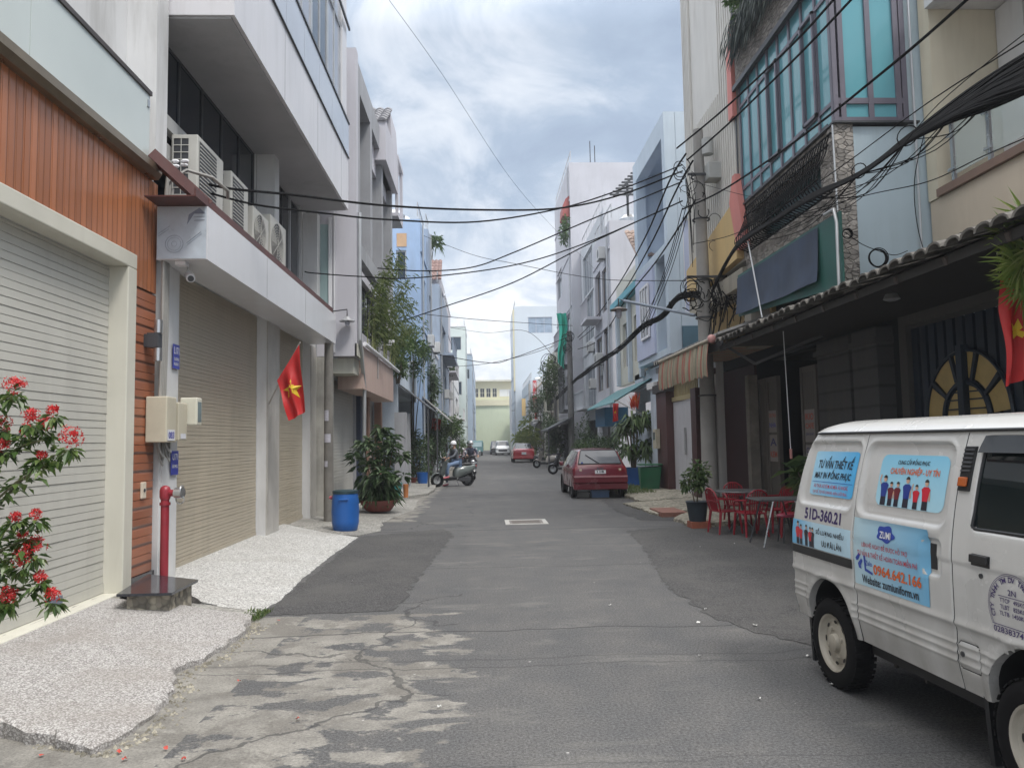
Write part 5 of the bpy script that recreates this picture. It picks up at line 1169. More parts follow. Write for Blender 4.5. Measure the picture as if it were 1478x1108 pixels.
MB().box(5.55, 5.62, 24.4, 27.2, 4.4, 7.3).build('periwinkle_panel', M_sky2, h, local=False)
window(h, 0, 5.55, -1, 24.9, 26.2, 5.0, 6.8, M_whitec, M_glassb, 3, 1, .08, .02)
window(h, 1, 22.6, 1, 6.1, 6.9, 5.4, 8.3, M_whitec, M_sky2, 1, 1, .05, .1)
mb = MB(); slab(mb, 0, 5.9, .2, 24.1, 29.5, -.05, 4.1, [(25.4, 28.6, .1, 3.0)]); mb.box(5.7, 8.6, 22.62, 29.4, 3.45, 3.58); mb.build('ground_wall', M_blue2, h, local=False)
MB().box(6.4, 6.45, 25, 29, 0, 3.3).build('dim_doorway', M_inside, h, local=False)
MB().box(5.98, 8.2, 22.55, 22.59, 3.65, 5.0).build('dark_teal_recess', paint('petrol_recess', (.07, .14, .19), .5, .2, 1), h, local=False)
# teal sheet awning
t = thing('sheet_awning', 'turquoise sheet-metal awning sloping over the doorway beyond the spiky plant', 'awning', (4.8, 30, 3))
corrugated(t, 26.5, 33.5, 4.55, 2.95, 5.9, 3.75, paint('turquoise_sheet', (.04, .17, .19), .5, .15, 2, dirt=.3), per=.3, amp=.03)
MB().box(4.9, 5.85, 30.8, 33.4, 2.2, 2.95).build('blue_valance', paint('petrol_blue', (.02, .10, .19), .6, .15, 2), t, local=False)
# little house with tiled roof, blue pilasters and a finial
h = thing('little_tiled_house', 'small cream house with a tiled gable, turquoise pilasters and an urn finial', 'house', (6, 28, 0))
mb = MB(); slab(mb, 0, 5.9, .25, 27.5, 33, 3.9, 8.3, [(28.2, 29.4, 4.6, 6.4), (30.4, 31.8, 4.6, 6.4)]); mb.box(6.16, 9, 27.5, 27.7, 3.6, 8.3); mb.build('wall', M_cream, h, local=False)
tiled_slope(h, 5.6, 8.5, 27.0, 29.2, 8.2, 9.7, paint('brown_white_tile', (.30, .22, .18), .8, .5, 7), row=.3)
for y in (27.6, 29.8, 32.4): MB().box(5.75, 5.89, y, y+.3, 3.9, 7.2).build('pilaster', M_blue2, h, local=False)
MB().box(5.6, 5.9, 27.4, 33, 7.2, 7.45).build('cornice', paint('turquoise_trim', (.12, .38, .46), .6, .1, 2), h, local=False)
MB().lathe([(.0, 0), (.12, .02), (.08, .1), (.3, .3), (.34, .42), (.12, .46), (.05, .6), (0, .62)], (6.9, 28.6, 9.7), 14).build('urn_finial', MC['turquoise_trim'], h, local=False, smooth=True)
window(h, 0, 5.9, 1, 28.2, 29.4, 4.6, 6.4, M_whitec, M_glassb, 2, 1); window(h, 0, 5.9, 1, 30.4, 31.8, 4.6, 6.4, M_whitec, M_glassb, 2, 1)
# ---- R6: white houses
M_lw = paint('lilac_white_render', (.50, .50, .54), .75, .08, .5, dirt=.6, dirtc=(.40, .40, .43))
h = tower('white_house', 'white-lilac house with grey balconies behind the street lamp on the right', 1, 5.75, 7, 33.5, 38.6, 11.4, M_lw,
      [(34, 38.2, .1, 2.9, 'dark'), (34.2, 35.8, 4.0, 6.8, 'win'), (36.4, 38.2, 4.0, 6.6, 'win'), (34.1, 36.0, 7.6, 9.6, 'win'), (36.4, 38.2, 7.6, 9.8, 'balcony')], fm=paint('brown_window', (.2, .15, .12), .6, .1, 2))
mb = MB()
for i in range(11):
    a, b = P(880+4.3*i, 281-4.4*i, 1, 34.8+.18*i), P(930, 281-4.4*i, 1, 34.8+.18*i); mb.bar(a, b, .10, .07)
a, b = P(886, 284, 1, 34.75), P(928, 240, 1, 36.6); mb.bar(a, b, .08); a, b = P(905, 284, 1, 34.75), P(929, 256, 1, 36.2); mb.bar(a, b, .08)
a = P(905, 262, 1, 35.2); mb.box(a.x-.05, a.x+.05, 35.15, 35.25, 11.4, a.z)
a = P(929, 250, 1, 36.2); mb.box(a.x-.05, a.x+.05, 36.15, 36.25, 11.4, a.z+.3)
mb.build('pergola', M_dark, h, local=False)
MB().tube([(8.2, 35, 11.42), (8.2, 35, 12.3)], .35, 16).build('water_tank', M_steel, h, local=False, smooth=True)
tower('white_house', 'tall white house with turquoise edge strip and portal recess on the right', 1, 6.35, 7, 38.7, 47.9, 13.6, paint('cool_white_render', (.54, .56, .59), .75, .08, .5, dirt=.6, dirtc=(.40, .42, .45)),
      [(39.6, 42, 3.6, 6.0, 'win'), (43, 47, 3.6, 6.0, 'balcony'), (39.6, 42.5, 7, 9, 'win'), (43, 47, 7.5, 12.8, 'win'), (40, 47, .1, 2.8, 'dark')], gm=glass('grey_window', (.16, .19, .22), .15))
h = tower('white_tower_house', 'tallest plain white house wall on the right, with a flower-hung balcony', 1, 5.75, 9, 48, 58, 19.4, M_lw,
      [(49, 53, 4, 6, 'win'), (49, 53, 8, 10, 'balcony'), (54, 57, 12, 14, 'win'), (49, 57, .1, 2.8, 'dark')])
mb = MB(); mb.prism([(5.74, 15.9), (5.74, 17.3), (5.5, 17.1), (5.32, 16.7), (5.28, 16.0)], 1, 48.2, 50); mb.build('red_balcony_front', paint('brick_red_paint', (.33, .09, .08), .7, .1, 1), h, local=False)
mb = MB(); cloud_leaves(mb, (5.5, 48.8, 15.1), .3, 1.1, .9, 380, .24, 31); mb.build('climbing_plant', gl, h, local=False)
MB().box(5.3, 5.74, 50, 57, 2.9, 3.05).build('balcony_slab', M_conc, h, local=False)
mb = MB(); mb.tube([(7.2, 48.5, 19.4), (7.2, 48.5, 21)], .03, 5); mb.tube([(7.5, 48.5, 19.4), (7.5, 48.5, 20.7)], .03, 5); mb.build('antenna', M_dark, h, local=False)
# green safety netting
t = thing('safety_net', 'hanging strip of green building-site netting on the right', 'netting', (5.2, 47.4, 9))
mb = MB(); NU, NV = 10, 24; vs = []
a0, a1 = P(803, 452, 1, 47.4), P(817, 452, 1, 47.4); b0, b1 = P(808, 524, 1, 47.4), P(817, 532, 1, 47.4)
for i in range(NU+1):
    for j in range(NV+1):
        u, v_ = i/NU, j/NV; q = (a0*(1-u)+a1*u)*(1-v_)+(b0*(1-u)+b1*u)*v_; q.x += .12*math.sin(v_*5); q.y += .15*math.sin(u*12+v_*4); vs.append(q)
mb.add(vs, [(i*(NV+1)+j, (i+1)*(NV+1)+j, (i+1)*(NV+1)+j+1, i*(NV+1)+j+1) for i in range(NU) for j in range(NV)]); mb.build('net', paint('net_green', (.03, .42, .31), .7, .12, 1), t, local=False, smooth=True)
# far right houses
tower('white_house', 'narrow cream house behind the green netting', 1, 5.6, 7, 58.2, 66, 8.6, M_cream, [(59, 61.5, 4, 6, 'balcony'), (62.5, 65, 4, 6, 'win'), (59, 65, .1, 2.8, 'dark')])
tower('white_house', 'low pale house with a pink tiled awning beside the second pole', 1, 5.2, 7, 66.2, 80, 6.6, M_wallw, [(67, 72, 3.6, 5.6, 'balcony'), (73, 79, 3.6, 5.4, 'win'), (67, 79, .1, 2.8, 'dark')], cap=M_creamw)
tower('grey_house', 'grey shop house under the red signs far down on the right', 1, 5.0, 7, 80.2, 97.5, 8.0, M_blue2, [(81, 86, .1, 2.8, 'dark'), (88, 96, .1, 2.8, 'dark'), (81, 86, 4, 6, 'win'), (88, 96, 4, 6, 'win')])
h = tower('white_tall_house', 'tall bluish-white house with a single wide window near its top at the far end', 1, 4.2, 6.6, 98, 112, 18.9, paint('bluish_white_render', (.56, .61, .66), .7, .04, .3, dirt=.2, dirtc=(.45, .5, .56)),
      [(100, 104, 4, 6, 'win'), (100, 104, 8, 10, 'win'), (100, 104, 12, 14, 'win')], [(5.95, 9.1, 15.4, 17.5, 'win')], fm=M_grey3l, gm=paint('pale_blue_blind', (.26, .33, .42), .4, .2, 2))
MB().box(4.0, 4.19, 97.95, 98.6, 8, 18.5).build('yellow_strip', M_yell, h, local=False)
tower('white_house', 'distant white house between the white tower and the far green wall', 1, 4.9, 6.6, 112.2, 127, 12, M_wallw, [(114, 124, 4, 6, 'win'), (114, 124, 8, 10, 'win')])
# vertical shop signs
def vsign(lab, px0, px1, py0, py1, Y, col_, s):
    a, b = P(px0, py0, 1, Y), P(px1, py1, 1, Y); t = thing('shop_sign', lab, 'sign', ((a.x+b.x)/2, Y, b.z))
    MB().box(a.x, b.x, Y, Y+.15, b.z, a.z).build('board', col_, t, local=False)
    if s:
        n = len(s)
        for i, ch in enumerate(s):
            vs, fs = fit_text(ch, (b.x-a.x)*.6, (a.z-b.z)/n*.65, .03); zc = a.z-(a.z-b.z)*(i+.5)/n
            MB().add([(u+(a.x+b.x)/2, Y-.02, v_+zc) for u, v_ in vs], fs).build('lettering', M_whitec, t, local=False)
    MB().bar((b.x, Y+.07, (a.z+b.z)/2), (b.x+1.2, Y+.07, (a.z+b.z)/2), .08).build('bracket', M_dark, t, local=False)
M_signr = paint('sign_red', (.50, .04, .05), .5, .1, 1)
vsign('tall narrow red vertical sign far down on the right', 769, 775, 549, 590, 72, M_signr, 'NHA')
vsign('smaller red sign below the tall narrow one', 769, 776, 594, 607, 70, M_signr, '')
vsign('narrow yellow-brown vertical sign left of the red ones', 753, 759, 575, 600, 78, M_ochre, '')
vsign('slim pale sign on a post near the far white tower', 735, 739, 563, 622, 100, M_whitec, '')
t = thing('sheet_awning', 'dark sloping sheet awning over the pavement by the parked motorbikes', 'awning', (4.8, 46, 2.7))
a = P(791, 619, 1, 46); b = P(826, 601, 1, 46); MB().add([tuple(a), tuple(b), (b.x, 52, b.z), (a.x, 52, a.z), (a.x, 46, a.z-.12), (b.x, 46, b.z-.12), (b.x, 52, b.z-.12), (a.x, 52, a.z-.12)], [(0, 1, 2, 3), (4, 7, 6, 5), (0, 4, 5, 1), (0, 3, 7, 4)]).build('sheet', M_dark, t, local=False)
MB().box(a.x, a.x+.07, 46.1, 46.2, 0, a.z-.12).build('post', M_dark, t, local=False)
# ================================================================== THE WHITE VAN
def smst(a, b, x):
    t = max(0., min(1., (x-a)/(b-a))); return t*t*(3-2*t)
def lerp_tab(tab, z):
    if z <= tab[0][0]: return tab[0][1]
    for (a, va), (b, vb) in zip(tab[:-1], tab[1:]):
        if z <= b: return va+(vb-va)*(z-a)/(b-a)
    return tab[-1][1]
XR = [(.38, -.60), (.85, -.605), (1.08, -.578), (1.30, -.548), (1.50, -.508), (1.62, -.465), (1.70, -.42)]
XF = [(.38, 2.42), (.85, 2.46), (1.08, 2.42), (1.2, 2.36), (1.45, 2.18), (1.7, 1.95)]
def rrect(x, z, x0, x1, z0, z1, r):
    cx, cz = (x0+x1)/2, (z0+z1)/2; qx = abs(x-cx)-(x1-x0)/2+r; qz = abs(z-cz)-(z1-z0)/2+r
    return math.hypot(max(qx, 0), max(qz, 0))+min(max(qx, qz), 0)-r
def gau(d, w): return math.exp(-(d/w)**2)
def side_in(x, z, far=False):
    "how far the side skin lies inside the widest plane (y = 0.70)"
    o = .16*((z-.95)/.75)**1.6 if z > .95 else 0.0
    o += .03*smst(.55, .36, z)
    o += .010*smst(.735, .70, z) - .012*gau(z-.715, .016)          # side ridge and the lower panel under it
    if z < .66 and (x < -.33 or x > .24): 
        for rz in (.615, .572, .529): o -= .0055*gau(z-rz, .009)
    o += .006*smst(1.035, 1.005, z)*smst(.25, .32, x)               # waist crease
    for w in ((-.44-.25*(1.4-z)*.28, .262, 1.195, 1.62, .07), (.335, 1.178, 1.178, 1.615, .085)):
        d = rrect(x, z, *w); o += .020*smst(.012, -.014, d) - .007*gau(d-.018, .012) + .004*gau(d+.045, .008)
    d = rrect(x, z, 1.37, 2.02, 1.19, 1.655, .04); o += .014*smst(.005, -.008, d)
    for gx, z0 in ((.298, .38), (1.236, .38), (2.12, .38)):
        if z > z0: o += .011*gau(x-gx, .0045)
    d = rrect(x, z, 1.25, 1.40, .50, .635, .02); o += .007*gau(d, .004)
    d = rrect(x, z, 1.0, 1.15, .925, 1.115, .04); o += .018*smst(.01, -.012, d)
    o += .0025*math.sin(x*3.1+1)*math.sin(z*5)                       # slight unevenness of real panels
    for arch, rr in (((-.05, .41), .30), ((1.75, .40), .31)):
        d = math.hypot(x-arch[0], max(0, z-arch[1]))-rr; o -= .012*gau(d-.02, .022) if d > -.05 else 0
    dr = x-lerp_tab(XR, z); R_ = .075
    if dr < R_: o += R_-math.sqrt(max(0, R_*R_-(R_-max(dr, 0))**2))
    df = lerp_tab(XF, z)-x; R_ = .12
    if df < R_: o += R_-math.sqrt(max(0, R_*R_-(R_-max(df, 0))**2))
    return o
M_van = paint('van_white', (.58, .58, .57), .28, .03, 1.5, dirt=.22, dirtc=(.40, .39, .37), coat=.5, world=False)
n_ = M_van.node_tree; nt = n_
p_ = [x for x in n_.nodes if x.type == 'BSDF_PRINCIPLED'][0]; g_ = N('ShaderNodeTexCoord'); s_ = N('ShaderNodeSeparateXYZ'); LK(g_.outputs['Object'], s_.inputs[0])
old = p_.inputs['Base Color'].links[0].from_socket
road_dirt = mth('MULTIPLY', rampn(s_.outputs[2], [(.35, 1), (.72, .45), (1.1, .10)]), rampn(noise(opos((1, 1, .6)), 3.2, 6, .65, .3), [(.3, .2), (.7, 1)]))
LK(mixc(mth('MULTIPLY', road_dirt, .85), old, (.25, .235, .21)), p_.inputs['Base Color'])
M_vglass = glass('van_glass', (.008, .014, .016), .03, .6); M_vblack = paint('van_black_plastic', (.013, .014, .016), .42, .2, 5, world=False)
RZ = rad(-87); nxv = (math.cos(rad(3)), math.sin(rad(3)))
van = thing('parked_van', 'white panel van with blue advertising stickers parked at the right edge of the road', 'van', (2.29+.70*nxv[0], 5.11+.70*nxv[1], 0), RZ)
def axis_list(a, b, st, extra):
    l = [a+(b-a)*i/int((b-a)/st) for i in range(int((b-a)/st)+1)]
    for e, w in extra: l += [e-w, e-w*.45, e, e+w*.45, e+w]
    l = sorted(set(round(q, 5) for q in l if a <= q <= b)); out = [l[0]]
    for q in l[1:]:
        if q-out[-1] > .0015: out.append(q)
    return out
XS = axis_list(-.605, 2.46, .02, [(.298, .009), (1.236, .009), (2.12, .009), (.262, .012), (.335, .012), (1.178, .012), (1.37, .006), (2.02, .006), (1.0, .008), (1.15, .008), (1.25, .005), (1.40, .005)])
ZS = axis_list(.39, 1.69, .02, [(.715, .02), (.615, .012), (.572, .012), (.529, .012), (1.195, .014), (1.618, .014), (1.02, .012), (1.655, .006), (.925, .008), (1.115, .008), (.635, .005), (.50, .005)])
ARCH = ((-.05, .41, .30), (1.75, .40, .31))
def snap(x, z):
    for cx, cz, R_ in ARCH:
        if z > cz:
            d = math.hypot(x-cx, z-cz)
            if abs(d-R_) < .0125 and d > 0: return cx+(x-cx)*R_/d, cz+(z-cz)*R_/d
        elif abs(abs(x-cx)-R_) < .011: return cx+math.copysign(R_, x-cx), z
    return x, z
def skin(sgn):
    mb = MB(); nx_, nz_ = len(XS), len(ZS); vs = []
    for x in XS:
        for z in ZS:
            xx = min(max(x, lerp_tab(XR, z)), lerp_tab(XF, z)); xx, zz2 = snap(xx, z); vs.append((xx, sgn*(.70-side_in(xx, zz2)), zz2))
    b = len(mb.v); mb.v += vs
    for i in range(nx_-1):
        for j in range(nz_-1):
            q = [i*nz_+j, (i+1)*nz_+j, (i+1)*nz_+j+1, i*nz_+j+1]
            P4 = [vs[k] for k in q]; cx_ = sum(p[0] for p in P4)/4; cz_ = sum(p[2] for p in P4)/4
            if abs(P4[0][0]-P4[1][0]) < 1e-5 and abs(P4[2][0]-P4[3][0]) < 1e-5: continue
            if any((math.hypot(cx_-a[0], cz_-a[1]) < a[2]-.0005 if cz_ > a[1] else abs(cx_-a[0]) < a[2]-.0005) for a in ARCH): continue
            mat = 1 if rrect(cx_, cz_, 1.378, 2.012, 1.198, 1.648, .04) < 0 else 0
            if any(abs(cx_-gx) < .0042 for gx in (.298, 1.236, 2.12)) and cz_ < 1.67: mat = 2
            if abs(rrect(cx_, cz_, 1.25, 1.40, .50, .635, .02)) < .003: mat = 2
            mb.f.append(tuple(q) if sgn < 0 else tuple(q[::-1])); mb.m.append(mat)
    # lips of the wheel arches turned inwards
    for cx, cz, R_ in ARCH:
        K = 26; A = [(cx-R_, .39)]+[(cx-R_*math.cos(PI*k/K), cz+R_*math.sin(PI*k/K)) for k in range(K+1)]+[(cx+R_, .39)]
        b = len(mb.v)
        for x, z in A: y = .70-side_in(x, z)+.002; mb.v += [(x, sgn*y, z), (x, sgn*(y-.05), z), (x, sgn*.42, z)]
        for k in range(len(A)-1):
            for c in (0, 1): mb.f.append((b+3*k+c, b+3*k+3+c, b+3*k+4+c, b+3*k+1+c)); mb.m.append(0 if c == 0 else 2)
    return mb
body = MB()
for s in (-1, 1):
    k = skin(s); b = len(body.v); body.v += k.v; body.f += [tuple(q+b for q in f) for f in k.f]; body.m += k.m
# rear face, front face, windscreen
def endface(tab, sg, glassz=None):
    b = len(body.v); zs = [z for z in ZS]; K = 12
    for z in zs:
        x = lerp_tab(tab, z); w = .70-side_in(x, z)
        for k in range(K+1):
            y = -w+2*w*k/K; body.v.append((x+sg*.05*(1-(y/w)**2)*(.6 if sg < 0 else 1.2), y, z))
    for j in range(len(zs)-1):
        for k in range(K):
            zc = (zs[j]+zs[j+1])/2
            mat = 1 if (glassz and glassz[0] < zc < glassz[1] and 0 < k < K-1) else 0
            f = (b+j*(K+1)+k, b+j*(K+1)+k+1, b+(j+1)*(K+1)+k+1, b+(j+1)*(K+1)+k); body.f.append(f if sg > 0 else f[::-1]); body.m.append(mat)
endface(XR, -1, (1.2, 1.58)); endface(XF, 1, (1.15, 1.62))
# roof with its ledge over the gutter
K = 20; L_ = 40; b = len(body.v)
for i in range(L_+1):
    t_ = i/L_; x = -.43+(1.95+.43)*t_
    e = min(1, (x+.43)/.30) if x < -.13 else min(1, (1.95-x)/.4) if x > 1.55 else 1
    e = max(0, e); rise = .085*math.sqrt(max(0, 1-(1-e)**2)); w = .70-(.16*((1.69-.95)/.75)**1.6)+.012; w -= .07*(1-math.sqrt(max(0, 1-(1-min(1, max(0, (x+.43)/.075)))**2))) if x < -.355 else 0
    for k in range(K+1):
        y = -w+2*w*k/K; q = abs(y)/w; body.v.append((x, y, 1.688+rise*(1-q**5)**.6))
for i in range(L_):
    for k in range(K): body.f.append((b+i*(K+1)+k, b+(i+1)*(K+1)+k, b+(i+1)*(K+1)+k+1, b+i*(K+1)+k+1)); body.m.append(0)
body.build('body', [M_van, M_vglass, M_black], van, smooth=True, sharp=60)
def vp(x, z, off=.0): return (x, -(.70-side_in(x, z))-off, z)
def vplain(x, z, off=0.):
    "same skin without the sharp details, for film and paint on it"
    return vp(x, z, off)
def decal(name, x0, x1, z0, z1, mat, off=.003, r=.0, rl=None, step=.03, parent=None, slant=0):
    nx_, nz_ = max(2, int((x1-x0)/step)), max(2, int((z1-z0)/step*1.5)); mb = MB()
    for i in range(nx_+1):
        for j in range(nz_+1):
            u, v_ = i/nx_, j/nz_; x = x0+(x1-x0)*u; z = z0+(z1-z0)*v_
            if r:                                          # pull the corners in
                dx = min(x-x0, x1-x); dz = min(z-z0, z1-z)
                if dx < r and dz < r:
                    a = math.hypot(r-dx, r-dz)
                    if a > r: k = r/a; x = (x0+r-(r-dx)*k) if x-x0 < x1-x else (x1-r+(r-dx)*k); z = (z0+r-(r-dz)*k) if z-z0 < z1-z else (z1-r+(r-dz)*k)
            mb.v.append(vp(x+slant*(z-z0), z, off))
    for i in range(nx_):
        for j in range(nz_): mb.f.append((i*(nz_+1)+j, (i+1)*(nz_+1)+j, (i+1)*(nz_+1)+j+1, i*(nz_+1)+j+1)); mb.m.append(0)
    return mb.build(name, mat, parent or van, smooth=True)
def pmat(name, c, rough=.35): return paint(name, c, rough, .03, 6, world=False)
def gradmat(name, c0, c1, ax, a, b):
    if name in MC: return MC[name]
    m, p = newmat(name); MC[name] = m
    g = N('ShaderNodeTexCoord'); s = N('ShaderNodeSeparateXYZ'); LK(g.outputs['Object'], s.inputs[0])
    f = mth('DIVIDE', mth('SUBTRACT', s.outputs[ax], a), b-a, clamp=True); n = noise(opos(), 5, 3)
    LK(mixc(mth('ADD', mth('MULTIPLY', f, .9), mth('MULTIPLY', n, .1)), c0, c1), p.inputs['Base Color']); p.inputs['Roughness'].default_value = .3; return m
K_blk, K_red, K_org, K_blue, K_pur, K_wht = pmat('print_black', (.015, .02, .03)), pmat('print_red', (.50, .03, .05)), pmat('print_orange', (.68, .13, .02)), pmat('print_blue', (.02, .06, .38)), pmat('print_purple', (.045, .025, .13)), pmat('print_white', (.75, .76, .78))
K_skin, K_navy, K_wine, K_vest, K_hair, K_trous = pmat('print_skin', (.58, .36, .26)), pmat('print_navy', (.02, .045, .26)), pmat('print_wine', (.15, .02, .03)), pmat('print_scarlet', (.55, .02, .04)), pmat('print_hair', (.03, .02, .02)), pmat('print_trousers', (.02, .02, .035))
S1 = gradmat('sticker_blue_a', (.38, .66, .84), (.04, .38, .75), 0, -.35, .25); S2 = gradmat('sticker_blue_b', (.22, .55, .76), (.42, .68, .80), 2, 1.55, 1.25)
S3 = gradmat('sticker_blue_c', (.05, .42, .78), (.50, .70, .82), 0, -.57, -.2); S4 = gradmat('sticker_blue_d', (.50, .68, .76), (.10, .40, .68), 0, .35, 1.15)
def vtext(s, xc, zc, w, h_, mat, off=.0065, bold=.0, shear=0., parent=None):
    vs, fs = fit_text(s, w, h_, bold, shear); mb = MB()
    mb.add([vp(xc+a, zc+c, off) for a, c in vs], fs); return mb.build('lettering', mat, parent or van)
d1 = decal('rear_sticker', -.352, .214, 1.256, 1.558, S1, .003, .02)
vtext('TƯ VẤN THIẾT KẾ', -.055, 1.485, .46, .085, K_blk, bold=.02, shear=.15, parent=d1); vtext('MAY IN ĐỒNG PHỤC', -.07, 1.40, .48, .08, K_blk, bold=.02, shear=.15, parent=d1)
decal('divider', -.33, .20, 1.347, 1.350, K_blue, .006, parent=d1); vtext('ÁO THUN, ÁO SƠ MI, ÁO MƯA, ÁO KHOÁC,', -.07, 1.322, .46, .034, K_red, bold=.004, parent=d1); vtext('TẠP DỀ, TÚI VẢI CANVAS, NÓN LƯỠI TRAI...', -.07, 1.283, .47, .036, K_red, bold=.004, parent=d1)
d2 = decal('window_sticker', .487, 1.125, 1.248, 1.548, S2, .003, .05)
vtext('CUNG CẤP ĐỒNG PHỤC', .81, 1.508, .30, .042, K_blk, bold=.02, shear=.1, parent=d2); vtext('CHUYÊN NGHIỆP - UY TÍN', .83, 1.455, .46, .055, K_org, bold=.02, shear=.08, parent=d2)
def figure(x, z0, h_, shirt, arm, par, off=.0055, w=1.0, legs=K_trous):
    "a printed standing figure: legs, shirt, arms, neck, face, hair"
    def poly(pts, mat, o, nm): MB().add([vp(x+a*h_*w, z0+c*h_, o) for a, c in pts], [tuple(range(len(pts)))]).build(nm, mat, par)
    poly([(-.13, 0), (.13, 0), (.12, .30), (-.12, .30)], legs, off, 'printed_trousers')
    poly([(-.12, .28), (.12, .28), (.155, .52), (.20, .66), (.10, .74), (-.10, .74), (-.20, .66), (-.155, .52)], shirt, off+.0006, 'printed_shirt')
    if arm == 'up': poly([(-.20, .68), (-.13, .62), (-.24, .80), (-.20, .98), (-.26, 1.0), (-.30, .80)], K_skin, off+.0003, 'printed_arm')
    elif arm == 'side': poly([(.18, .66), (.14, .58), (.17, .30), (.23, .32)], K_skin, off+.0003, 'printed_arm')
    else: poly([(-.18, .64), (-.13, .58), (-.05, .42), (-.10, .38), (-.22, .5)], K_skin, off+.0003, 'printed_arm')
    poly([(.085*math.cos(q*PI/5)*1, .86+.10*math.sin(q*PI/5)) for q in range(10)]+[], K_skin, off+.0008, 'printed_face')
    poly([(.095*math.cos(q), .885+.10*math.sin(q)) for q in [PI*k/6 for k in range(7)]], K_hair, off+.0012, 'printed_hair')
for x, hh_, sh, am, lg in ((.565, .178, K_navy, 'up', K_trous), (.635, .142, K_wine, 'side', K_trous), (.70, .145, K_wine, 'cross', K_trous), (.79, .178, K_navy, 'side', K_trous), (.88, .138, K_vest, 'up', K_trous), (.965, .17, K_vest, 'side', K_trous)):
    figure(x, 1.252, hh_, sh, am, d2, w=1.15, legs=lg)
vtext('51D-360.21', -.10, 1.125, .50, .080, K_pur, .002, bold=.03)
d3 = decal('strip_sticker', -.572, .296, .893, 1.068, S3, .003)
for x, h3, s3 in ((-.44, .165, K_vest), (-.39, .145, K_vest), (-.31, .15, K_trous), (-.25, .14, K_vest), (-.215, .14, K_trous)): figure(x, .897, h3, s3, 'cross', d3, w=1.0)
vtext('SỐ LƯỢNG NHIỀU', .02, 1.015, .37, .052, K_blk, bold=.02, parent=d3); vtext('ƯU ĐÃI LỚN', .045, .945, .26, .05, K_blk, bold=.02, parent=d3)
decal('black_moulding', -.585, .292, .832, .888, M_vblack, .008)
d4 = decal('door_sticker', .302, 1.05, .752, 1.158, S4, .003)
mb = MB(); pts = []
for q in range(40):
    a = 2*PI*q/40; rr = 1+.13*math.cos(5*a+.5); pts.append((.665+.085*rr*math.cos(a), 1.085+.042*rr*math.sin(a)+(.01 if math.sin(a) > .6 else 0)))
mb.add([vp(a, c, .006) for a, c in pts], [tuple(range(40))]); mb.build('cloud_logo', K_blue, d4)
vtext('ZUMI', .665, 1.083, .11, .04, K_wht, .0085, bold=.02, parent=d4)
vtext('LIÊN HỆ NGAY ĐỂ ĐƯỢC HỖ TRỢ', .64, 1.005, .46, .046, K_red, bold=.008, parent=d4); vtext('TƯ VẤN & THIẾT KẾ HOÀN TOÀN MIỄN PHÍ', .66, .955, .60, .046, K_red, bold=.008, parent=d4)
def vpoly(pts, mat, nm, off=.006, par=None): MB().add([vp(a, c, off) for a, c in pts], [tuple(range(len(pts)))]).build(nm, mat, par or van)
vpoly([(.335, .91), (.375, .945), (.39, .935), (.365, .90), (.345, .895)], K_blue, 'arrow_mark', par=d4); vpoly([(.36, .88), (.40, .915), (.415, .90), (.39, .87), (.40, .85), (.37, .855)], K_blue, 'arrow_mark', par=d4)
vpoly([(.425, .935), (.445, .938), (.45, .86), (.52, .845), (.52, .83), (.435, .845)], K_blue, 'phone_mark', par=d4); vtext('Zalo', .48, .895, .075, .03, K_blue, bold=.01, parent=d4)
vtext('0964.642.166', .76, .868, .46, .062, K_org, bold=.025, parent=d4); vtext('Website: zumiuniform.vn', .68, .795, .56, .05, K_blk, bold=.02, parent=d4)
# registration stamp on the front door
mb = MB(); cx, cz, R_ = 1.655, .868, .158
for rr in (R_, R_-.008):
    A = [(cx+rr*math.cos(a), cz+rr*math.sin(a)) for a in [PI*1.18-PI*1.36*k/40 for k in range(41)]]
    for (a, c), (e, f) in zip(A[:-1], A[1:]): mb.add([vp(a, c, .003), vp(e, f, .003), vp(cx+(e-cx)*.985, cz+(f-cz)*.985, .003), vp(cx+(a-cx)*.985, cz+(c-cz)*.985, .003)], [(0, 1, 2, 3)])
x0_ = cx-R_*.86
mb.add([vp(cx-R_*.86, cz-R_*.52, .003), vp(cx+R_*.86, cz-R_*.52, .003), vp(cx+R_*.86, cz-R_*.54, .003), vp(cx-R_*.86, cz-R_*.54, .003)], [(0, 1, 2, 3)])
mb.add([vp(cx-.09, cz+.052, .003), vp(cx+.09, cz+.052, .003), vp(cx+.09, cz+.049, .003), vp(cx-.09, cz+.049, .003)], [(0, 1, 2, 3)])
s_txt = 'CTY TNHH TM DV TRƯƠNG PHÁT'; n = len(s_txt)
for i, ch in enumerate(s_txt):
    if ch == ' ': continue
    a = PI*1.10-PI*1.20*i/(n-1); vs, fs = text_mesh(ch, 1.0, bold=.02); vs = [(u*.034, w*.034) for u, w in vs]; ca, sa = math.cos(a-PI/2), math.sin(a-PI/2); rr = R_-.028
    mb.add([vp(cx+rr*math.cos(a)+u*ca-v_*sa, cz+rr*math.sin(a)+u*sa+v_*ca, .003) for u, v_ in vs], fs)
for s, dz, w, h3 in (('2N', .073, .05, .026), ('TTCP   495KG', .032, .16, .02), ('TLBT   825KG', .002, .16, .02), ('TLTB  1450KG', -.028, .17, .02), ('02838374984', -.105, .26, .028)):
    vs, fs = fit_text(s, w, h3, .01); mb.add([vp(cx+a, cz+dz+c, .003) for a, c in vs], fs)
mb.build('registration_stamp', K_pur, van)
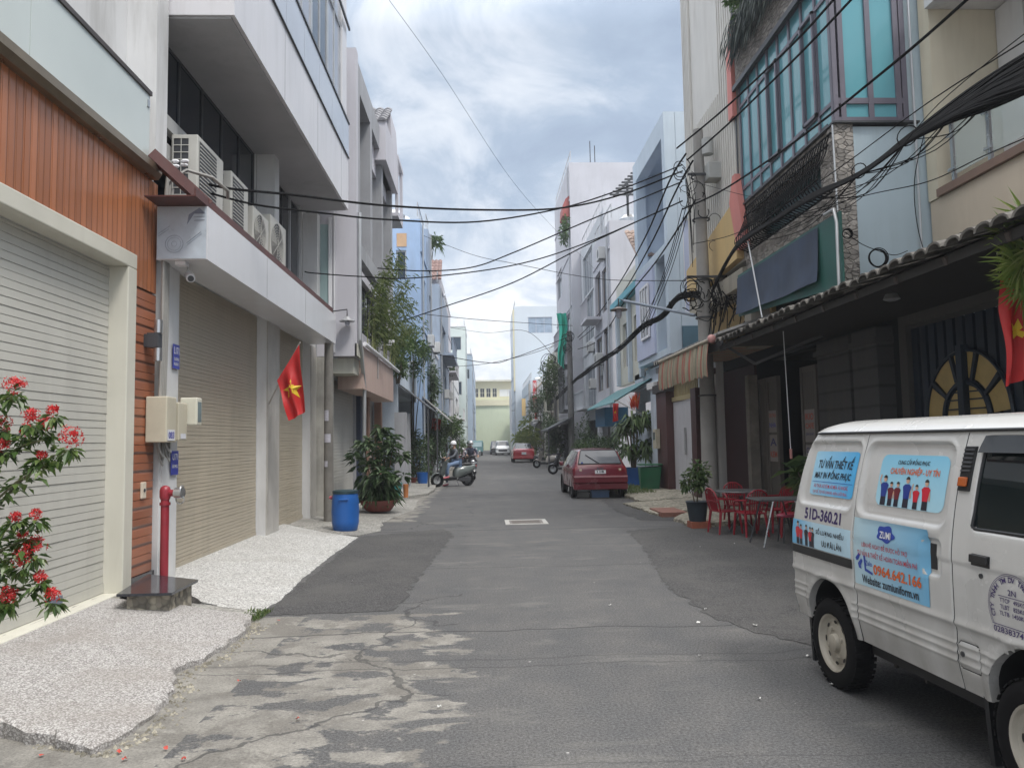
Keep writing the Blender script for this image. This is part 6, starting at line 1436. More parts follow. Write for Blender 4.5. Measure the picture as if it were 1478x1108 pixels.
# louvre, lamp, handles, gutter, trims
def vbox(name, x0, x1, z0, z1, o0, o1, mat, par=None, bevel=.004):
    "box standing on the side skin"
    y = -(.70-side_in((x0+x1)/2, (z0+z1)/2)); sl = (side_in((x0+x1)/2, z1)-side_in((x0+x1)/2, z0)); mb = MB()
    yb0, yb1 = -(.70-side_in((x0+x1)/2, z0)), -(.70-side_in((x0+x1)/2, z1))
    mb.add([(x0, yb0-o0, z0), (x1, yb0-o0, z0), (x1, yb0-o1, z0), (x0, yb0-o1, z0), (x0, yb1-o0, z1), (x1, yb1-o0, z1), (x1, yb1-o1, z1), (x0, yb1-o1, z1)], [(0, 3, 2, 1), (4, 5, 6, 7), (0, 1, 5, 4), (1, 2, 6, 5), (2, 3, 7, 6), (3, 0, 4, 7)])
    return mb.build(name, mat, par or van, bevel=bevel)
lv = vbox('air_louvre', 1.250, 1.335, 1.378, 1.602, -.01, .012, M_vblack)
for i in range(6): vbox('slat', 1.256, 1.329, 1.475+i*.021, 1.484+i*.021, .013, .017, M_dark, lv, .001)
vbox('marker_lamp', 1.262, 1.322, 1.402, 1.448, .012, .026, paint('amber_lens', (.42, .10, .02), .2, .1, 20, world=False), lv)
vbox('recessed_handle', 1.022, 1.128, .948, 1.098, -.012, -.004, M_vblack); vbox('grip', 1.05, 1.10, .955, 1.09, -.004, .006, M_black)
vbox('door_handle', 1.39, 1.52, 1.028, 1.085, -.004, .004, M_vblack); vbox('door_handle_lever', 1.395, 1.515, 1.045, 1.083, .004, .02, M_vblack)
g = MB(); g.tube([vp(1.455, .985, .0), vp(1.455, .985, .006)], .012, 12); g.build('door_lock', M_dark, van)
g = MB(); g.tube([vp(1.285, .575, .0), vp(1.285, .575, .005)], .014, 12); g.build('fuel_lock', M_dark, van)
g = MB(); pts = [vp(-.41+i*.1, 1.683, .008) for i in range(24)]; g.tube(pts, .009, 6); g.build('rain_gutter', M_vblack, van, smooth=True)
# door window: rubber seal, tinted visor
seal = MB(); A = [(1.376, 1.21), (1.376, 1.63), (1.39, 1.648), (1.99, 1.648), (2.01, 1.21), (1.39, 1.20), (1.376, 1.21)]
for (a, c), (e, f) in zip(A[:-1], A[1:]): seal.tube([vp(a+(e-a)*k/6, c+(f-c)*k/6, .002) for k in range(7)], .008, 6)
seal.build('window_seal', M_vblack, van, smooth=True)
vis = MB(); K = 16
for i in range(K+1):
    x = 1.372+.63*i/K; vis.v += [vp(x, 1.655, .004), vp(x, 1.60, .028), vp(x, 1.572, .034)]
for i in range(K):
    for c in (0, 1): vis.f.append((3*i+c, 3*i+3+c, 3*i+4+c, 3*i+1+c)); vis.m.append(0)
vis.build('window_visor', glass('visor_tint', (.05, .055, .06), .12), van, smooth=True)
# underside, bumper, flaps, wheels
MB().box(-.52, -.36, -.60, .60, .30, .46).box(.26, 1.44, -.58, .58, .30, .46).box(2.07, 2.3, -.6, .6, .30, .46).box(-.36, .26, -.40, .40, .34, .75).box(1.44, 2.07, -.40, .40, .34, .72).box(-.36, 2.07, -.41, .41, .70, .74).build('chassis', M_black, van)
g = MB()
for i, x in enumerate((.36, .42, .50, .66, .85)): g.box(x, x+.02, -.50, -.48, .24+.02*(i % 3), .30)
g.tube([(.3, -.3, .24), (1.2, -.35, .24)], .03, 8); g.build('underbody_pipes', paint('rusty_grey', (.05, .047, .042), .7, .3, 6, world=False), van)
g = MB(); g.prism([(-.66, -.5), (-.62, -.62), (-.54, -.675), (-.54, -.60), (-.60, -.5)], 2, .42, .56); g.box(-.67, -.60, -.5, .5, .42, .56); g.prism([(-.66, .5), (-.60, .5), (-.54, .60), (-.54, .675), (-.62, .62)], 2, .42, .56); g.build('rear_bumper', M_vblack, van, bevel=.008)
MB().box(2.44, 2.56, -.62, .62, .32, .55).build('front_bumper', M_vblack, van, bevel=.02)
for x in (-.385, 1.40): MB().prism([(x-.025, .42), (x+.005, .42), (x+.03, .09), (x+.0, .085)], 1, -.66, -.47).build('mud_flap', M_vblack, van)
M_tyre = paint('tyre', (.007, .007, .008), .85, .25, 9, world=False, dirt=.15, dirtc=(.03, .028, .025))
[setattr(q.inputs['Specular IOR Level'], 'default_value', .2) for q in M_tyre.node_tree.nodes if q.type == 'BSDF_PRINCIPLED']; M_rim = paint('cream_steel_rim', (.42, .39, .33), .45, .12, 8, world=False, dirt=.8, dirtc=(.16, .13, .09))
def wheel(parent, loc, R_=.29, w=.15, rim=.18, sgn=-1, seg=40, rimmat=None, name='wheel', bolts=4, holes=8):
    "axle along y; sgn -1: the face looks to -y"
    W_ = thing(name, None, None, loc); W_.parent = parent; h_ = w/2; s = sgn
    t = MB(); t.lathe([(rim, s*h_*.75), (rim+.012, s*h_*.98), (R_*.80, s*h_*1.06), (R_*.93, s*h_*.96), (R_*.985, s*h_*.75), (R_, s*h_*.4), (R_, -s*h_*.4), (R_*.985, -s*h_*.75), (R_*.85, -s*h_), (rim, -s*h_*.8)], (0, 0, 0), seg, 1)
    for k in range(seg):
        a = 2*PI*k/seg
        for u in (-.4, 0, .4): t.obox((R_*math.cos(a+u*.1), u*w*.8, R_*math.sin(a+u*.1)), (.0035*math.cos(a), 0, .0035*math.sin(a)), (0, w*.13, 0), (-.014*math.sin(a), 0, .014*math.cos(a)))
    t.build('tyre', M_tyre, W_, smooth=True)
    r = MB(); r.lathe([(rim+.006, s*h_*.98), (rim-.004, s*h_*.9), (rim-.012, s*h_*.62), (rim*.86, s*h_*.45), (rim*.78, s*h_*.40), (rim*.62, s*h_*.62), (rim*.45, s*h_*.66), (rim*.40, s*h_*.60), (rim*.34, s*h_*.62), (rim*.30, s*h_*.95), (rim*.22, s*h_*1.02), (0.001, s*h_*1.04)], (0, 0, 0), seg, 1)
    r.build('rim', rimmat or M_rim, W_, smooth=True, sharp=25)
    b = MB()
    for k in range(bolts): a = 2*PI*k/bolts+.4; b.tube([(rim*.5*math.cos(a), s*h_*.6, rim*.5*math.sin(a)), (rim*.5*math.cos(a), s*h_*.82, rim*.5*math.sin(a))], .014*R_/.29, 6)
    b.build('wheel_nuts', rimmat or M_rim, W_)
    d = MB()
    for k in range(holes):
        a = 2*PI*k/holes; c0 = Vector((rim*.74*math.cos(a), s*(h_*.58), rim*.74*math.sin(a))); tr = Vector((-math.sin(a), 0, math.cos(a))); rr = Vector((math.cos(a), 0, math.sin(a)))
        d.add([c0+tr*.022*math.cos(q*PI/4)*R_/.29+rr*.011*math.sin(q*PI/4)*R_/.29 for q in range(8)], [tuple(range(8))])
    d.build('vent_slots', M_black, W_)
    return W_
for x, y, s in ((-.05, -.61, -1), (1.75, -.61, -1), (-.05, .61, 1), (1.75, .61, 1)): wheel(van, (x, y, .292), sgn=s)
MB().tube([(2.1, -.66, 1.25), (2.14, -.80, 1.3)], .012, 6).box(2.10, 2.16, -.95, -.79, 1.18, 1.42).build('wing_mirror', M_vblack, van, bevel=.01)
for y in (-.45, .45): MB().ball((2.475, y, .72), (.03, .11, .09), 12).build('headlight', M_glassd, van, smooth=True)
for y in (-.60, .60): MB().box(-.64, -.59, y-.05, y+.05, .75, 1.0).build('tail_light', M_signr, van, bevel=.006)
# lap number labels drift: leave none
# ================================================================== CARS
def carpaint(name, c): return paint(name, c, .25, .05, 2, world=False, coat=.7, dirt=.15, dirtc=mul(c, .5))
def car(name, lab, loc, rz, st, mat, glassm, cat='car', wheels=(), R_=.29, tw=.17, glass_x=(), sideglass=(), rimm=None, group=None):
    """lofted body, x forward. st: stations (x, zb, zbelt, zroof, w, wr); faces over the belt whose middle lies in a
    glass_x range (windscreen, rear window) or a sideglass range are glass"""
    t = thing(name, lab, cat, loc, rz, group=group)
    mb = MB(); rings = []
    for x, zb, ze, zr, w, wr in st:
        half = [(0, zb), (w*.86, zb), (w*.985, zb+.10), (w, (zb+ze)/2+.03), (w*.985, ze-.05), (w*.955, ze), (wr+(w*.955-wr)*.08, zr-.05 if zr-ze > .12 else ze+(zr-ze)*.6), (wr*.90, zr-.012), (wr*.5, zr), (0, zr+.008)]
        ring_ = [(x, -a, b) for a, b in half]+[(x, a, b) for a, b in half[::-1][1:-1]]; rings.append(ring_)
    n = len(rings[0]); b = 0
    for r_ in rings: mb.v += r_
    for i in range(len(rings)-1):
        xm = (st[i][0]+st[i+1][0])/2
        for j in range(n):
            k = (j+1) % n; mi = 0
            if j in (5, n-6) and any(a < xm < c for a, c in sideglass): mi = 1
            if j in range(6, n-6) and j not in (5, n-6) and any(a < xm < c for a, c in glass_x): mi = 1
            mb.f.append((i*n+j, i*n+k, (i+1)*n+k, (i+1)*n+j)); mb.m.append(mi)
    mb.f.append(tuple(range(n))[::-1]); mb.m.append(0); mb.f.append(tuple((len(rings)-1)*n+q for q in range(n))); mb.m.append(0)
    o = mb.build('body', [mat, glassm], t, smooth=True, sharp=28)
    for x, y in wheels:
        s = -1 if y < 0 else 1
        wheel(t, (x, y, R_), R_=R_, w=tw, rim=R_*.62, sgn=s, seg=24, rimmat=rimm)
        a = MB(); a.lathe([(R_+.05, -.02), (R_+.055, .0), (R_+.05, .02)], (x, s*(abs(y)+tw/2+.005), R_+.01), 26, 1); a.lathe([(0, 0), (R_+.05, 0)], (x, s*(abs(y)-.02), R_+.02), 20, 1); a.build('wheel_arch', M_black, t)
    return t
M_redcar = carpaint('dark_red_paint', (.17, .012, .025)); M_redcar2 = carpaint('bright_red_paint', (.42, .02, .03)); M_whitecar = carpaint('white_car_paint', (.62, .63, .64)); M_blackcar = carpaint('black_car_paint', (.03, .03, .035))
M_cglass = glass('car_glass', (.045, .05, .06), .05, .6)
# --- old red hatchback seen from behind
st = [(-1.80, .30, .74, .80, .74, .70), (-1.76, .27, .82, .90, .775, .68), (-1.70, .24, .86, .98, .79, .66), (-1.52, .22, .87, 1.20, .795, .60), (-1.36, .22, .88, 1.365, .80, .555), (-1.22, .22, .88, 1.385, .80, .55), (-.6, .22, .88, 1.40, .80, .555),
      (.1, .22, .88, 1.40, .80, .56), (.45, .22, .88, 1.34, .80, .56), (.95, .22, .90, .97, .79, .66), (1.5, .24, .80, .86, .77, .66), (1.78, .28, .70, .76, .72, .62), (1.84, .32, .60, .66, .66, .58)]
cx_, cy_ = 3.30, 21.9
hb = car('parked_hatchback', 'dark red old hatchback seen from behind, parked at the right kerb', (cx_, cy_+1.75, 0), PI/2+rad(.2), st, M_redcar, M_cglass,
         wheels=((-1.22, -.70), (-1.22, .70), (1.12, -.70), (1.12, .70)), R_=.27, tw=.15, glass_x=((.45, .95),), sideglass=((-1.36, .46),), rimm=M_dark)
def hp(y, z, off=0):
    "point on the slanting tailgate, local frame"
    tab = [(.74, -1.80), (.85, -1.765), (.98, -1.70), (1.20, -1.52), (1.365, -1.36)]; return (lerp_tab(tab, z)-off*.8, y, z+off*.35)
def hq(name, y0, y1, z0, z1, mat, off, ty=0, par=None, n=6):
    mb = MB()
    for i in range(n+1):
        z = z0+(z1-z0)*i/n; k = 1-ty*(i/n)
        for j in range(n+1): y = (y0+(y1-y0)*j/n)*k; mb.v.append(hp(y, z, off))
    for i in range(n):
        for j in range(n): mb.f.append((i*(n+1)+j, (i+1)*(n+1)+j, (i+1)*(n+1)+j+1, i*(n+1)+j+1)); mb.m.append(0)
    return mb.build(name, mat, par or hb, smooth=True)
rw = hq('rear_window', -.60, .60, .985, 1.345, glass('hatch_glass', (.11, .12, .14), .10, .6), .012, .18)
sealm = MB(); q = [(-.62, .97), (.62, .97), (.50, 1.355), (-.50, 1.355), (-.62, .97)]
for (a, c), (e, f) in zip(q[:-1], q[1:]): sealm.tube([hp(a+(e-a)*k/5, c+(f-c)*k/5, .014) for k in range(6)], .012, 5)
sub_ = sealm.build('window_seal', M_black, rw)
MB().tube([hp(.02, .975, .03), hp(.38, 1.22, .03)], .010, 5).build('rear_wiper', M_black, hb)
for z0, z1 in ((.76, .88),): hq('plate_recess', -.24, .24, z0-.02, z1+.02, paint('red_reflector', (.20, .02, .03), .3, .1, 8, world=False), .006)
pl = hq('number_plate', -.155, .155, .69, .875, K_wht, .02, n=2)
for s_, zz_ in (('52F', .83), ('118', .745)):
    vs, fs = fit_text(s_, .20, .06, .03); MB().add([hp(-u, zz_+v_, .026) for u, v_ in vs], [f[::-1] for f in fs]).build('lettering', K_blk, pl)
for s in (-1, 1):
    hq('tail_light', s*.72 if s < 0 else .48, -.48 if s < 0 else .72, .755, .90, paint('tail_red', (.24, .015, .02), .15, .1, 6, world=False), .010, n=3)
    hq('reverse_lamp', s*.56-.035, s*.56+.035, .77, .83, paint('lamp_cream', (.55, .48, .35), .2, .1, 6, world=False), .017, n=2)
g = MB(); g.box(-1.89, -1.70, -.77, .77, .44, .66); g.box(-1.84, -1.6, -.775, .775, .25, .44); g.build('rear_bumper', M_redcar, hb, bevel=.03); MB().box(-1.90, -1.885, -.76, .76, .60, .635).build('bumper_strip', paint('pink_strip', (.5, .25, .27), .3, .1, 4, world=False), hb)
for s in (-1, 1): MB().box(.42, .52, s*.80, s*.93, .88, 1.0).build('wing_mirror', M_redcar, hb, bevel=.02)
g = MB(); g.box(-1.2, .4, .815, .822, .0, .01)
g = MB()
for y in (-.805, .805):
    for x in (-.42, .42): g.box(x-.006, x+.006, y-.003, y+.003, .35, 1.30)
g.build('door_gap', M_black, hb); MB().ball((-1.812, .52, 1.01), (.003, .028, .028), 10).build('window_sticker', K_blue, hb)
# crates under and beyond it
def crate(lab, x, y, w, d, h_, mat):
    t = thing('plastic_crate', lab, 'crate', (x, y, 0)); mb = MB()
    mb.box(x-w/2, x+w/2, y-d/2, y-d/2+.02, .02, h_); mb.box(x-w/2, x+w/2, y+d/2-.02, y+d/2, .02, h_); mb.box(x-w/2, x-w/2+.02, y-d/2+.021, y+d/2-.021, .02, h_); mb.box(x+w/2-.02, x+w/2, y-d/2+.021, y+d/2-.021, .02, h_); mb.box(x-w/2, x+w/2, y-d/2, y+d/2, .0, .018)
    mb.build('tub', mat, t, local=False); g = MB(); g.box(x-w/2-.015, x+w/2+.015, y-d/2-.015, y-d/2-.001, h_-.04, h_); g.build('rim', mat, t, local=False)
crate('pale blue plastic crate standing under the red hatchback', 3.35, 22.4, .5, .35, .19, paint('crate_blue', (.20, .32, .55), .5, .1, 3, world=False))
crate('low white crate under the red hatchback, left of the blue one', 2.85, 22.6, .42, .3, .13, paint('crate_white', (.55, .55, .53), .6, .1, 3, world=False))
# --- second red car farther on
st2 = [(-2.0, .35, .78, .84, .72, .66), (-1.95, .30, .92, .98, .80, .70), (-1.6, .24, .98, 1.06, .85, .66), (-1.15, .22, .98, 1.40, .86, .56), (-.7, .22, .97, 1.48, .86, .58), (.1, .22, .96, 1.49, .86, .60), (.55, .22, .96, 1.38, .86, .60), (1.1, .22, .96, 1.03, .85, .70), (1.7, .26, .86, .90, .82, .66), (2.0, .34, .68, .72, .74, .6)]
rc2 = car('parked_hatchback', 'bright red rounded car parked farther down the right kerb', (3.05, 60.3, 0), PI/2, st2, M_redcar2, M_cglass, wheels=((-1.3, -.74), (-1.3, .74), (1.3, -.74), (1.3, .74)), R_=.31, glass_x=((-1.6, -.9), (.4, 1.1)), sideglass=((-1.2, .6),))
MB().box(-2.04, -2.01, -.17, .17, .62, .80).build('number_plate', K_wht, rc2); MB().box(-2.02, -1.9, -.8, .8, .3, .48).build('rear_bumper', M_redcar2, rc2, bevel=.03)
for s in (-1, 1): MB().box(-1.97, -1.9, s*.62, s*.80, .72, .95).build('tail_light', paint('pale_lamp', (.6, .35, .3), .2, .1, 4, world=False), rc2, bevel=.02)
# --- white people carrier coming towards us, black car beside it
def mpv(lab, loc, mat, name='parked_minivan'):
    st3 = [(-2.1, .35, 1.0, 1.2, .76, .66), (-2.0, .25, 1.05, 1.55, .84, .62), (-1.5, .22, 1.05, 1.68, .87, .66), (0, .22, 1.02, 1.70, .87, .68), (.7, .22, 1.0, 1.60, .87, .66), (1.35, .22, .98, 1.12, .86, .74), (1.9, .26, .88, .95, .84, .72), (2.15, .34, .70, .78, .78, .66)]
    c = car(name, lab, loc, -PI/2, st3, mat, M_cglass, cat='car', wheels=((-1.35, -.74), (-1.35, .74), (1.35, -.74), (1.35, .74)), R_=.32, glass_x=((.6, 1.35),), sideglass=((-1.9, .8),))
    MB().box(2.16, 2.22, -.5, .5, .46, .68).build('grille', M_dark, c, bevel=.02); MB().box(2.1, 2.24, -.78, .78, .28, .42).build('front_bumper', mat, c, bevel=.03)
    for s in (-1, 1): MB().box(2.06, 2.15, s*.55, s*.78, .66, .82).build('headlight', M_alu, c, bevel=.02)
    MB().box(2.245, 2.255, -.22, .22, .32, .42).build('number_plate', K_wht, c)
    return c
mpv('white people carrier facing us in the far distance of the road', (2.25, 92, 0), M_whitecar)
mpv('black car just behind the far white people carrier', (1.7, 98.5, 0), M_blackcar, 'parked_car')
# --- small pickup truck far left
t = thing('pickup_truck', 'small teal-fronted cargo truck standing far down on the left', 'truck', (-.9, 92, 0))
MB().box(-1.75, -.05, 89.6, 91.2, .45, 1.75).build('cab', paint('truck_teal', (.12, .25, .27), .4, .1, 2), t, local=False, bevel=.08); MB().box(-1.6, -.2, 89.57, 89.6, 1.05, 1.6).build('windscreen', paint('sky_screen', (.45, .58, .62), .1, .1, 1), t, local=False)
MB().box(-1.8, 0, 91.3, 94.5, .6, 1.5).build('cargo_bed', M_dark, t, local=False, bevel=.02)
for x in (-1.6, -.2): MB().lathe([(0, -.1), (.3, -.1), (.34, -.05), (.34, .05), (.3, .1), (0, .1)], (x, 90.3, .34), 16, 0).build('wheel', M_black, t, local=False); MB().lathe([(0, -.1), (.3, -.1), (.34, -.05), (.34, .05), (.3, .1), (0, .1)], (x, 93.6, .34), 16, 0).build('wheel', M_black, t, local=False)
# ================================================================== SCOOTERS AND RIDERS
def scooter(lab, loc, rz, cm, cat='motorbike', group=None, name='scooter', extra=True):
    t = thing(name, lab, cat, loc, rz, group=group)
    for x in (.62, -.62):
        wheel(t, (x, 0, .25), R_=.25, w=.10, rim=.16, sgn=-1, seg=22, rimmat=M_alu, bolts=3, holes=5)
    g = MB(); g.tube([(.40, 0, .95), (.50, 0, .62), (.57, 0, .45)], .03, 8); g.tube([(.55, -.07, .50), (.62, -.075, .25)], .018, 6); g.tube([(.55, .07, .50), (.62, .075, .25)], .018, 6); g.build('fork', M_dark, t, smooth=True)
    f = MB(); K = 10
    for k in range(K+1):
        a = rad(150)-rad(125)*k/K
        for j in range(5): u = (j-2)/2; f.v.append((.62+(.285-.02*u*u)*math.cos(a), u*.075, .25+(.285-.025*u*u)*math.sin(a)))
    for k in range(K):
        for j in range(4): f.f.append((k*5+j, k*5+j+1, (k+1)*5+j+1, (k+1)*5+j)); f.m.append(0)
    f.build('front_fender', cm, t, smooth=True)
    s = MB(); P_ = [(.52, .42, .10), (.50, .60, .17), (.44, .78, .20), (.40, .92, .15), (.36, 1.02, .10)]
    for x, z, w in P_:
        for u in (-1, -.5, 0, .5, 1): s.v.append((x-.09*u*u, u*w, z))
    for i in range(4):
        for j in range(4): s.f.append((i*5+j, i*5+j+1, (i+1)*5+j+1, (i+1)*5+j)); s.m.append(0)
    n0 = len(s.v); s.v += [(a-.06, b, c) for a, b, c in s.v[:n0]]; s.f += [tuple(q+n0 for q in f_)[::-1] for f_ in s.f[:16]]; s.m += [0]*16
    s.build('leg_shield', cm, t, smooth=True)
    MB().ball((.475, 0, .80), (.05, .11, .055), 12).build('headlight', M_steel, t, smooth=True)
    MB().prism([(.38, .27), (.42, .34), (.10, .36), (-.12, .36), (-.12, .24), (.3, .22)], 1, -.16, .16).build('floorboard', M_vblack, t, bevel=.02)
    b = MB(); secs = [(-.05, .28, .62, .13), (-.15, .30, .74, .17), (-.45, .36, .78, .175), (-.75, .50, .80, .13), (-.95, .66, .80, .05)]
    for x, z0, z1, w in secs:
        for y, z in ((0, z0), (-w*.8, z0+.04), (-w, (z0+z1)/2), (-w*.7, z1-.03), (0, z1), (w*.7, z1-.03), (w, (z0+z1)/2), (w*.8, z0+.04)): b.v.append((x, y, z))
    for i in range(4):
        for j in range(8): k = (j+1) % 8; b.f.append((i*8+j, i*8+k, (i+1)*8+k, (i+1)*8+j)); b.m.append(0)
    b.f += [tuple(range(8))[::-1], tuple(32+q for q in range(8))]; b.m += [0, 0]; b.build('rear_body', cm, t, smooth=True, sharp=60)
    MB().ball((-.25, 0, .79), (.24, .15, .06), 14).ball((-.60, 0, .82), (.22, .13, .06), 14).build('seat', M_black, t, smooth=True)
    MB().prism([(-.2, .22), (-.35, .36), (-.72, .32), (-.74, .20), (-.4, .16)], 1, -.10, .10).build('engine', M_dark, t, bevel=.02)
    g = MB(); g.tube([(-.25, -.13, .22), (-.5, -.15, .24), (-.55, -.155, .27), (-.95, -.165, .36)], [.02, .025, .05, .045], 10); g.build('exhaust', M_dark, t, smooth=True)
    g = MB(); g.tube([(.30, -.34, 1.02), (.36, -.20, 1.05), (.38, 0, 1.0), (.36, .20, 1.05), (.30, .34, 1.02)], .016, 8); g.ball((.36, 0, 1.02), (.08, .12, .06), 10); hb_ = g.build('handlebar', M_vblack, t, smooth=True)
    for s_ in (-1, 1):
        g = MB(); g.tube([(.34, s_*.22, 1.05), (.38, s_*.26, 1.16), (.36, s_*.30, 1.20)], .008, 6); g.ball((.35, s_*.32, 1.23), (.015, .06, .045), 10); g.build('mirror', M_alu, t, smooth=True)
    g = MB(); g.tube([(-.80, -.12, .84), (-.97, -.08, .86), (-1.0, 0, .87), (-.97, .08, .86), (-.80, .12, .84)], .014, 6); g.build('grab_rail', M_alu, t, smooth=True)
    MB().ball((-.96, 0, .74), (.03, .08, .05), 8).build('tail_light', M_signr, t, smooth=True)
    g = MB(); g.tube([(-.12, .12, .24), (-.16, .22, .03)], .014, 6); g.build('side_stand', M_dark, t)
    return t
def skinm(name, chains, mat, parent, sub=2, root=0):
    "one continuous skinned surface: chains of (point, radius) that share joints by identical coordinates"
    vs, rs, es, idx = [], [], [], {}
    for ch in chains:
        prev = None
        for p_, r_ in ch:
            k = tuple(round(q, 4) for q in p_)
            if k not in idx: idx[k] = len(vs); vs.append(p_); rs.append(r_)
            i = idx[k]
            if prev is not None and prev != i: es.append((prev, i))
            prev = i
    me = bpy.data.meshes.new(name); me.from_pydata(vs, es, []); me.materials.append(mat)
    o = bpy.data.objects.new(name, me); col.objects.link(o); o.parent = parent
    sl_ = me.skin_vertices.new(name='s') if hasattr(me.skin_vertices, 'new') else None
    m = o.modifiers.new('skin', 'SKIN'); m.use_smooth_shade = True; m.branch_smoothing = .4
    if not me.skin_vertices: 
        bpy.context.view_layer.objects.active = o
    lay = me.skin_vertices[0].data
    for i, r_ in enumerate(rs):
        lay[i].radius = (r_, r_) if isinstance(r_, (int, float)) else r_; lay[i].use_root = (i == root)
    s = o.modifiers.new('sub', 'SUBSURF'); s.levels = 2; s.render_levels = sub
    return o
M_skin = paint('skin', (.42, .25, .18), .55, .06, 8, world=False); M_jean = paint('denim', (.16, .23, .36), .85, .15, 9, world=False); M_jack = paint('grey_jacket', (.085, .095, .11), .8, .15, 7, world=False)
M_hair = paint('dark_hair', (.02, .016, .014), .6, .2, 9, world=False); M_mask = paint('face_mask', (.55, .55, .56), .8, .05, 9, world=False)
def head(parent, c, fwd, helmet=M_whitec, mask=True):
    "face looking along fwd: skull with nose, eyes, ears; helmet shell and mask over it"
    c = Vector(c); fw = Vector(fwd).normalized(); sd = Vector((0, 0, 1)).cross(fw).normalized()
    g = MB(); g.ball(tuple(c+Vector((0, 0, .0))), (.085, .085, .115), 14); g.ball(tuple(c+fw*.088-Vector((0, 0, .012))), (.016, .016, .022), 8)
    for s in (-1, 1): g.ball(tuple(c+sd*s*.084), (.018, .018, .03), 8)
    g.build('head', M_skin, parent, smooth=True)
    g = MB()
    for s in (-1, 1): g.ball(tuple(c+fw*.078+sd*s*.032+Vector((0, 0, .02))), (.011, .011, .008), 8)
    g.build('eyes', M_hair, parent, smooth=True)
    if mask: g = MB(); g.ball(tuple(c+fw*.03-Vector((0, 0, .045))), (.078, .078, .055), 12); g.build('face_mask', M_mask, parent, smooth=True)
    g = MB(); K, n = 6, 16
    for i in range(K+1):
        th = rad(100)*i/K
        for j in range(n): a = 2*PI*j/n; g.v.append(tuple(c+Vector((0, 0, .035))+fw*(.122*math.sin(th)*math.cos(a))+sd*(.115*math.sin(th)*math.sin(a))+Vector((0, 0, .125*math.cos(th)))))
    for i in range(K):
        for j in range(n): g.f.append((i*n+j, (i+1)*n+j, (i+1)*n+(j+1) % n, i*n+(j+1) % n)); g.m.append(0)
    g.add([tuple(c+fw*a+sd*b+Vector((0, 0, z))) for a, b, z in ((.10, -.08, .05), (.16, -.06, .045), (.175, 0, .045), (.16, .06, .045), (.10, .08, .05))], [(0, 1, 2, 3, 4)])
    g.build('helmet', helmet, parent, smooth=True)
def hand(mb, c, d, curl):
    "palm with four bent fingers and a thumb closing on the grip"
    c = Vector(c); d = Vector(d).normalized(); sd = d.cross(Vector((0, 0, 1))).normalized(); up = Vector((0, 0, 1))
    mb.obox(c, d*.045, sd*.038, up*.014)
    for k, L in enumerate((.062, .072, .068, .052)):
        b = c+d*.04+sd*(-.03+.02*k); m = b+d*L*.45-up*.005; e = m+d*L*.2-up*L*.5*curl; f = e-d*L*.25-up*L*.2*curl; mb.tube([b, m, e, f], [.0095, .009, .0085, .007], 6)
    b = c-sd*.035+d*.0; mb.tube([b, b-sd*.02+d*.03-up*.01, b-sd*.005+d*.055-up*.03], [.011, .010, .008], 6)
def rider(lab, root_loc, rz, helmet, jacket, trousers, shoes, pill=False, foot_down=True, group=None, front=True):
    """seated on a scooter; same local frame as the scooter. pill: sits behind with hands on the seat"""
    t = thing('person', lab, 'person', root_loc, rz, group=group)
    bx = -.62 if pill else -.20; lean = .10 if not pill else .06
    hip = (bx, 0, .90); ch = (bx+lean*.6, 0, 1.14); sh = (bx+lean, 0, 1.34); nk = (bx+lean+.02, 0, 1.44); hd = (bx+lean+.05, 0, 1.56)
    T = [(hip, (.16, .13)), ((bx+.02, 0, 1.02), (.15, .115)), (ch, (.165, .12)), (sh, (.15, .10)), (nk, (.062, .062))]
    ch_ = [T]
    for s in (-1, 1):
        if pill: A = [(sh, .1), ((sh[0], s*.19, 1.32), .062), ((sh[0]+.02, s*.27, 1.10), .048), ((sh[0]+.20, s*.20, .98), .038)]
        elif s < 0: A = [(sh, .1), ((sh[0], s*.19, 1.32), .062), ((sh[0]+.10, s*.25, 1.12), .048), ((sh[0]+.30, s*.23, 1.08), .036)]
        else: A = [(sh, .1), ((sh[0], s*.19, 1.32), .062), ((sh[0]+.14, s*.27, 1.14), .048), ((.24, s*.25, 1.07), .036)]
        ch_.append(A)
    skinm('jacket', ch_, jacket, t)
    legs = []
    for s in (-1, 1):
        if foot_down and s < 0: legs.append([(hip, .15), ((bx+.02, s*.10, .88), .10), ((bx+.36, s*.22, .76), .075), ((bx+.34, s*.26, .45), .055), ((bx+.30, s*.30, .12), .042)])
        else: legs.append([(hip, .15), ((bx+.02, s*.10, .88), .10), ((bx+.42, s*.17, .80), .075), ((bx+.46, s*.15, .60), .055), ((bx+.44, s*.14, .42), .042)])
    skinm('trousers', legs, trousers, t)
    g = MB()
    for s, L in zip((-1, 1), legs):
        a = Vector(L[-1][0]); g.tube([a+Vector((-.05, 0, -.04)), a+Vector((.0, 0, -.07)), a+Vector((.12, 0, -.085)), a+Vector((.19, 0, -.09))], [.03, .038, .036, .02], 8)
    g.build('shoes', shoes, t, smooth=True)
    b = MB(); b.tube([(nk[0]-.0, 0, 1.40), (hd[0]-.01, 0, 1.50)], [.06, .055], 10)
    for s, A in zip((-1, 1), ch_[1:]):
        e = Vector(A[-1][0]); p_ = Vector(A[-2][0]); d = (e-p_).normalized(); b.tube([e-d*.02, e+d*.05], [.03, .024], 8); hand(b, e+d*.08, d, 1.2)
    b.build('body', M_skin, t, smooth=True); head(t, hd, (1, -.25 if not pill else 0, -.05), helmet)
    return t
fr, rr_ = Vector((-1.78, 28.95, 0)), Vector((-.58, 29.5, 0)); mid = (fr+rr_)/2; rz1 = math.atan2(fr.y-rr_.y, fr.x-rr_.x)
M_scoot = paint('grey_green_scooter', (.13, .15, .145), .25, .05, 4, world=False, coat=.5)
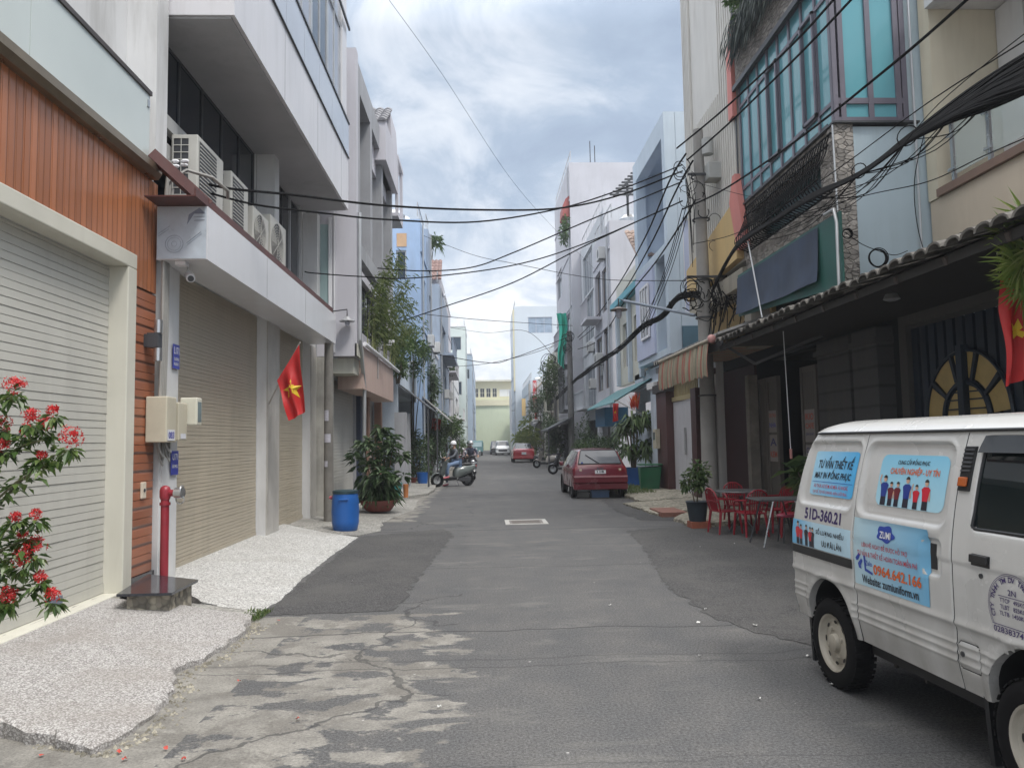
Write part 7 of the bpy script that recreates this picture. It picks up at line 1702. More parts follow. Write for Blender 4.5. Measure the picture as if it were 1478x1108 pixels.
scooter('grey-green scooter turning towards the left pavement with a rider astride', (mid.x, mid.y, 0), rz1, M_scoot)
rider('rider in grey jacket, jeans and white helmet astride the grey-green scooter', (mid.x, mid.y, 0), rz1, M_whitec, M_jack, M_jean, paint('pink_shoes', (.5, .12, .15), .6, .1, 9, world=False))
M_sc2 = paint('black_scooter', (.03, .03, .034), .3, .1, 4, world=False, coat=.5)
scooter('black scooter carrying two riders just behind the grey-green one', (-.55, 34.5, 0), rad(-80), M_sc2)
rider('dark-clothed driver in grey helmet on the black scooter carrying two', (-.55, 34.5, 0), rad(-80), M_alu, paint('navy_coat', (.03, .035, .06), .8, .1, 6, world=False), M_vblack, M_black)
rider('passenger in grey-pink shirt and green helmet at the back of the black scooter', (-.55, 34.5, 0), rad(-80), paint('green_helmet', (.07, .11, .09), .3, .1, 6, world=False), paint('mauve_shirt', (.24, .19, .21), .8, .1, 6, world=False), M_vblack, M_black, pill=True, foot_down=False)
scooter('black motorbike parked side-on beyond the red hatchback', (4.0, 37.7, 0), rad(168), M_sc2)
scooter('pale motorbike parked beyond the black one on the right', (3.75, 46.5, 0), rad(150), paint('ivory_scooter', (.5, .46, .42), .35, .1, 4, world=False))
scooter('red motorbike parked far down on the left near the truck', (-1.3, 62, 0), rad(-70), paint('red_scooter', (.35, .03, .03), .3, .1, 4, world=False))
scooter('dark motorbike parked in front of the left shrubs', (-2.6, 46, .1), rad(-60), M_sc2)
# ================================================================== STREET OBJECTS
# fire pipe
t = thing('fire_hydrant_pipe', 'red standing fire pipe with a silver coupling beside the white pillar', 'hydrant', (-3.42, 8.75, .3))
M_redp = paint('hydrant_red', (.27, .022, .035), .4, .15, 6, dirt=.2); hx, hy = -3.46, 8.55
MB().tube([(hx, hy, .28), (hx, hy, 1.10)], .043, 18).lathe([(.043, 0), (.056, .0), (.056, .03), (.043, .03)], (hx, hy, 1.04), 18).build('pipe', M_redp, t, local=False, smooth=True)
g = MB(); g.lathe([(.048, 1.10), (.057, 1.13), (.058, 1.20), (.045, 1.235), (.02, 1.25), (.0, 1.252)], (hx, hy, 0), 18); g.tube([(hx+.03, hy, 1.17), (hx+.12, hy-.02, 1.17)], .036, 14); g.build('elbow', M_redp, t, local=False, smooth=True)
g = MB(); g.tube([(hx+.12, hy-.02, 1.17), (hx+.20, hy-.035, 1.17)], .058, 14); ring(g, (hx+.17, hy-.03, 1.10), .045, (1, 0, 0), (0, 0, 1), .007, 14); ring(g, (hx+.19, hy-.03, 1.20), .05, (0, 1, 0), (0, 0, 1), .008, 14); g.build('coupling', M_steel, t, local=False, smooth=True)
# blue barrel
t = thing('blue_barrel', 'bright blue plastic barrel with a dark lid on the left pavement edge', 'barrel', (-2.62, 14.75, .05))
bx, by = -2.62, 14.75
m_bl = paint('barrel_blue', (.012, .10, .36), .42, .12, 3, dirt=.2, dirtc=(.08, .12, .2))
MB().lathe([(0, .03), (.20, .03), (.225, .06), (.24, .14), (.252, .2), (.25, .24), (.258, .40), (.25, .54), (.252, .58), (.24, .66), (.228, .74), (.228, .76)], (bx, by, .0), 28).build('drum', m_bl, t, local=False, smooth=True)
MB().lathe([(0, .80), (.2, .80), (.236, .79), (.24, .77), (.238, .735), (.228, .73)], (bx, by, 0), 28).build('lid', paint('barrel_lid', (.015, .04, .05), .5, .2, 4), t, local=False, smooth=True)
MB().box(bx-.08, bx+.1, by-.275, by-.235, .62, .65).build('moulded_handle', m_bl, t, local=False, bevel=.01)
MB().ball((bx-.27, by+.02, .66), (.045, .04, .035), 10).build('pink_tap', paint('pink_grip2', (.45, .1, .12), .5, .1, 5), t, local=False, smooth=True)
# plants
def pot_plant(name, lab, cat, x, y, z, potprof, potmat, build_leaves, mat, seed, stems=(), group=None):
    t = thing(name, lab, cat, (x, y, z), group=group)
    MB().lathe(potprof, (x, y, z), 24).build('pot', potmat, t, local=False, smooth=True, sharp=50)
    if stems:
        g = MB()
        for s in stems: g.tube([(x+a, y+b, z+c) for a, b, c, r_ in s], [q[3] for q in s], 6)
        g.build('stem', paint('stem_brown', (.12, .09, .05), .8, .2, 6), t, local=False, smooth=True)
    mb = MB(); build_leaves(mb, random.Random(seed)); mb.build('foliage', mat, t, local=False); return t
Lf_dark = leafmat('shrub_leaf', (.028, .06, .022), (.06, .11, .042), (.16, .21, .12)); Lf_mid = leafmat('tree_leaf', (.035, .075, .02), (.07, .125, .035), (.14, .20, .07)); Lf_yel = leafmat('yellow_leaf', (.10, .15, .03), (.18, .24, .06), (.28, .32, .12))
m_terra = paint('red_bowl', (.19, .045, .035), .6, .2, 4, dirt=.3)
px_, py_ = -2.48, 18.35
def bigleaves(mb, r):
    for k in range(34):                                    # whorls of long drooping leaflets on upright canes
        a = r.uniform(0, 2*PI); rr = r.uniform(.05, .62)**1; zc = .62+r.uniform(0, 1.5)*(1-.35*(rr/.62)); c = Vector((px_+rr*math.cos(a)*1.15, py_+rr*math.sin(a), .1+zc))
        for q in range(20):
            b = r.uniform(0, 2*PI); d = Vector((math.cos(b), math.sin(b), r.uniform(-.5, .35))); L = r.uniform(.14, .30); mb.leaf(c+d*.03+Vector((0, 0, r.uniform(-.1, .1))), d, L, L*.34, droop=.28)
    for k in range(500):
        a = r.uniform(0, 2*PI); rr = r.uniform(0, .42); c = Vector((px_+rr*math.cos(a), py_+rr*math.sin(a), .35+r.uniform(0, .6))); mb.leaf(c, Vector((math.cos(a), math.sin(a), -.4)), r.uniform(.15, .28), .06, droop=.5)
pot_plant('potted_shrub', 'big umbrella-leaved shrub in a shallow red bowl beside the blue barrel', 'potted plant', px_, py_, .06, [(0, .02), (.26, .02), (.30, .05), (.44, .24), (.46, .28), (.43, .28), (.40, .24), (0, .24)], m_terra, bigleaves, Lf_dark, 3,
          [[(.05*k-.1, .03*k, .2, .02), (.1*k-.2, .05*k-.05, .8, .015), (.15*k-.3, .08*k-.1, 1.4, .01)] for k in range(5)])
def spiky(x, y, z0, h_):
    def f(mb, r):
        for k in range(13):
            hx_, hy_, hz = x+r.uniform(-.42, .42), y+r.uniform(-.3, .3), z0+r.uniform(.35, 1.0)*h_
            for q in range(46):
                a = r.uniform(0, 2*PI); up = r.uniform(-.35, 1.0); L = r.uniform(.45, .75); d = Vector((math.cos(a), math.sin(a), up)).normalized(); p_ = Vector((hx_, hy_, hz-.15+.3*r.random()))
                m1 = p_+d*L*.5; s_ = d.cross(Vector((0, 0, 1)))*.001 if False else d.cross(Vector((0, 0, 1))).normalized()*.042; e = m1+Vector((d.x, d.y, min(d.z, 0)-.9)).normalized()*L*.55
                b = len(mb.v); mb.v += [tuple(p_-s_*.4), tuple(p_+s_*.4), tuple(m1+s_), tuple(e), tuple(m1-s_)]; mb.f += [(b, b+1, b+2, b+4), (b+4, b+2, b+3)]; mb.m += [0, 0]
    return f
sx_, sy_ = 5.0, 25.6
sp1 = pot_plant('spiky_potted_plant', 'tall strap-leaved plant in a blue pot between the red hatchback and the green bin', 'potted plant', sx_, sy_, .1, [(0, .02), (.27, .02), (.33, .58), (.36, .62), (.32, .62), (.30, .56), (0, .56)], m_bl, spiky(sx_, sy_, .35, 2.15), Lf_mid, 5, [[(.03*k-.05, 0, .5, .03), (.12*k-.2, .05, 1.8, .025)] for k in range(4)])
g = MB(); r = random.Random(4)
for k in range(40):
    a = r.uniform(0, 2*PI); g.leaf((sx_-.05+.25*r.random(), sy_-.1, 2.6+.25*r.random()), Vector((math.cos(a)*.4-.2, math.sin(a)*.3, 1)), r.uniform(.2, .45), .06, droop=-.05)
g.build('red_bracts', leafmat('red_bract', (.50, .03, .015), (.62, .07, .02), (.65, .16, .04)), sp1, local=False)
yf = 25.1; cr_ = [P(x, y, 1, yf) for x, y in ((893, 582), (885, 582), (892, 607), (884, 609))]
cr_ = [cr_[1], cr_[0], cr_[3], cr_[2]]
flag('national_flag', 'small red flag drooping beside the spiky potted plant on the right', (5.4, 25.3, 2.4), tuple(P(886, 576, 1, yf)), .8, .4, [tuple(q) for q in cr_], 3)
sx2, sy2 = 3.97, 14.35
def shr(mb, r): cloud_leaves(mb, (sx2+.02, sy2, .95), .28, .26, .48, 420, .12, 12, clumps=7)
pot_plant('potted_shrub', 'leafy shrub in a dark grey pot on a brick beside the red chairs', 'potted plant', sx2, sy2, .12, [(0, 0), (.15, 0), (.20, .34), (.225, .36), (.2, .37), (0, .33)], paint('slate_pot', (.03, .045, .06), .6, .2, 4), shr, Lf_mid, 7, [[(0, 0, .3, .015), (.05, 0, 1.0, .01)], [(-.04, 0, .3, .012), (-.12, .03, .8, .008)]])
MB().box(sx2-.16, sx2+.2, sy2-.18, sy2+.15, -.01, .118).build('terracotta_brick', paint('brick_red', (.30, .09, .05), .85, .2, 6, dirt=.3), None); setp(bpy.data.objects['terracotta_brick'], 'red brick block under the dark grey plant pot', 'brick')
# green bin
t = thing('green_bin', 'dark green rubbish bin standing by the maroon gate pier', 'bin', (5.05, 23.5, .1))
mb = MB(); b_ = [(4.76, 23.3), (5.28, 23.2), (5.36, 23.7), (4.82, 23.8)]; tp = [(4.72, 23.2), (5.36, 23.1), (5.44, 23.78), (4.78, 23.88)]
mb.add([(x, y, .1) for x, y in b_]+[(x, y, .78+.06*(x-4.7)) for x, y in tp], [(0, 3, 2, 1), (0, 1, 5, 4), (1, 2, 6, 5), (2, 3, 7, 6), (3, 0, 4, 7), (4, 5, 6, 7)]); mb.build('tub', paint('bin_green', (.008, .12, .05), .5, .15, 3, dirt=.2), t, local=False, bevel=.02)
mb = MB(); mb.prism([(4.70, 23.17), (5.38, 23.07), (5.46, 23.8), (4.76, 23.9)], 2, .86, .89); mb.build('lid', MC['bin_green'], t, local=False)
# bushes, left
def bush(name, lab, c, rx, ry, rz, n, size, mat, seed, trunk=None, clumps=14, cat='shrub', wr=.42, group=None, droop=.25):
    t = thing(name, lab, cat, (c[0], c[1], 0), group=group)
    mb = MB(); cloud_leaves(mb, c, rx, ry, rz, n, size, seed, clumps=clumps, wr=wr, droop=droop); mb.build('crown', mat, t, local=False)
    g = MB(); r = random.Random(seed)
    base = trunk or (c[0], c[1], .08)
    for k in range(5):
        e = Vector((c[0]+r.uniform(-.6, .6)*rx, c[1]+r.uniform(-.6, .6)*ry, c[2]+r.uniform(-.2, .6)*rz)); b = Vector(base)+Vector((r.uniform(-.05, .05), r.uniform(-.05, .05), 0)); m_ = b.lerp(e, .5)+Vector((r.uniform(-.1, .1), 0, .1)); g.tube([b, m_, e], [.035, .022, .008], 6)
    g.build('trunk', paint('bark', (.11, .09, .065), .85, .25, 5, bump=.4), t, local=False, smooth=True); return t
bush('shrub', 'dark bush beside the pavement behind the scooter rider', (-2.75, 31.5, 1.15), .75, 1.6, 1.05, 1500, .17, Lf_dark, 41)
bush('shrub', 'second dark bush farther behind the scooter rider', (-2.5, 36.5, 1.4), .8, 1.8, 1.3, 1500, .2, Lf_dark, 42)
bush('small_tree', 'bright green feathery small tree rising over the left bushes', (-2.0, 41, 2.25), .95, 1.5, 1.1, 1700, .2, Lf_mid, 43, cat='tree')
bush('shrub', 'low round bush near the far end of the left pavement', (-1.9, 56, 1.0), .9, 2, .8, 700, .25, Lf_mid, 44)
bush('small_tree', 'green tree in front of the slim grey house on the left', (-2.7, 32.0, 5.4), .5, 1.5, 1.0, 900, .2, Lf_mid, 45, trunk=(-3.0, 33, .1), cat='tree')
bush('balcony_tree', 'leafy green tree spilling off the balcony of the blue house on the left', (-2.85, 26.4, 4.8), .45, 2.0, .95, 1300, .17, Lf_mid, 46, trunk=(-2.9, 26.5, 3.7), cat='tree', clumps=18)
bush('palm_plant', 'small palm on the roof edge above the red-tiled block', tuple(P(622, 348, 1, 46.4)), .55, .6, .6, 130, .5, Lf_mid, 47, trunk=(-3.0, 46.6, 12.5), cat='palm', wr=.12, droop=.5)
bush('climbing_plant', 'dark creeper covering a post beyond the balcony tree', (-2.45, 38, 4.6), .35, 1, 1.5, 900, .2, Lf_dark, 48, trunk=(-2.6, 38, .1), cat='plant')
# bamboo on the grey townhouse
t = thing('bamboo_clump', 'airy bamboo leaning out from the grey townhouse above the pavement', 'bamboo', (-2.75, 21, 3.9))
g = MB(); lv_ = MB(); r = random.Random(51)
for k in range(22):
    y = r.uniform(18.2, 24.5); x = -2.78; H = r.uniform(1.4, 3.7); out = r.uniform(.15, .95); lean = r.uniform(-.4, .9)
    pts = [(x+out*(q/8)**2.1, y+lean*(q/8)**1.6, 4.0+H*(q/8)-.55*(q/8)**4) for q in range(9)]; g.tube(pts, [.014-.0013*q for q in range(9)], 5)
    for q in range(2, 9):
        for w in range(16):
            p_ = Vector(pts[q])+Vector((r.uniform(-.16, .16), r.uniform(-.25, .25), r.uniform(-.22, .22))); a = r.uniform(0, 2*PI); lv_.leaf(p_, Vector((math.cos(a)*.7+.3, math.sin(a), r.uniform(-.7, .2))), r.uniform(.11, .24), .024, droop=.35)
g.build('cane', paint('bamboo_cane', (.22, .24, .09), .6, .15, 5), t, local=False, smooth=True); lv_.build('foliage', leafmat('bamboo_leaf', (.07, .11, .03), (.14, .19, .06), (.24, .28, .12)), t, local=False)
# right greenery
bush('shrub', 'dark shrub beside the second pole behind the red hatchback', (5.35, 36.5, 1.1), .6, 1.2, .85, 800, .16, Lf_dark, 61)
bush('small_tree', 'dark green tree over the parked motorbikes on the right', (4.7, 52, 2.0), 1.0, 2.8, 1.6, 1500, .24, Lf_dark, 62, cat='tree')
bush('palm_plant', 'yellow-green palm fronds beyond the bright red car', (3.75, 66, 2.1), 1.1, 2.5, 1.5, 700, .5, Lf_yel, 63, cat='palm', wr=.14, droop=.5)
bush('small_tree', 'tree beside the green netting high on the right', (4.9, 54.5, 6.2), .95, 2.2, 1.6, 1500, .24, Lf_mid, 64, trunk=(5.2, 54.5, .1), cat='tree')
bush('small_tree', 'grey-green tree behind the third pole on the right', (4.6, 62, 4.6), 1.1, 2.5, 1.3, 1000, .28, Lf_dark, 65, trunk=(4.9, 62, .1), cat='tree')
bush('shrub', 'low shrubs along the far right pavement', (3.9, 78, 1.4), .9, 6, 1.2, 900, .3, Lf_dark, 66)
bush('garden_plant', 'dark leafy plant at the grey doorway behind the red hatchback', (5.3, 31.2, 1.5), .45, .7, .55, 500, .16, Lf_dark, 67, cat='plant')
# blue and teal pots, orange tub on the left
for lab, x, y, R0, H, mt in (('blue plastic tub in front of the left bushes', -2.35, 29.8, .22, .42, m_bl), ('teal plant pot behind the big umbrella-leaved shrub', -2.6, 22.3, .25, .42, paint('teal_pot', (.02, .16, .15), .5, .15, 4)), ('orange post stub beside the teal pot', -2.25, 22.4, .08, .38, paint('orange_stub', (.50, .18, .06), .6, .1, 4)), ('small red bowl with a dark plant at the foot of the left bushes', -2.9, 30.3, .3, .2, m_terra)):
    t = thing('plant_tub', lab, 'tub', (x, y, .1)); MB().lathe([(0, 0), (R0*.8, 0), (R0, H*.92), (R0*1.06, H*.94), (R0*1.06, H), (R0*.95, H), (R0*.92, H*.8), (0, H*.8)], (x, y, .1), 20).build('tub', mt, t, local=False, smooth=True, sharp=50)
    MB().lathe([(0, 0), (R0*.9, 0)], (x, y, .1+H*.82), 14).build('soil', paint('soil', (.05, .04, .03), .9, .3, 6), t, local=False)
# foreground flowering shrub at the left edge
t = thing('flowering_branch', 'ixora-like shrub with red flower clusters reaching in from the left edge', 'flowering shrub', (-2.45, 3.35, 0))
r = random.Random(77); g = MB(); lv_ = MB(); fl = MB(); YF = 3.3
heads = [(22, 556, 1), (6, 612, .7), (44, 600, .8), (38, 620, .6), (66, 612, .8), (76, 592, .5), (100, 631, 1.15), (60, 657, .4), (22, 745, .45), (52, 742, .5), (34, 772, .5), (50, 787, 1.0), (32, 805, .95), (10, 858, .9), (76, 858, .7), (58, 832, .6), (3, 640, .7)]
def at3(px, py, dy=0): return P(px, py, 1, YF+dy)
base = at3(-170, 980); 
tips = [((-60, 560), (22, 575)), ((-40, 640), (62, 635)), ((10, 668), (98, 650)), ((-60, 760), (20, 765)), ((-50, 800), (50, 800)), ((-60, 850), (30, 815)), ((-20, 835), (72, 850)), ((-70, 600), (10, 620)), ((-90, 700), (5, 650)), ((-40, 780), (60, 775)), ((-30, 690), (80, 668))]
for (mx, my), (tx, ty) in tips:
    a, b, c = base, at3(mx, my, r.uniform(-.1, .15)), at3(tx, ty, r.uniform(-.05, .1)); pts = [(a*(1-u)**2+b*2*u*(1-u)+c*u*u) for u in [q/8 for q in range(9)]]; g.tube(pts, [.011-.001*q for q in range(9)], 6)
    for q in range(66):
        u = r.uniform(.5, 1.0); p_ = (a*(1-u)**2+b*2*u*(1-u)+c*u*u); d = Vector((r.uniform(-1, 1), r.uniform(-1, 1), r.uniform(-.7, .9))); L = r.uniform(.03, .062); lv_.leaf(p_+d*r.uniform(0, .05), d, L, L*.55, droop=.25)
for hx_, hy_, s in heads:
    c = at3(hx_, hy_, r.uniform(-.04, .04)); R0 = .036*s
    for q in range(int(34*s)+10):
        d = Vector((r.gauss(0, 1), r.gauss(0, 1), r.gauss(.3, 1))).normalized(); p_ = c+d*R0*r.uniform(.35, 1.25); u = d.orthogonal().normalized(); w = d.cross(u)
        for k in range(4): a_ = k*PI/2+r.random(); e = (u*math.cos(a_)+w*math.sin(a_)); fl.leaf(p_, (e+d*.35), .016, .007, up=d, droop=0)
    for q in range(26): d = Vector((r.uniform(-1, 1), r.uniform(-1, 1), r.uniform(-1, .1))); L = r.uniform(.03, .055); lv_.leaf(c-Vector((0, 0, R0*1.1))+d*.02, d, L, L*.5, droop=.3)
g.build('stem', paint('green_stem', (.10, .10, .05), .7, .2, 9), t, local=False, smooth=True); lv_.build('foliage', leafmat('ixora_leaf', (.035, .075, .018), (.08, .14, .035), (.17, .23, .07), .35), t, local=False)
fl.build('flower_cluster', leafmat('red_flower', (.50, .015, .02), (.62, .03, .03), (.62, .09, .08)), t, local=False)
# foreground palm at right and its flag
t = thing('fan_palm', 'fan palm fronds hanging in from the right edge over the gate', 'palm', (5.6, 6.6, 0))
r = random.Random(88); g = MB(); lv_ = MB()
for (cx2, cy2, tx, ty, n_l, Lf) in ((1540, 280, 1466, 348, 38, .32), (1560, 370, 1474, 385, 40, .36), (1550, 310, 1484, 322, 32, .34), (1580, 440, 1482, 420, 32, .34), (1570, 360, 1494, 366, 30, .42), (1570, 400, 1490, 405, 30, .38)):
    a = P(cx2, cy2, 1, 6.7); b = P(tx, ty, 1, 6.6+r.uniform(-.2, .2)); g.tube([Vector((6.0, 6.9, 1.5)), a, b], [.03, .02, .012], 6); ax_ = (b-a).normalized()
    for k in range(n_l):
        th = -1.45+2.9*k/(n_l-1); d = (ax_*math.cos(th)+Vector((0, .25, 1)).normalized()*math.sin(th)*.95+Vector((0, r.uniform(-.35, .25), 0))).normalized(); L = Lf*r.uniform(.8, 1.1); s_ = d.cross(Vector((0, 1, .2))).normalized()*.012
        p0 = b; m1 = p0+d*L*.55; e = m1+(d+Vector((0, 0, -.35))).normalized()*L*.5; bb = len(lv_.v); lv_.v += [tuple(p0), tuple(m1+s_), tuple(e), tuple(m1-s_)]; lv_.f += [(bb, bb+1, bb+2, bb+3)]; lv_.m += [0]
g.build('stalk', paint('palm_stalk', (.16, .2, .06), .6, .1, 5), t, local=False, smooth=True); lv_.build('frond', leafmat('palm_frond', (.10, .17, .03), (.20, .27, .06), (.36, .38, .14), .35), t, local=False)
yf = 6.9; cr_ = [P(x, y, 1, yf) for x, y in ((1444, 398), (1520, 405), (1450, 558), (1480, 545))]
flag('national_flag', 'red flag with yellow star drooping in folds at the right edge', (6.1, 7.4, 3.6), tuple(P(1440, 366, 1, yf)), .9, .5, [tuple(q) for q in cr_], 2)
# red plastic chairs and tables
M_chair = paint('red_plastic', (.27, .012, .025), .35, .1, 4, world=False)
def chair_parts(t):
    g = MB()
    for i in range(9):
        for j in range(9): u, v_ = -1+i/4, -1+j/4; g.v.append((u*.21, v_*.20, .43-.02*(1-u*u)*(1-v_*v_)+(.015 if u > .8 else 0)))
    for i in range(8):
        for j in range(8): g.f.append((i*9+j, (i+1)*9+j, (i+1)*9+j+1, i*9+j+1)); g.m.append(0)
    g.tube([(.21, -.20, .42), (.23, 0, .42), (.21, .20, .42), (-.20, .2, .42), (-.2, -.2, .42), (.21, -.2, .42)], .012, 6); g.build('seat', M_chair, t, smooth=True)
    b = MB(); pts = [(-.19, -.20, .43), (-.24, -.22, .62), (-.29, -.17, .78), (-.31, -.08, .84), (-.315, 0, .85), (-.31, .08, .84), (-.29, .17, .78), (-.24, .22, .62), (-.19, .20, .43)]; b.tube(pts, .016, 6)
    for y in (-.14, -.09, -.045, 0, .045, .09, .14): k = 1-(y/.2)**2*.25; b.tube([(-.20, y*.8, .44), (-.25, y, .62), (-.305*k-.005, y, .83*k+.02)], .011, 5)
    b.tube([(-.245, -.2, .60), (-.262, 0, .62), (-.245, .2, .60)], .012, 5); b.build('backrest', M_chair, t, smooth=True)
    for s in (-1, 1):
        MB().tube([(-.26, s*.215, .66), (-.1, s*.245, .66), (.10, s*.25, .64), (.19, s*.235, .58), (.20, s*.215, .43)], .016, 6).build('armrest', M_chair, t, smooth=True)
        MB().tube([(.20, s*.20, .42), (.235, s*.23, .0)], [.028, .018], 6).build('leg', M_chair, t, smooth=True); MB().tube([(-.18, s*.19, .42), (-.24, s*.22, .0)], [.028, .018], 6).build('leg', M_chair, t, smooth=True)
G_CH = 'red plastic armchairs at the cafe tables'
c0 = thing('plastic_chair', 'red plastic armchair nearest the road, left of the round table', 'chair', (4.2, 13.45, .0), rad(12), G_CH); chair_parts(c0); c0.scale = (.92,)*3
dup(c0, (4.50, 12.98, 0), rad(98), 'red plastic armchair in front of the round table, its back to the camera', G_CH, .92)
dup(c0, (4.72, 14.35, 0.02), rad(-95), 'red plastic armchair behind the round table', G_CH, .92)
dup(c0, (5.12, 13.5, .0), rad(195), 'red plastic armchair at the right of the round table', G_CH, .92)
dup(c0, (5.15, 12.75, .0), rad(160), 'red plastic armchair between the round table and the square folding table', G_CH, .92)
t = thing('round_table', 'round grey cafe table among the red plastic chairs', 'table', (4.55, 13.62, 0)); x, y = 4.55, 13.62
MB().lathe([(0, .70), (.44, .70), (.45, .712), (.44, .724), (0, .726)], (x, y, 0), 36).build('tabletop', paint('table_grey', (.09, .095, .10), .3, .1, 3), t, local=False, smooth=True, sharp=50)
for k in range(4): a = k*PI/2+.5; MB().tube([(x, y, .62), (x+.05*math.cos(a), y+.05*math.sin(a), .3), (x+.3*math.cos(a), y+.3*math.sin(a), .02)], .016, 6).build('leg', M_dark, t, local=False, smooth=True)
t = thing('folding_table', 'square dark folding table with steel legs beside the rear of the van', 'table', (4.45, 11.75, 0)); x, y = 4.50, 11.75
MB().box(x-.40, x+.42, y-.3, y+.3, .70, .725).build('tabletop', MC['table_grey'], t, local=False, bevel=.008)
for s, dx in ((-1, -.28), (-1, .28), (1, -.28), (1, .28)): MB().tube([(x+dx*.6, y+s*.26, .70), (x+dx*1.25, y+s*.3, .02)], .013, 6).build('leg', M_steel if s < 0 else M_dark, t, local=False, smooth=True)
t = thing('plastic_stool', 'small pink-topped stool under the folding table', 'stool', (4.75, 12.05, 0)); x, y = 4.78, 12.1
MB().lathe([(0, .44), (.15, .44), (.165, .425), (.16, .40)], (x, y, 0), 20).build('seat', paint('pink_stool', (.42, .05, .10), .4, .1, 4), t, local=False, smooth=True)
for k in range(4): a = k*PI/2+PI/4; MB().tube([(x+.12*math.cos(a), y+.12*math.sin(a), .42), (x+.17*math.cos(a), y+.17*math.sin(a), 0)], .014, 6).build('leg', M_dark, t, local=False)
bush('potted_palm', 'spiky-leaved plant standing in the cafe doorway behind the van', (5.45, 12.9, .95), .40, .35, .38, 160, .4, Lf_mid, 91, cat='potted plant', wr=.08, trunk=(5.45, 12.9, .35), droop=.4)
t = thing('terracotta_pot', 'terracotta pot in the cafe doorway under the spiky plant', 'pot', (5.45, 12.9, 0)); MB().lathe([(0, 0), (.13, 0), (.19, .30), (.21, .32), (.19, .33), (0, .3)], (5.45, 12.9, .02), 20).build('bowl', paint('clay', (.24, .09, .05), .8, .15, 5), t, local=False, smooth=True, sharp=50)

for lab, cc_, rx_, ry_, rz_, n__, mt, sd_ in (('leafy shrub in front of the slim grey house on the left pavement', (-2.1, 60, 1.2), .7, 2, 1.0, 700, Lf_mid, 101), ('dark hedge plant at the foot of the low white house far left', (-2.0, 74, 1.2), .7, 3, 1.0, 600, Lf_dark, 102),
        ('bright bush on the right pavement between the motorbikes and the bright red car', (4.4, 50, .9), .7, 1.5, .8, 700, Lf_mid, 103), ('round green bush beside the black parked motorbike', (5.2, 39.8, 1.0), .7, 1.2, .8, 800, Lf_mid, 104), ('tall shrub against the cool white house on the right', (5.7, 43.5, 1.6), .5, 1.4, 1.3, 800, Lf_dark, 105),
        ('leafy plants hanging over the balcony of the slim grey house', (-2.35, 58.5, 7.2), .35, 1.6, .6, 500, Lf_mid, 106)):
    bush('shrub', lab, cc_, rx_, ry_, rz_, n__, .18, mt, sd_, trunk=(cc_[0]+(.3 if cc_[0] > 0 else -.3), cc_[1], .08 if cc_[2] < 4 else 6.5))

for lab, x, y, rz_, m__ in (('dark motorbike parked close behind the two riders', -.75, 38.5, -75, M_sc2), ('second dark motorbike in the row behind the two riders', -.95, 42.5, -68, M_sc2), ('black motorbike leaning by the awning post far on the left', -2.0, 52, -70, M_sc2), ('red motorbike beside the leafy shrub far on the left', -1.9, 57, -60, MC['red_scooter']), ('dark motorbike under the dark right-hand awning sheet', 4.3, 53, 160, M_sc2), ('ivory motorbike close to the bright red car', 4.5, 57.5, 150, MC['ivory_scooter'])):
    scooter(lab, (x, y, .06), rad(rz_), m__)
# ================================================================== POLES, LAMPS, CABLES
M_pole = paint('pole_concrete', (.31, .30, .285), .85, .12, 2, dirt=.5, bump=.3, bscale=25)
def pole(lab, x, y, h_, r0=.17, r1=.10, lean=(0, 0), mat=None):
    t = thing('utility_pole', lab, 'utility pole', (x, y, 0)); n = 14
    MB().tube([(x+lean[0]*k/n, y+lean[1]*k/n, -.05+h_*k/n) for k in range(n+1)], [r0+(r1-r0)*k/n for k in range(n+1)], 16).build('shaft', mat or M_pole, t, local=False, smooth=True)
    return t
p1 = pole('big concrete utility pole rising through the corrugated shed roof on the right', 5.02, 17.0, 8.75, .19, .11)
a = P(1020, 245, 1, 16.8); g = MB()
MB().box(a.x-.02, a.x+.42, a.y-.2, a.y+.2, a.z-.25, a.z+.12).build('junction_box', paint('box_grey', (.40, .41, .40), .5, .08, 4, dirt=.3), p1, local=False, bevel=.015)
b = P(1018, 212, 1, 16.8); MB().tube([(b.x+.05, b.y, b.z-.18), (b.x+.05, b.y, b.z+.18)], .13, 14).build('transformer_can', MC['box_grey'], p1, local=False, smooth=True)
for z in (2.6, 4.35, 5.2, 6.6, 7.6): MB().lathe([(.185, -.02), (.2, -.015), (.2, .015), (.185, .02)], (5.02, 17.0, z), 16).build('clamp', M_dark, p1, local=False)
MB().bar((4.6, 16.8, 5.25), (5.5, 16.8, 5.25), .05).build('crossarm', M_dark, p1, local=False)
MB().bar((4.7, 16.82, 7.6), (5.35, 16.82, 7.6), .05).build('crossarm', M_dark, p1, local=False)
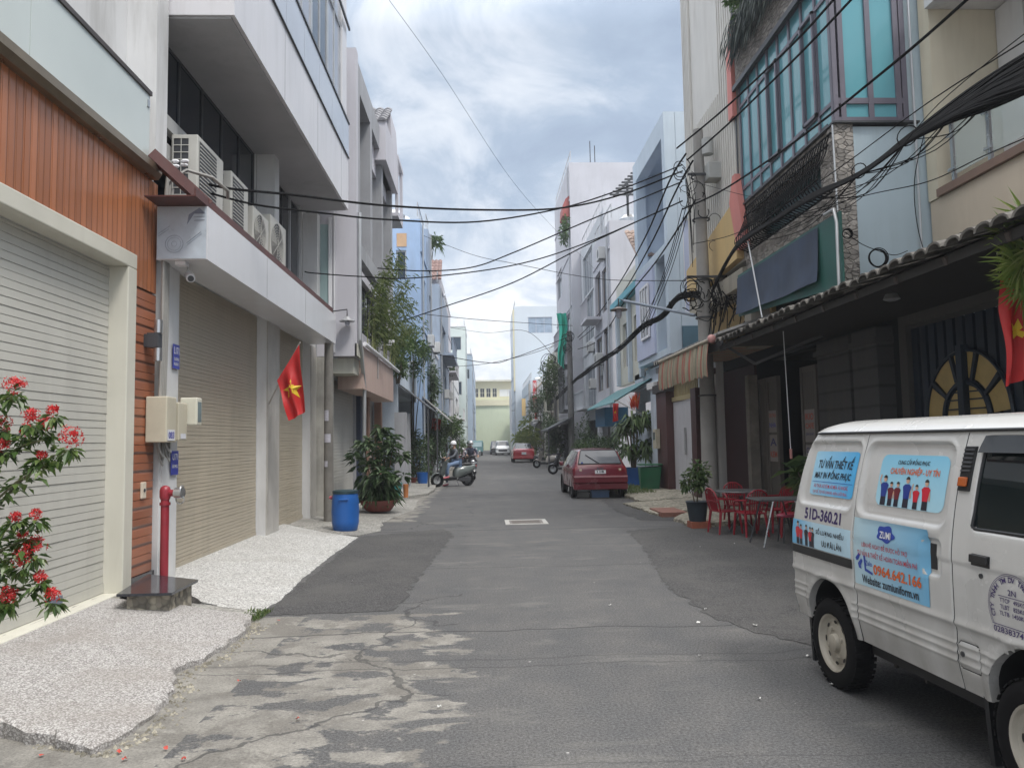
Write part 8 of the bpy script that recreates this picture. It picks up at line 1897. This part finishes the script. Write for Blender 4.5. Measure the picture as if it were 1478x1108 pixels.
# untidy loops and drops at the pole
r = random.Random(14)
def loops(parent, c, n, R0, spread, seed, rr=.011, name='cable_loops'):
    r = random.Random(seed); g = MB()
    for k in range(n):
        cc_ = Vector(c)+Vector((r.uniform(-1, 1)*spread[0], r.uniform(-.2, .2), r.uniform(-1, 1)*spread[1])); R_ = R0*r.uniform(.4, 1.2); ph = r.uniform(0, 2*PI); arc = r.uniform(.8, 2.1)*PI; tl = r.uniform(-.5, .5)
        g.tube([(cc_.x+R_*math.cos(ph+arc*q/12), cc_.y+tl*R_*math.sin(q), cc_.z+R_*1.15*math.sin(ph+arc*q/12)) for q in range(13)], rr*r.uniform(.7, 1.3), 5)
    return g.build(name, M_wire, parent, local=False, smooth=True)
loops(p1, (4.72, 16.75, 7.4), 9, .22, (.24, .45), 1, .009); loops(p1, (4.95, 16.75, 6.6), 3, .22, (.35, .7), 2, .008); loops(p1, (4.72, 16.7, 4.75), 12, .20, (.26, .25), 3, .011); loops(p1, (5.3, 16.6, 4.6), 9, .22, (.4, .4), 4, .012)
g = MB()
for k in range(20):
    x = 5.2+r.uniform(-.15, .5); z = 5.0+r.uniform(-.2, .3); L = r.uniform(.5, 1.3); g.tube([(x, 16.7, z), (x+.06, 16.6, z-L*.4), (x-.05+r.uniform(-.1, .1), 16.65, z-L)], .011, 5)
for k in range(7):
    x = 4.70+r.uniform(-.10, .08); z = 7.6+r.uniform(-.2, .2); L = r.uniform(.8, 2.2); g.tube([(x, 16.8, z), (x+.06, 16.75, z-L*.5), (4.76+r.uniform(-.05, .05), 16.8, z-L)], .007, 5)
g.build('cable_drops', M_wire, p1, local=False, smooth=True)
# street lamp on its arm
t = thing('street_lamp', 'wide-brimmed street lamp on a long arm from the big concrete pole', 'street lamp', (4.0, 18.5, 4.6))
a, b = P(1003, 455, 1, 17.0), P(900, 434, 1, 19.0); MB().tube([a, b], .035, 8).build('arm', paint('blue_grey_steel', (.20, .24, .30), .5, .1, 3), t, local=False, smooth=True)
c = P(893, 447, 1, 19.1); MB().tube([b, c+Vector((0, 0, .28)), c+Vector((0, 0, .04))], .018, 6).build('hanger', M_dark, t, local=False, smooth=True)
MB().lathe([(0, .08), (.06, .07), (.12, .04), (.22, .0), (.215, -.015), (.1, .01), (0, .02)], tuple(c), 22).build('shade', paint('lamp_rust', (.16, .13, .12), .6, .2, 4), t, local=False, smooth=True)
MB().lathe([(.06, .0), (.075, -.06), (.07, -.16), (.04, -.21), (0, -.22)], tuple(c), 14).build('globe', paint('cloudy_globe', (.42, .43, .50), .2, .05, 4), t, local=False, smooth=True)
t = thing('street_lamp', 'pendant street lamp over the end of the long white canopy on the left', 'street lamp', (-2.9, 17, 4))
c = P(501, 462, 1, 17.0); MB().tube([(-3.3, 17.1, c.z+.22), (c.x, c.y, c.z+.24), (c.x, c.y, c.z+.05)], .014, 6).build('arm', M_dark, t, local=False, smooth=True)
MB().lathe([(0, .09), (.04, .08), (.08, .03), (.17, -.02), (.165, -.035), (.08, .0), (0, .01)], tuple(c), 22).build('shade', M_alu, t, local=False, smooth=True); MB().ball((c.x, c.y, c.z-.07), (.055, .055, .07), 12).build('bulb', MC['cloudy_globe'], t, local=False, smooth=True)
t = thing('camera_box', 'white camera junction box on a thin post over the pink fascia', 'camera', (-2.7, 20.5, 4)); c = P(545, 498, 1, 20.5)
MB().box(c.x-.10, c.x+.11, c.y, c.y+.08, c.z-.1, c.z+.1).build('box', M_whitec, t, local=False, bevel=.01); MB().tube([(c.x, c.y+.04, c.z-.9), (c.x, c.y+.04, c.z+1.2)], .015, 6).build('post', M_alu, t, local=False); MB().tube([(c.x-.12, c.y, c.z+.2), (c.x-.22, c.y-.02, c.z+.26)], .035, 8).build('camera', M_alu, t, local=False, smooth=True)
t = thing('camera_box', 'small white floodlight box right of the camera junction box', 'lamp', (-2.6, 22, 4)); c = P(565, 493, 1, 22)
MB().box(c.x-.08, c.x+.08, c.y, c.y+.06, c.z-.03, c.z+.05).build('box', M_whitec, t, local=False, bevel=.008); MB().tube([(c.x-.3, c.y+.03, c.z-.09), (c.x, c.y+.03, c.z-.09), (c.x, c.y+.03, c.z-.03)], .012, 6).build('arm', M_whitec, t, local=False)
p2 = pole('second concrete pole with a tangle of cables near the white tower wall', 5.35, 46.6, 8.35, .21, .15, mat=paint('dark_pole', (.15, .145, .14), .9, .2, 2, dirt=.4))
loops(p2, (5.3, 46.4, 7.6), 11, .24, (.2, .5), 7, .02)
p3 = pole('slim third pole beside the green netting', 5.35, 56.6, 7.9, .15, .10); loops(p3, (5.1, 56.4, 7.2), 12, .45, (.3, .6), 8, .025)
pole('far pole with signs beside the white tower', 4.35, 100, 8.5, .2, .14); pole('far pole before the grey shop house', 4.9, 80, 7.6, .18, .12)
t = thing('scaffold_balcony', 'rusty balcony frame with boxes beside the second pole', 'balcony', (5.6, 49.5, 5)); a = P(833, 526, 1, 49.0); b = P(850, 560, 1, 49)
MB().box(5.1, 5.74, 48.6, 51.5, b.z-1.5, b.z-1.35).box(5.1, 5.74, 48.6, 51.5, a.z-.1, a.z).build('slab', M_dark, t, local=False)
g = MB()
for y in (48.7, 49.6, 50.5, 51.4): g.bar((5.14, y, b.z-1.35), (5.14, y, a.z-.1), .06)
g.build('frame', M_dark, t, local=False)
# cables
def smooth3(pts, per=8):
    pts = [Vector(p) for p in pts]; out = []; n = len(pts)
    for i in range(n-1):
        p0, p1_, p2_, p3_ = pts[max(i-1, 0)], pts[i], pts[i+1], pts[min(i+2, n-1)]
        for k in range(per):
            t_ = k/per; out.append(.5*((2*p1_)+(p2_-p0)*t_+(2*p0-5*p1_+4*p2_-p3_)*t_*t_+(3*p1_-p0-3*p2_+p3_)*t_**3))
    out.append(pts[-1]); return out
def cable(lab, pts, r_, group=None, ties=True):
    "pts: (px, py, distance along the street)"
    w = [P(x, y, 1, Y) for x, y, Y in pts]; mb = MB(); mb.tube(smooth3(w), r_, 6); o = mb.build('cable', M_wire, None, smooth=True)
    setp(o, lab, 'cable', group)
L0 = 10.2
G_C = 'overhead cables crossing the street'
cable('upper thick black cable crossing from the nearest air conditioner to the big pole', [(272, 258, 9.6), (330, 272, 9.9), (420, 281, 10.6), (560, 297, 12), (700, 303, 13.4), (812, 300, 14.6), (900, 280, 15.8), (985, 247, 16.8)], .017, G_C)
cable('second black cable crossing just below the uppermost one', [(300, 278, 9.8), (372, 296, 10.2), (470, 308, 11), (560, 317, 12), (690, 320, 13.3), (812, 300, 14.7), (900, 272, 15.9), (985, 238, 16.8)], .014, G_C)
cable('black cable crossing from the column end of the canopy, sagging low in the sky', [(440, 392, 15.5), (452, 394, 15.6), (520, 399, 15.8), (600, 401, 16), (740, 383, 16.3), (850, 349, 16.6), (985, 290, 16.9)], .014, G_C)
cable('black cable starting at the bamboo and rising to the big pole', [(545, 387, 20), (610, 391, 19.5), (680, 386, 19), (740, 365, 18.5), (850, 318, 17.8), (985, 262, 17)], .015, G_C)
cable('cable rising from the leafy tree to the big pole', [(578, 464, 26), (640, 443, 24.5), (740, 408, 22), (850, 352, 19.5), (985, 290, 17)], .017, G_C)
cable('thin wire falling diagonally across the open sky', [(557, -6, 10), (640, 110, 13), (735, 255, 17), (800, 330, 21), (870, 400, 28)], .003, G_C)
cable('thin wire from the narrow blue house across the street', [(606, 338, 35), (680, 367, 31), (740, 380, 28), (860, 402, 24), (990, 405, 17)], .010, G_C)
cable('long thin wire below the sagging black cable', [(600, 452, 34), (700, 462, 40), (826, 470, 47)], .016, G_C)
cable('faint wire crossing low between the left trees and the second pole', [(575, 500, 40), (700, 523, 43), (745, 515, 44), (826, 484, 47)], .02, G_C)
cable('lowest faint wire over the far yellow building', [(640, 530, 60), (700, 525, 58), (760, 512, 57), (803, 498, 56.6)], .018, G_C)
cable('faint wire hanging from the third pole towards the left', [(636, 470, 80), (700, 480, 72), (760, 478, 64), (803, 520, 56.6)], .018, G_C)
cable('thick cable climbing steeply from the big pole to the top edge, left one', [(977, 214, 16.7), (1040, 162, 14.6), (1110, 97, 12.4), (1160, 48, 11), (1210, -8, 9.6)], .020, G_C)
cable('thick cable climbing steeply from the big pole to the top edge, right one', [(992, 231, 16.7), (1050, 180, 14.6), (1110, 122, 12.6), (1170, 62, 11), (1236, -8, 9.6)], .020, G_C)
cable('long thick cable rising past the teal windows to the top right', [(985, 302, 16.8), (1037, 278, 14.8), (1110, 231, 12), (1180, 180, 10), (1260, 116, 8.4), (1330, 58, 7.3), (1402, -6, 6.4)], .017, G_C)
cable('thick cable running down from the big pole top to the second pole', [(990, 222, 16.8), (966, 262, 18.5), (930, 345, 23), (890, 415, 31), (855, 465, 40), (834, 487, 47)], .022, G_C)
cable('twin of the cable running down to the second pole', [(1000, 232, 16.8), (976, 275, 18.5), (938, 355, 23), (898, 424, 31), (860, 470, 40), (836, 490, 47)], .022, G_C)
cable('lower slack cable between the big pole and the second pole', [(1003, 290, 16.8), (985, 320, 18), (945, 380, 22), (905, 430, 28), (865, 490, 38), (834, 504, 47)], .022, G_C)
for k, (x0, y0, x1, y1) in enumerate(((985, 300, 930, 472), (992, 310, 934, 476), (980, 330, 925, 470), (997, 270, 928, 480))):
    cable('slack wire dropping from the big pole to the cable bundle', [(x0, y0, 16.8), ((x0+x1)/2+6, (y0+y1)/2-8+k*4, 18.5), (x1, y1, 21)], .009, 'slack wires at the big pole')
cable('messenger wire above the cable bundle running to the right edge', [(1000, 352, 16.7), (1062, 337, 14.3), (1140, 290, 11.6), (1215, 240, 10), (1340, 148, 8), (1490, 52, 6.4)], .007, G_C)
cable('sagging thin wire in front of the glass balcony', [(1140, 312, 11), (1250, 282, 9.5), (1340, 262, 8.6), (1420, 225, 7.6), (1490, 195, 7)], .006, G_C)
cable('thin wire crossing the light blue wall to the right edge', [(1000, 262, 16.7), (1120, 290, 12), (1240, 270, 9.8), (1355, 150, 7.7), (1490, 40, 6.2)], .005, G_C)
cable('wire hanging down the light blue side wall', [(1335, 190, 9.9), (1320, 260, 10.2), (1325, 330, 10.4), (1345, 395, 10.2)], .006, G_C)
# the great bundle along the right side
t = thing('cable_bundle', 'thick bundle of black telephone cables sweeping from the right edge to the big pole', 'cable bundle', (4.7, 12, 5))
r = random.Random(99); ctr = [(1500, 95, 6.5), (1440, 125, 7.1), (1380, 158, 7.8), (1310, 202, 8.7), (1240, 252, 9.8), (1170, 285, 11), (1120, 317, 12.4), (1068, 352, 14.2), (1045, 385, 15.2), (1030, 415, 16.2)]
wid = [30, 27, 22, 15, 8, 12, 11, 9, 8, 11]
for grp in range(3):
    g = MB()
    for k in range(60):
        a = max(-1.3, min(1.3, r.gauss(0, .62))); ph = r.uniform(0, 6); pts = []
        for i, (x, y, Y) in enumerate(ctr):
            w_ = wid[i]; b = a*math.cos(i*.5+ph*.2)*.6+a*.4; q = P(x-b*w_*.35, y+b*w_+math.sin(i*1.7+ph)*2.0, 1, Y+math.sin(ph+i)*.08); pts.append(q)
        g.tube(smooth3(pts, 5), r.uniform(.012, .019), 5)
    g.build('strand', M_wire, t, local=False, smooth=True)
g = MB()
for k in range(14):
    u = r.uniform(.1, .5); i = int(u*9); x, y, Y = ctr[i]; x2, y2, Y2 = ctr[min(i+2+r.randrange(2), 9)]
    g.tube(smooth3([P(x, y, 1, Y), P((x+x2)/2+r.uniform(0, 14), (y+y2)/2+r.uniform(14, 40), 1, (Y+Y2)/2), P(x2, y2, 1, Y2)], 6), .006, 5)
g.build('loose_strand', M_wire, t, local=False, smooth=True)
g = MB()
for i in (3, 4, 5, 6, 7): x, y, Y = ctr[i]; c = P(x, y, 1, Y); ring(g, c+Vector((0, 0, .05)), .10+.02*(i % 2), (.6, -.8, 0), (0, 0, 1), .008, 14)
g.build('tie', M_wire, t, local=False)
t = thing('cable_bundle', 'lumpy cable bundle running on from the big pole towards the second pole', 'cable bundle', (5, 30, 4))
ctr2 = [(1012, 425, 16.9), (978, 430, 17.8), (956, 456, 19.6), (925, 474, 22), (897, 502, 26), (862, 526, 32), (838, 543, 40), (826, 552, 46.5)]
g = MB()
for q in smooth3([P(x, y, 1, Y) for x, y, Y in ctr2], 5)[1:30:2]: MB().ball(tuple(q+Vector((r.uniform(-.02, .02), 0, r.uniform(-.03, .02)))), (.06, .10, .055), 7, jit=.25).build('splice', M_wire, t, local=False)
for grp in range(2):
    g = MB()
    for k in range(9):
        a = r.uniform(-1, 1); ph = r.uniform(0, 6); g.tube(smooth3([P(x+a*2.0*math.cos(ph+i), y+a*4*(1-.1*i)+math.sin(i*2.1+ph)*1.6, 1, Y) for i, (x, y, Y) in enumerate(ctr2)], 6), [.019+.006*math.sin(q*.9+ph) for q in range(43)], 5)
    g.build('strand', M_wire, t, local=False, smooth=True)
t = thing('cable_bundle', 'distant cable bundle sagging along the right side beyond the second pole', 'cable bundle', (5, 60, 5))
g = MB()
for k in range(6): g.tube(smooth3([P(824, 552+k, 1, 47), P(800, 575+k, 1, 58), P(780, 588+k*.7, 1, 72), P(760, 600+k*.5, 1, 90)], 6), .03, 5)
g.build('strand', M_wire, t, local=False, smooth=True)
# coils on the side wall
t = thing('cable_coil', 'black cable coil hanging on the light blue wall above the tiled eave', 'cable coil', (5.6, 10.8, 3.9)); c = P(1266, 373, 1, 10.9); g = MB()
for k in range(5): ring(g, c+Vector((r.uniform(-.01, .01), -.01*k, r.uniform(-.01, .01))), .125+.004*k, (1, 0, 0), (0, 0, 1), .007, 26)
g.tube(smooth3([P(1220, 335, 1, 11), P(1240, 350, 1, 10.9), P(1262, 360, 1, 10.9), P(1290, 368, 1, 10.9), P(1310, 362, 1, 10.9)]), .006, 5); g.build('coil', M_wire, t, local=False, smooth=True)
t = thing('cable_coil', 'small black cable coil at the steel pole of the canvas awning', 'cable coil', (5, 10.4, 4.3)); c = P(1222, 338, 1, 10.2); g = MB()
for k in range(4): ring(g, c+Vector((0, -.01*k, 0)), .06+.004*k, (1, 0, 0), (0, 0, 1), .006, 20)
g.build('coil', M_wire, t, local=False, smooth=True)

# ------------------------------------------------------------------ the air itself
hz_m = bpy.data.materials.new('haze'); hz_m.use_nodes = True; nt = hz_m.node_tree; nt.nodes.clear()
o_ = N('ShaderNodeOutputMaterial'); v_ = N('ShaderNodeVolumePrincipled'); v_.inputs['Color'].default_value = (.86, .90, .96, 1); v_.inputs['Density'].default_value = .0014; v_.inputs['Anisotropy'].default_value = .2
LK(v_.outputs[0], o_.inputs['Volume'])
hb_ = MB().box(-800, 800, -400, 1200, -1.1, 24).build('haze', hz_m); hb_['kind'] = 'stuff'
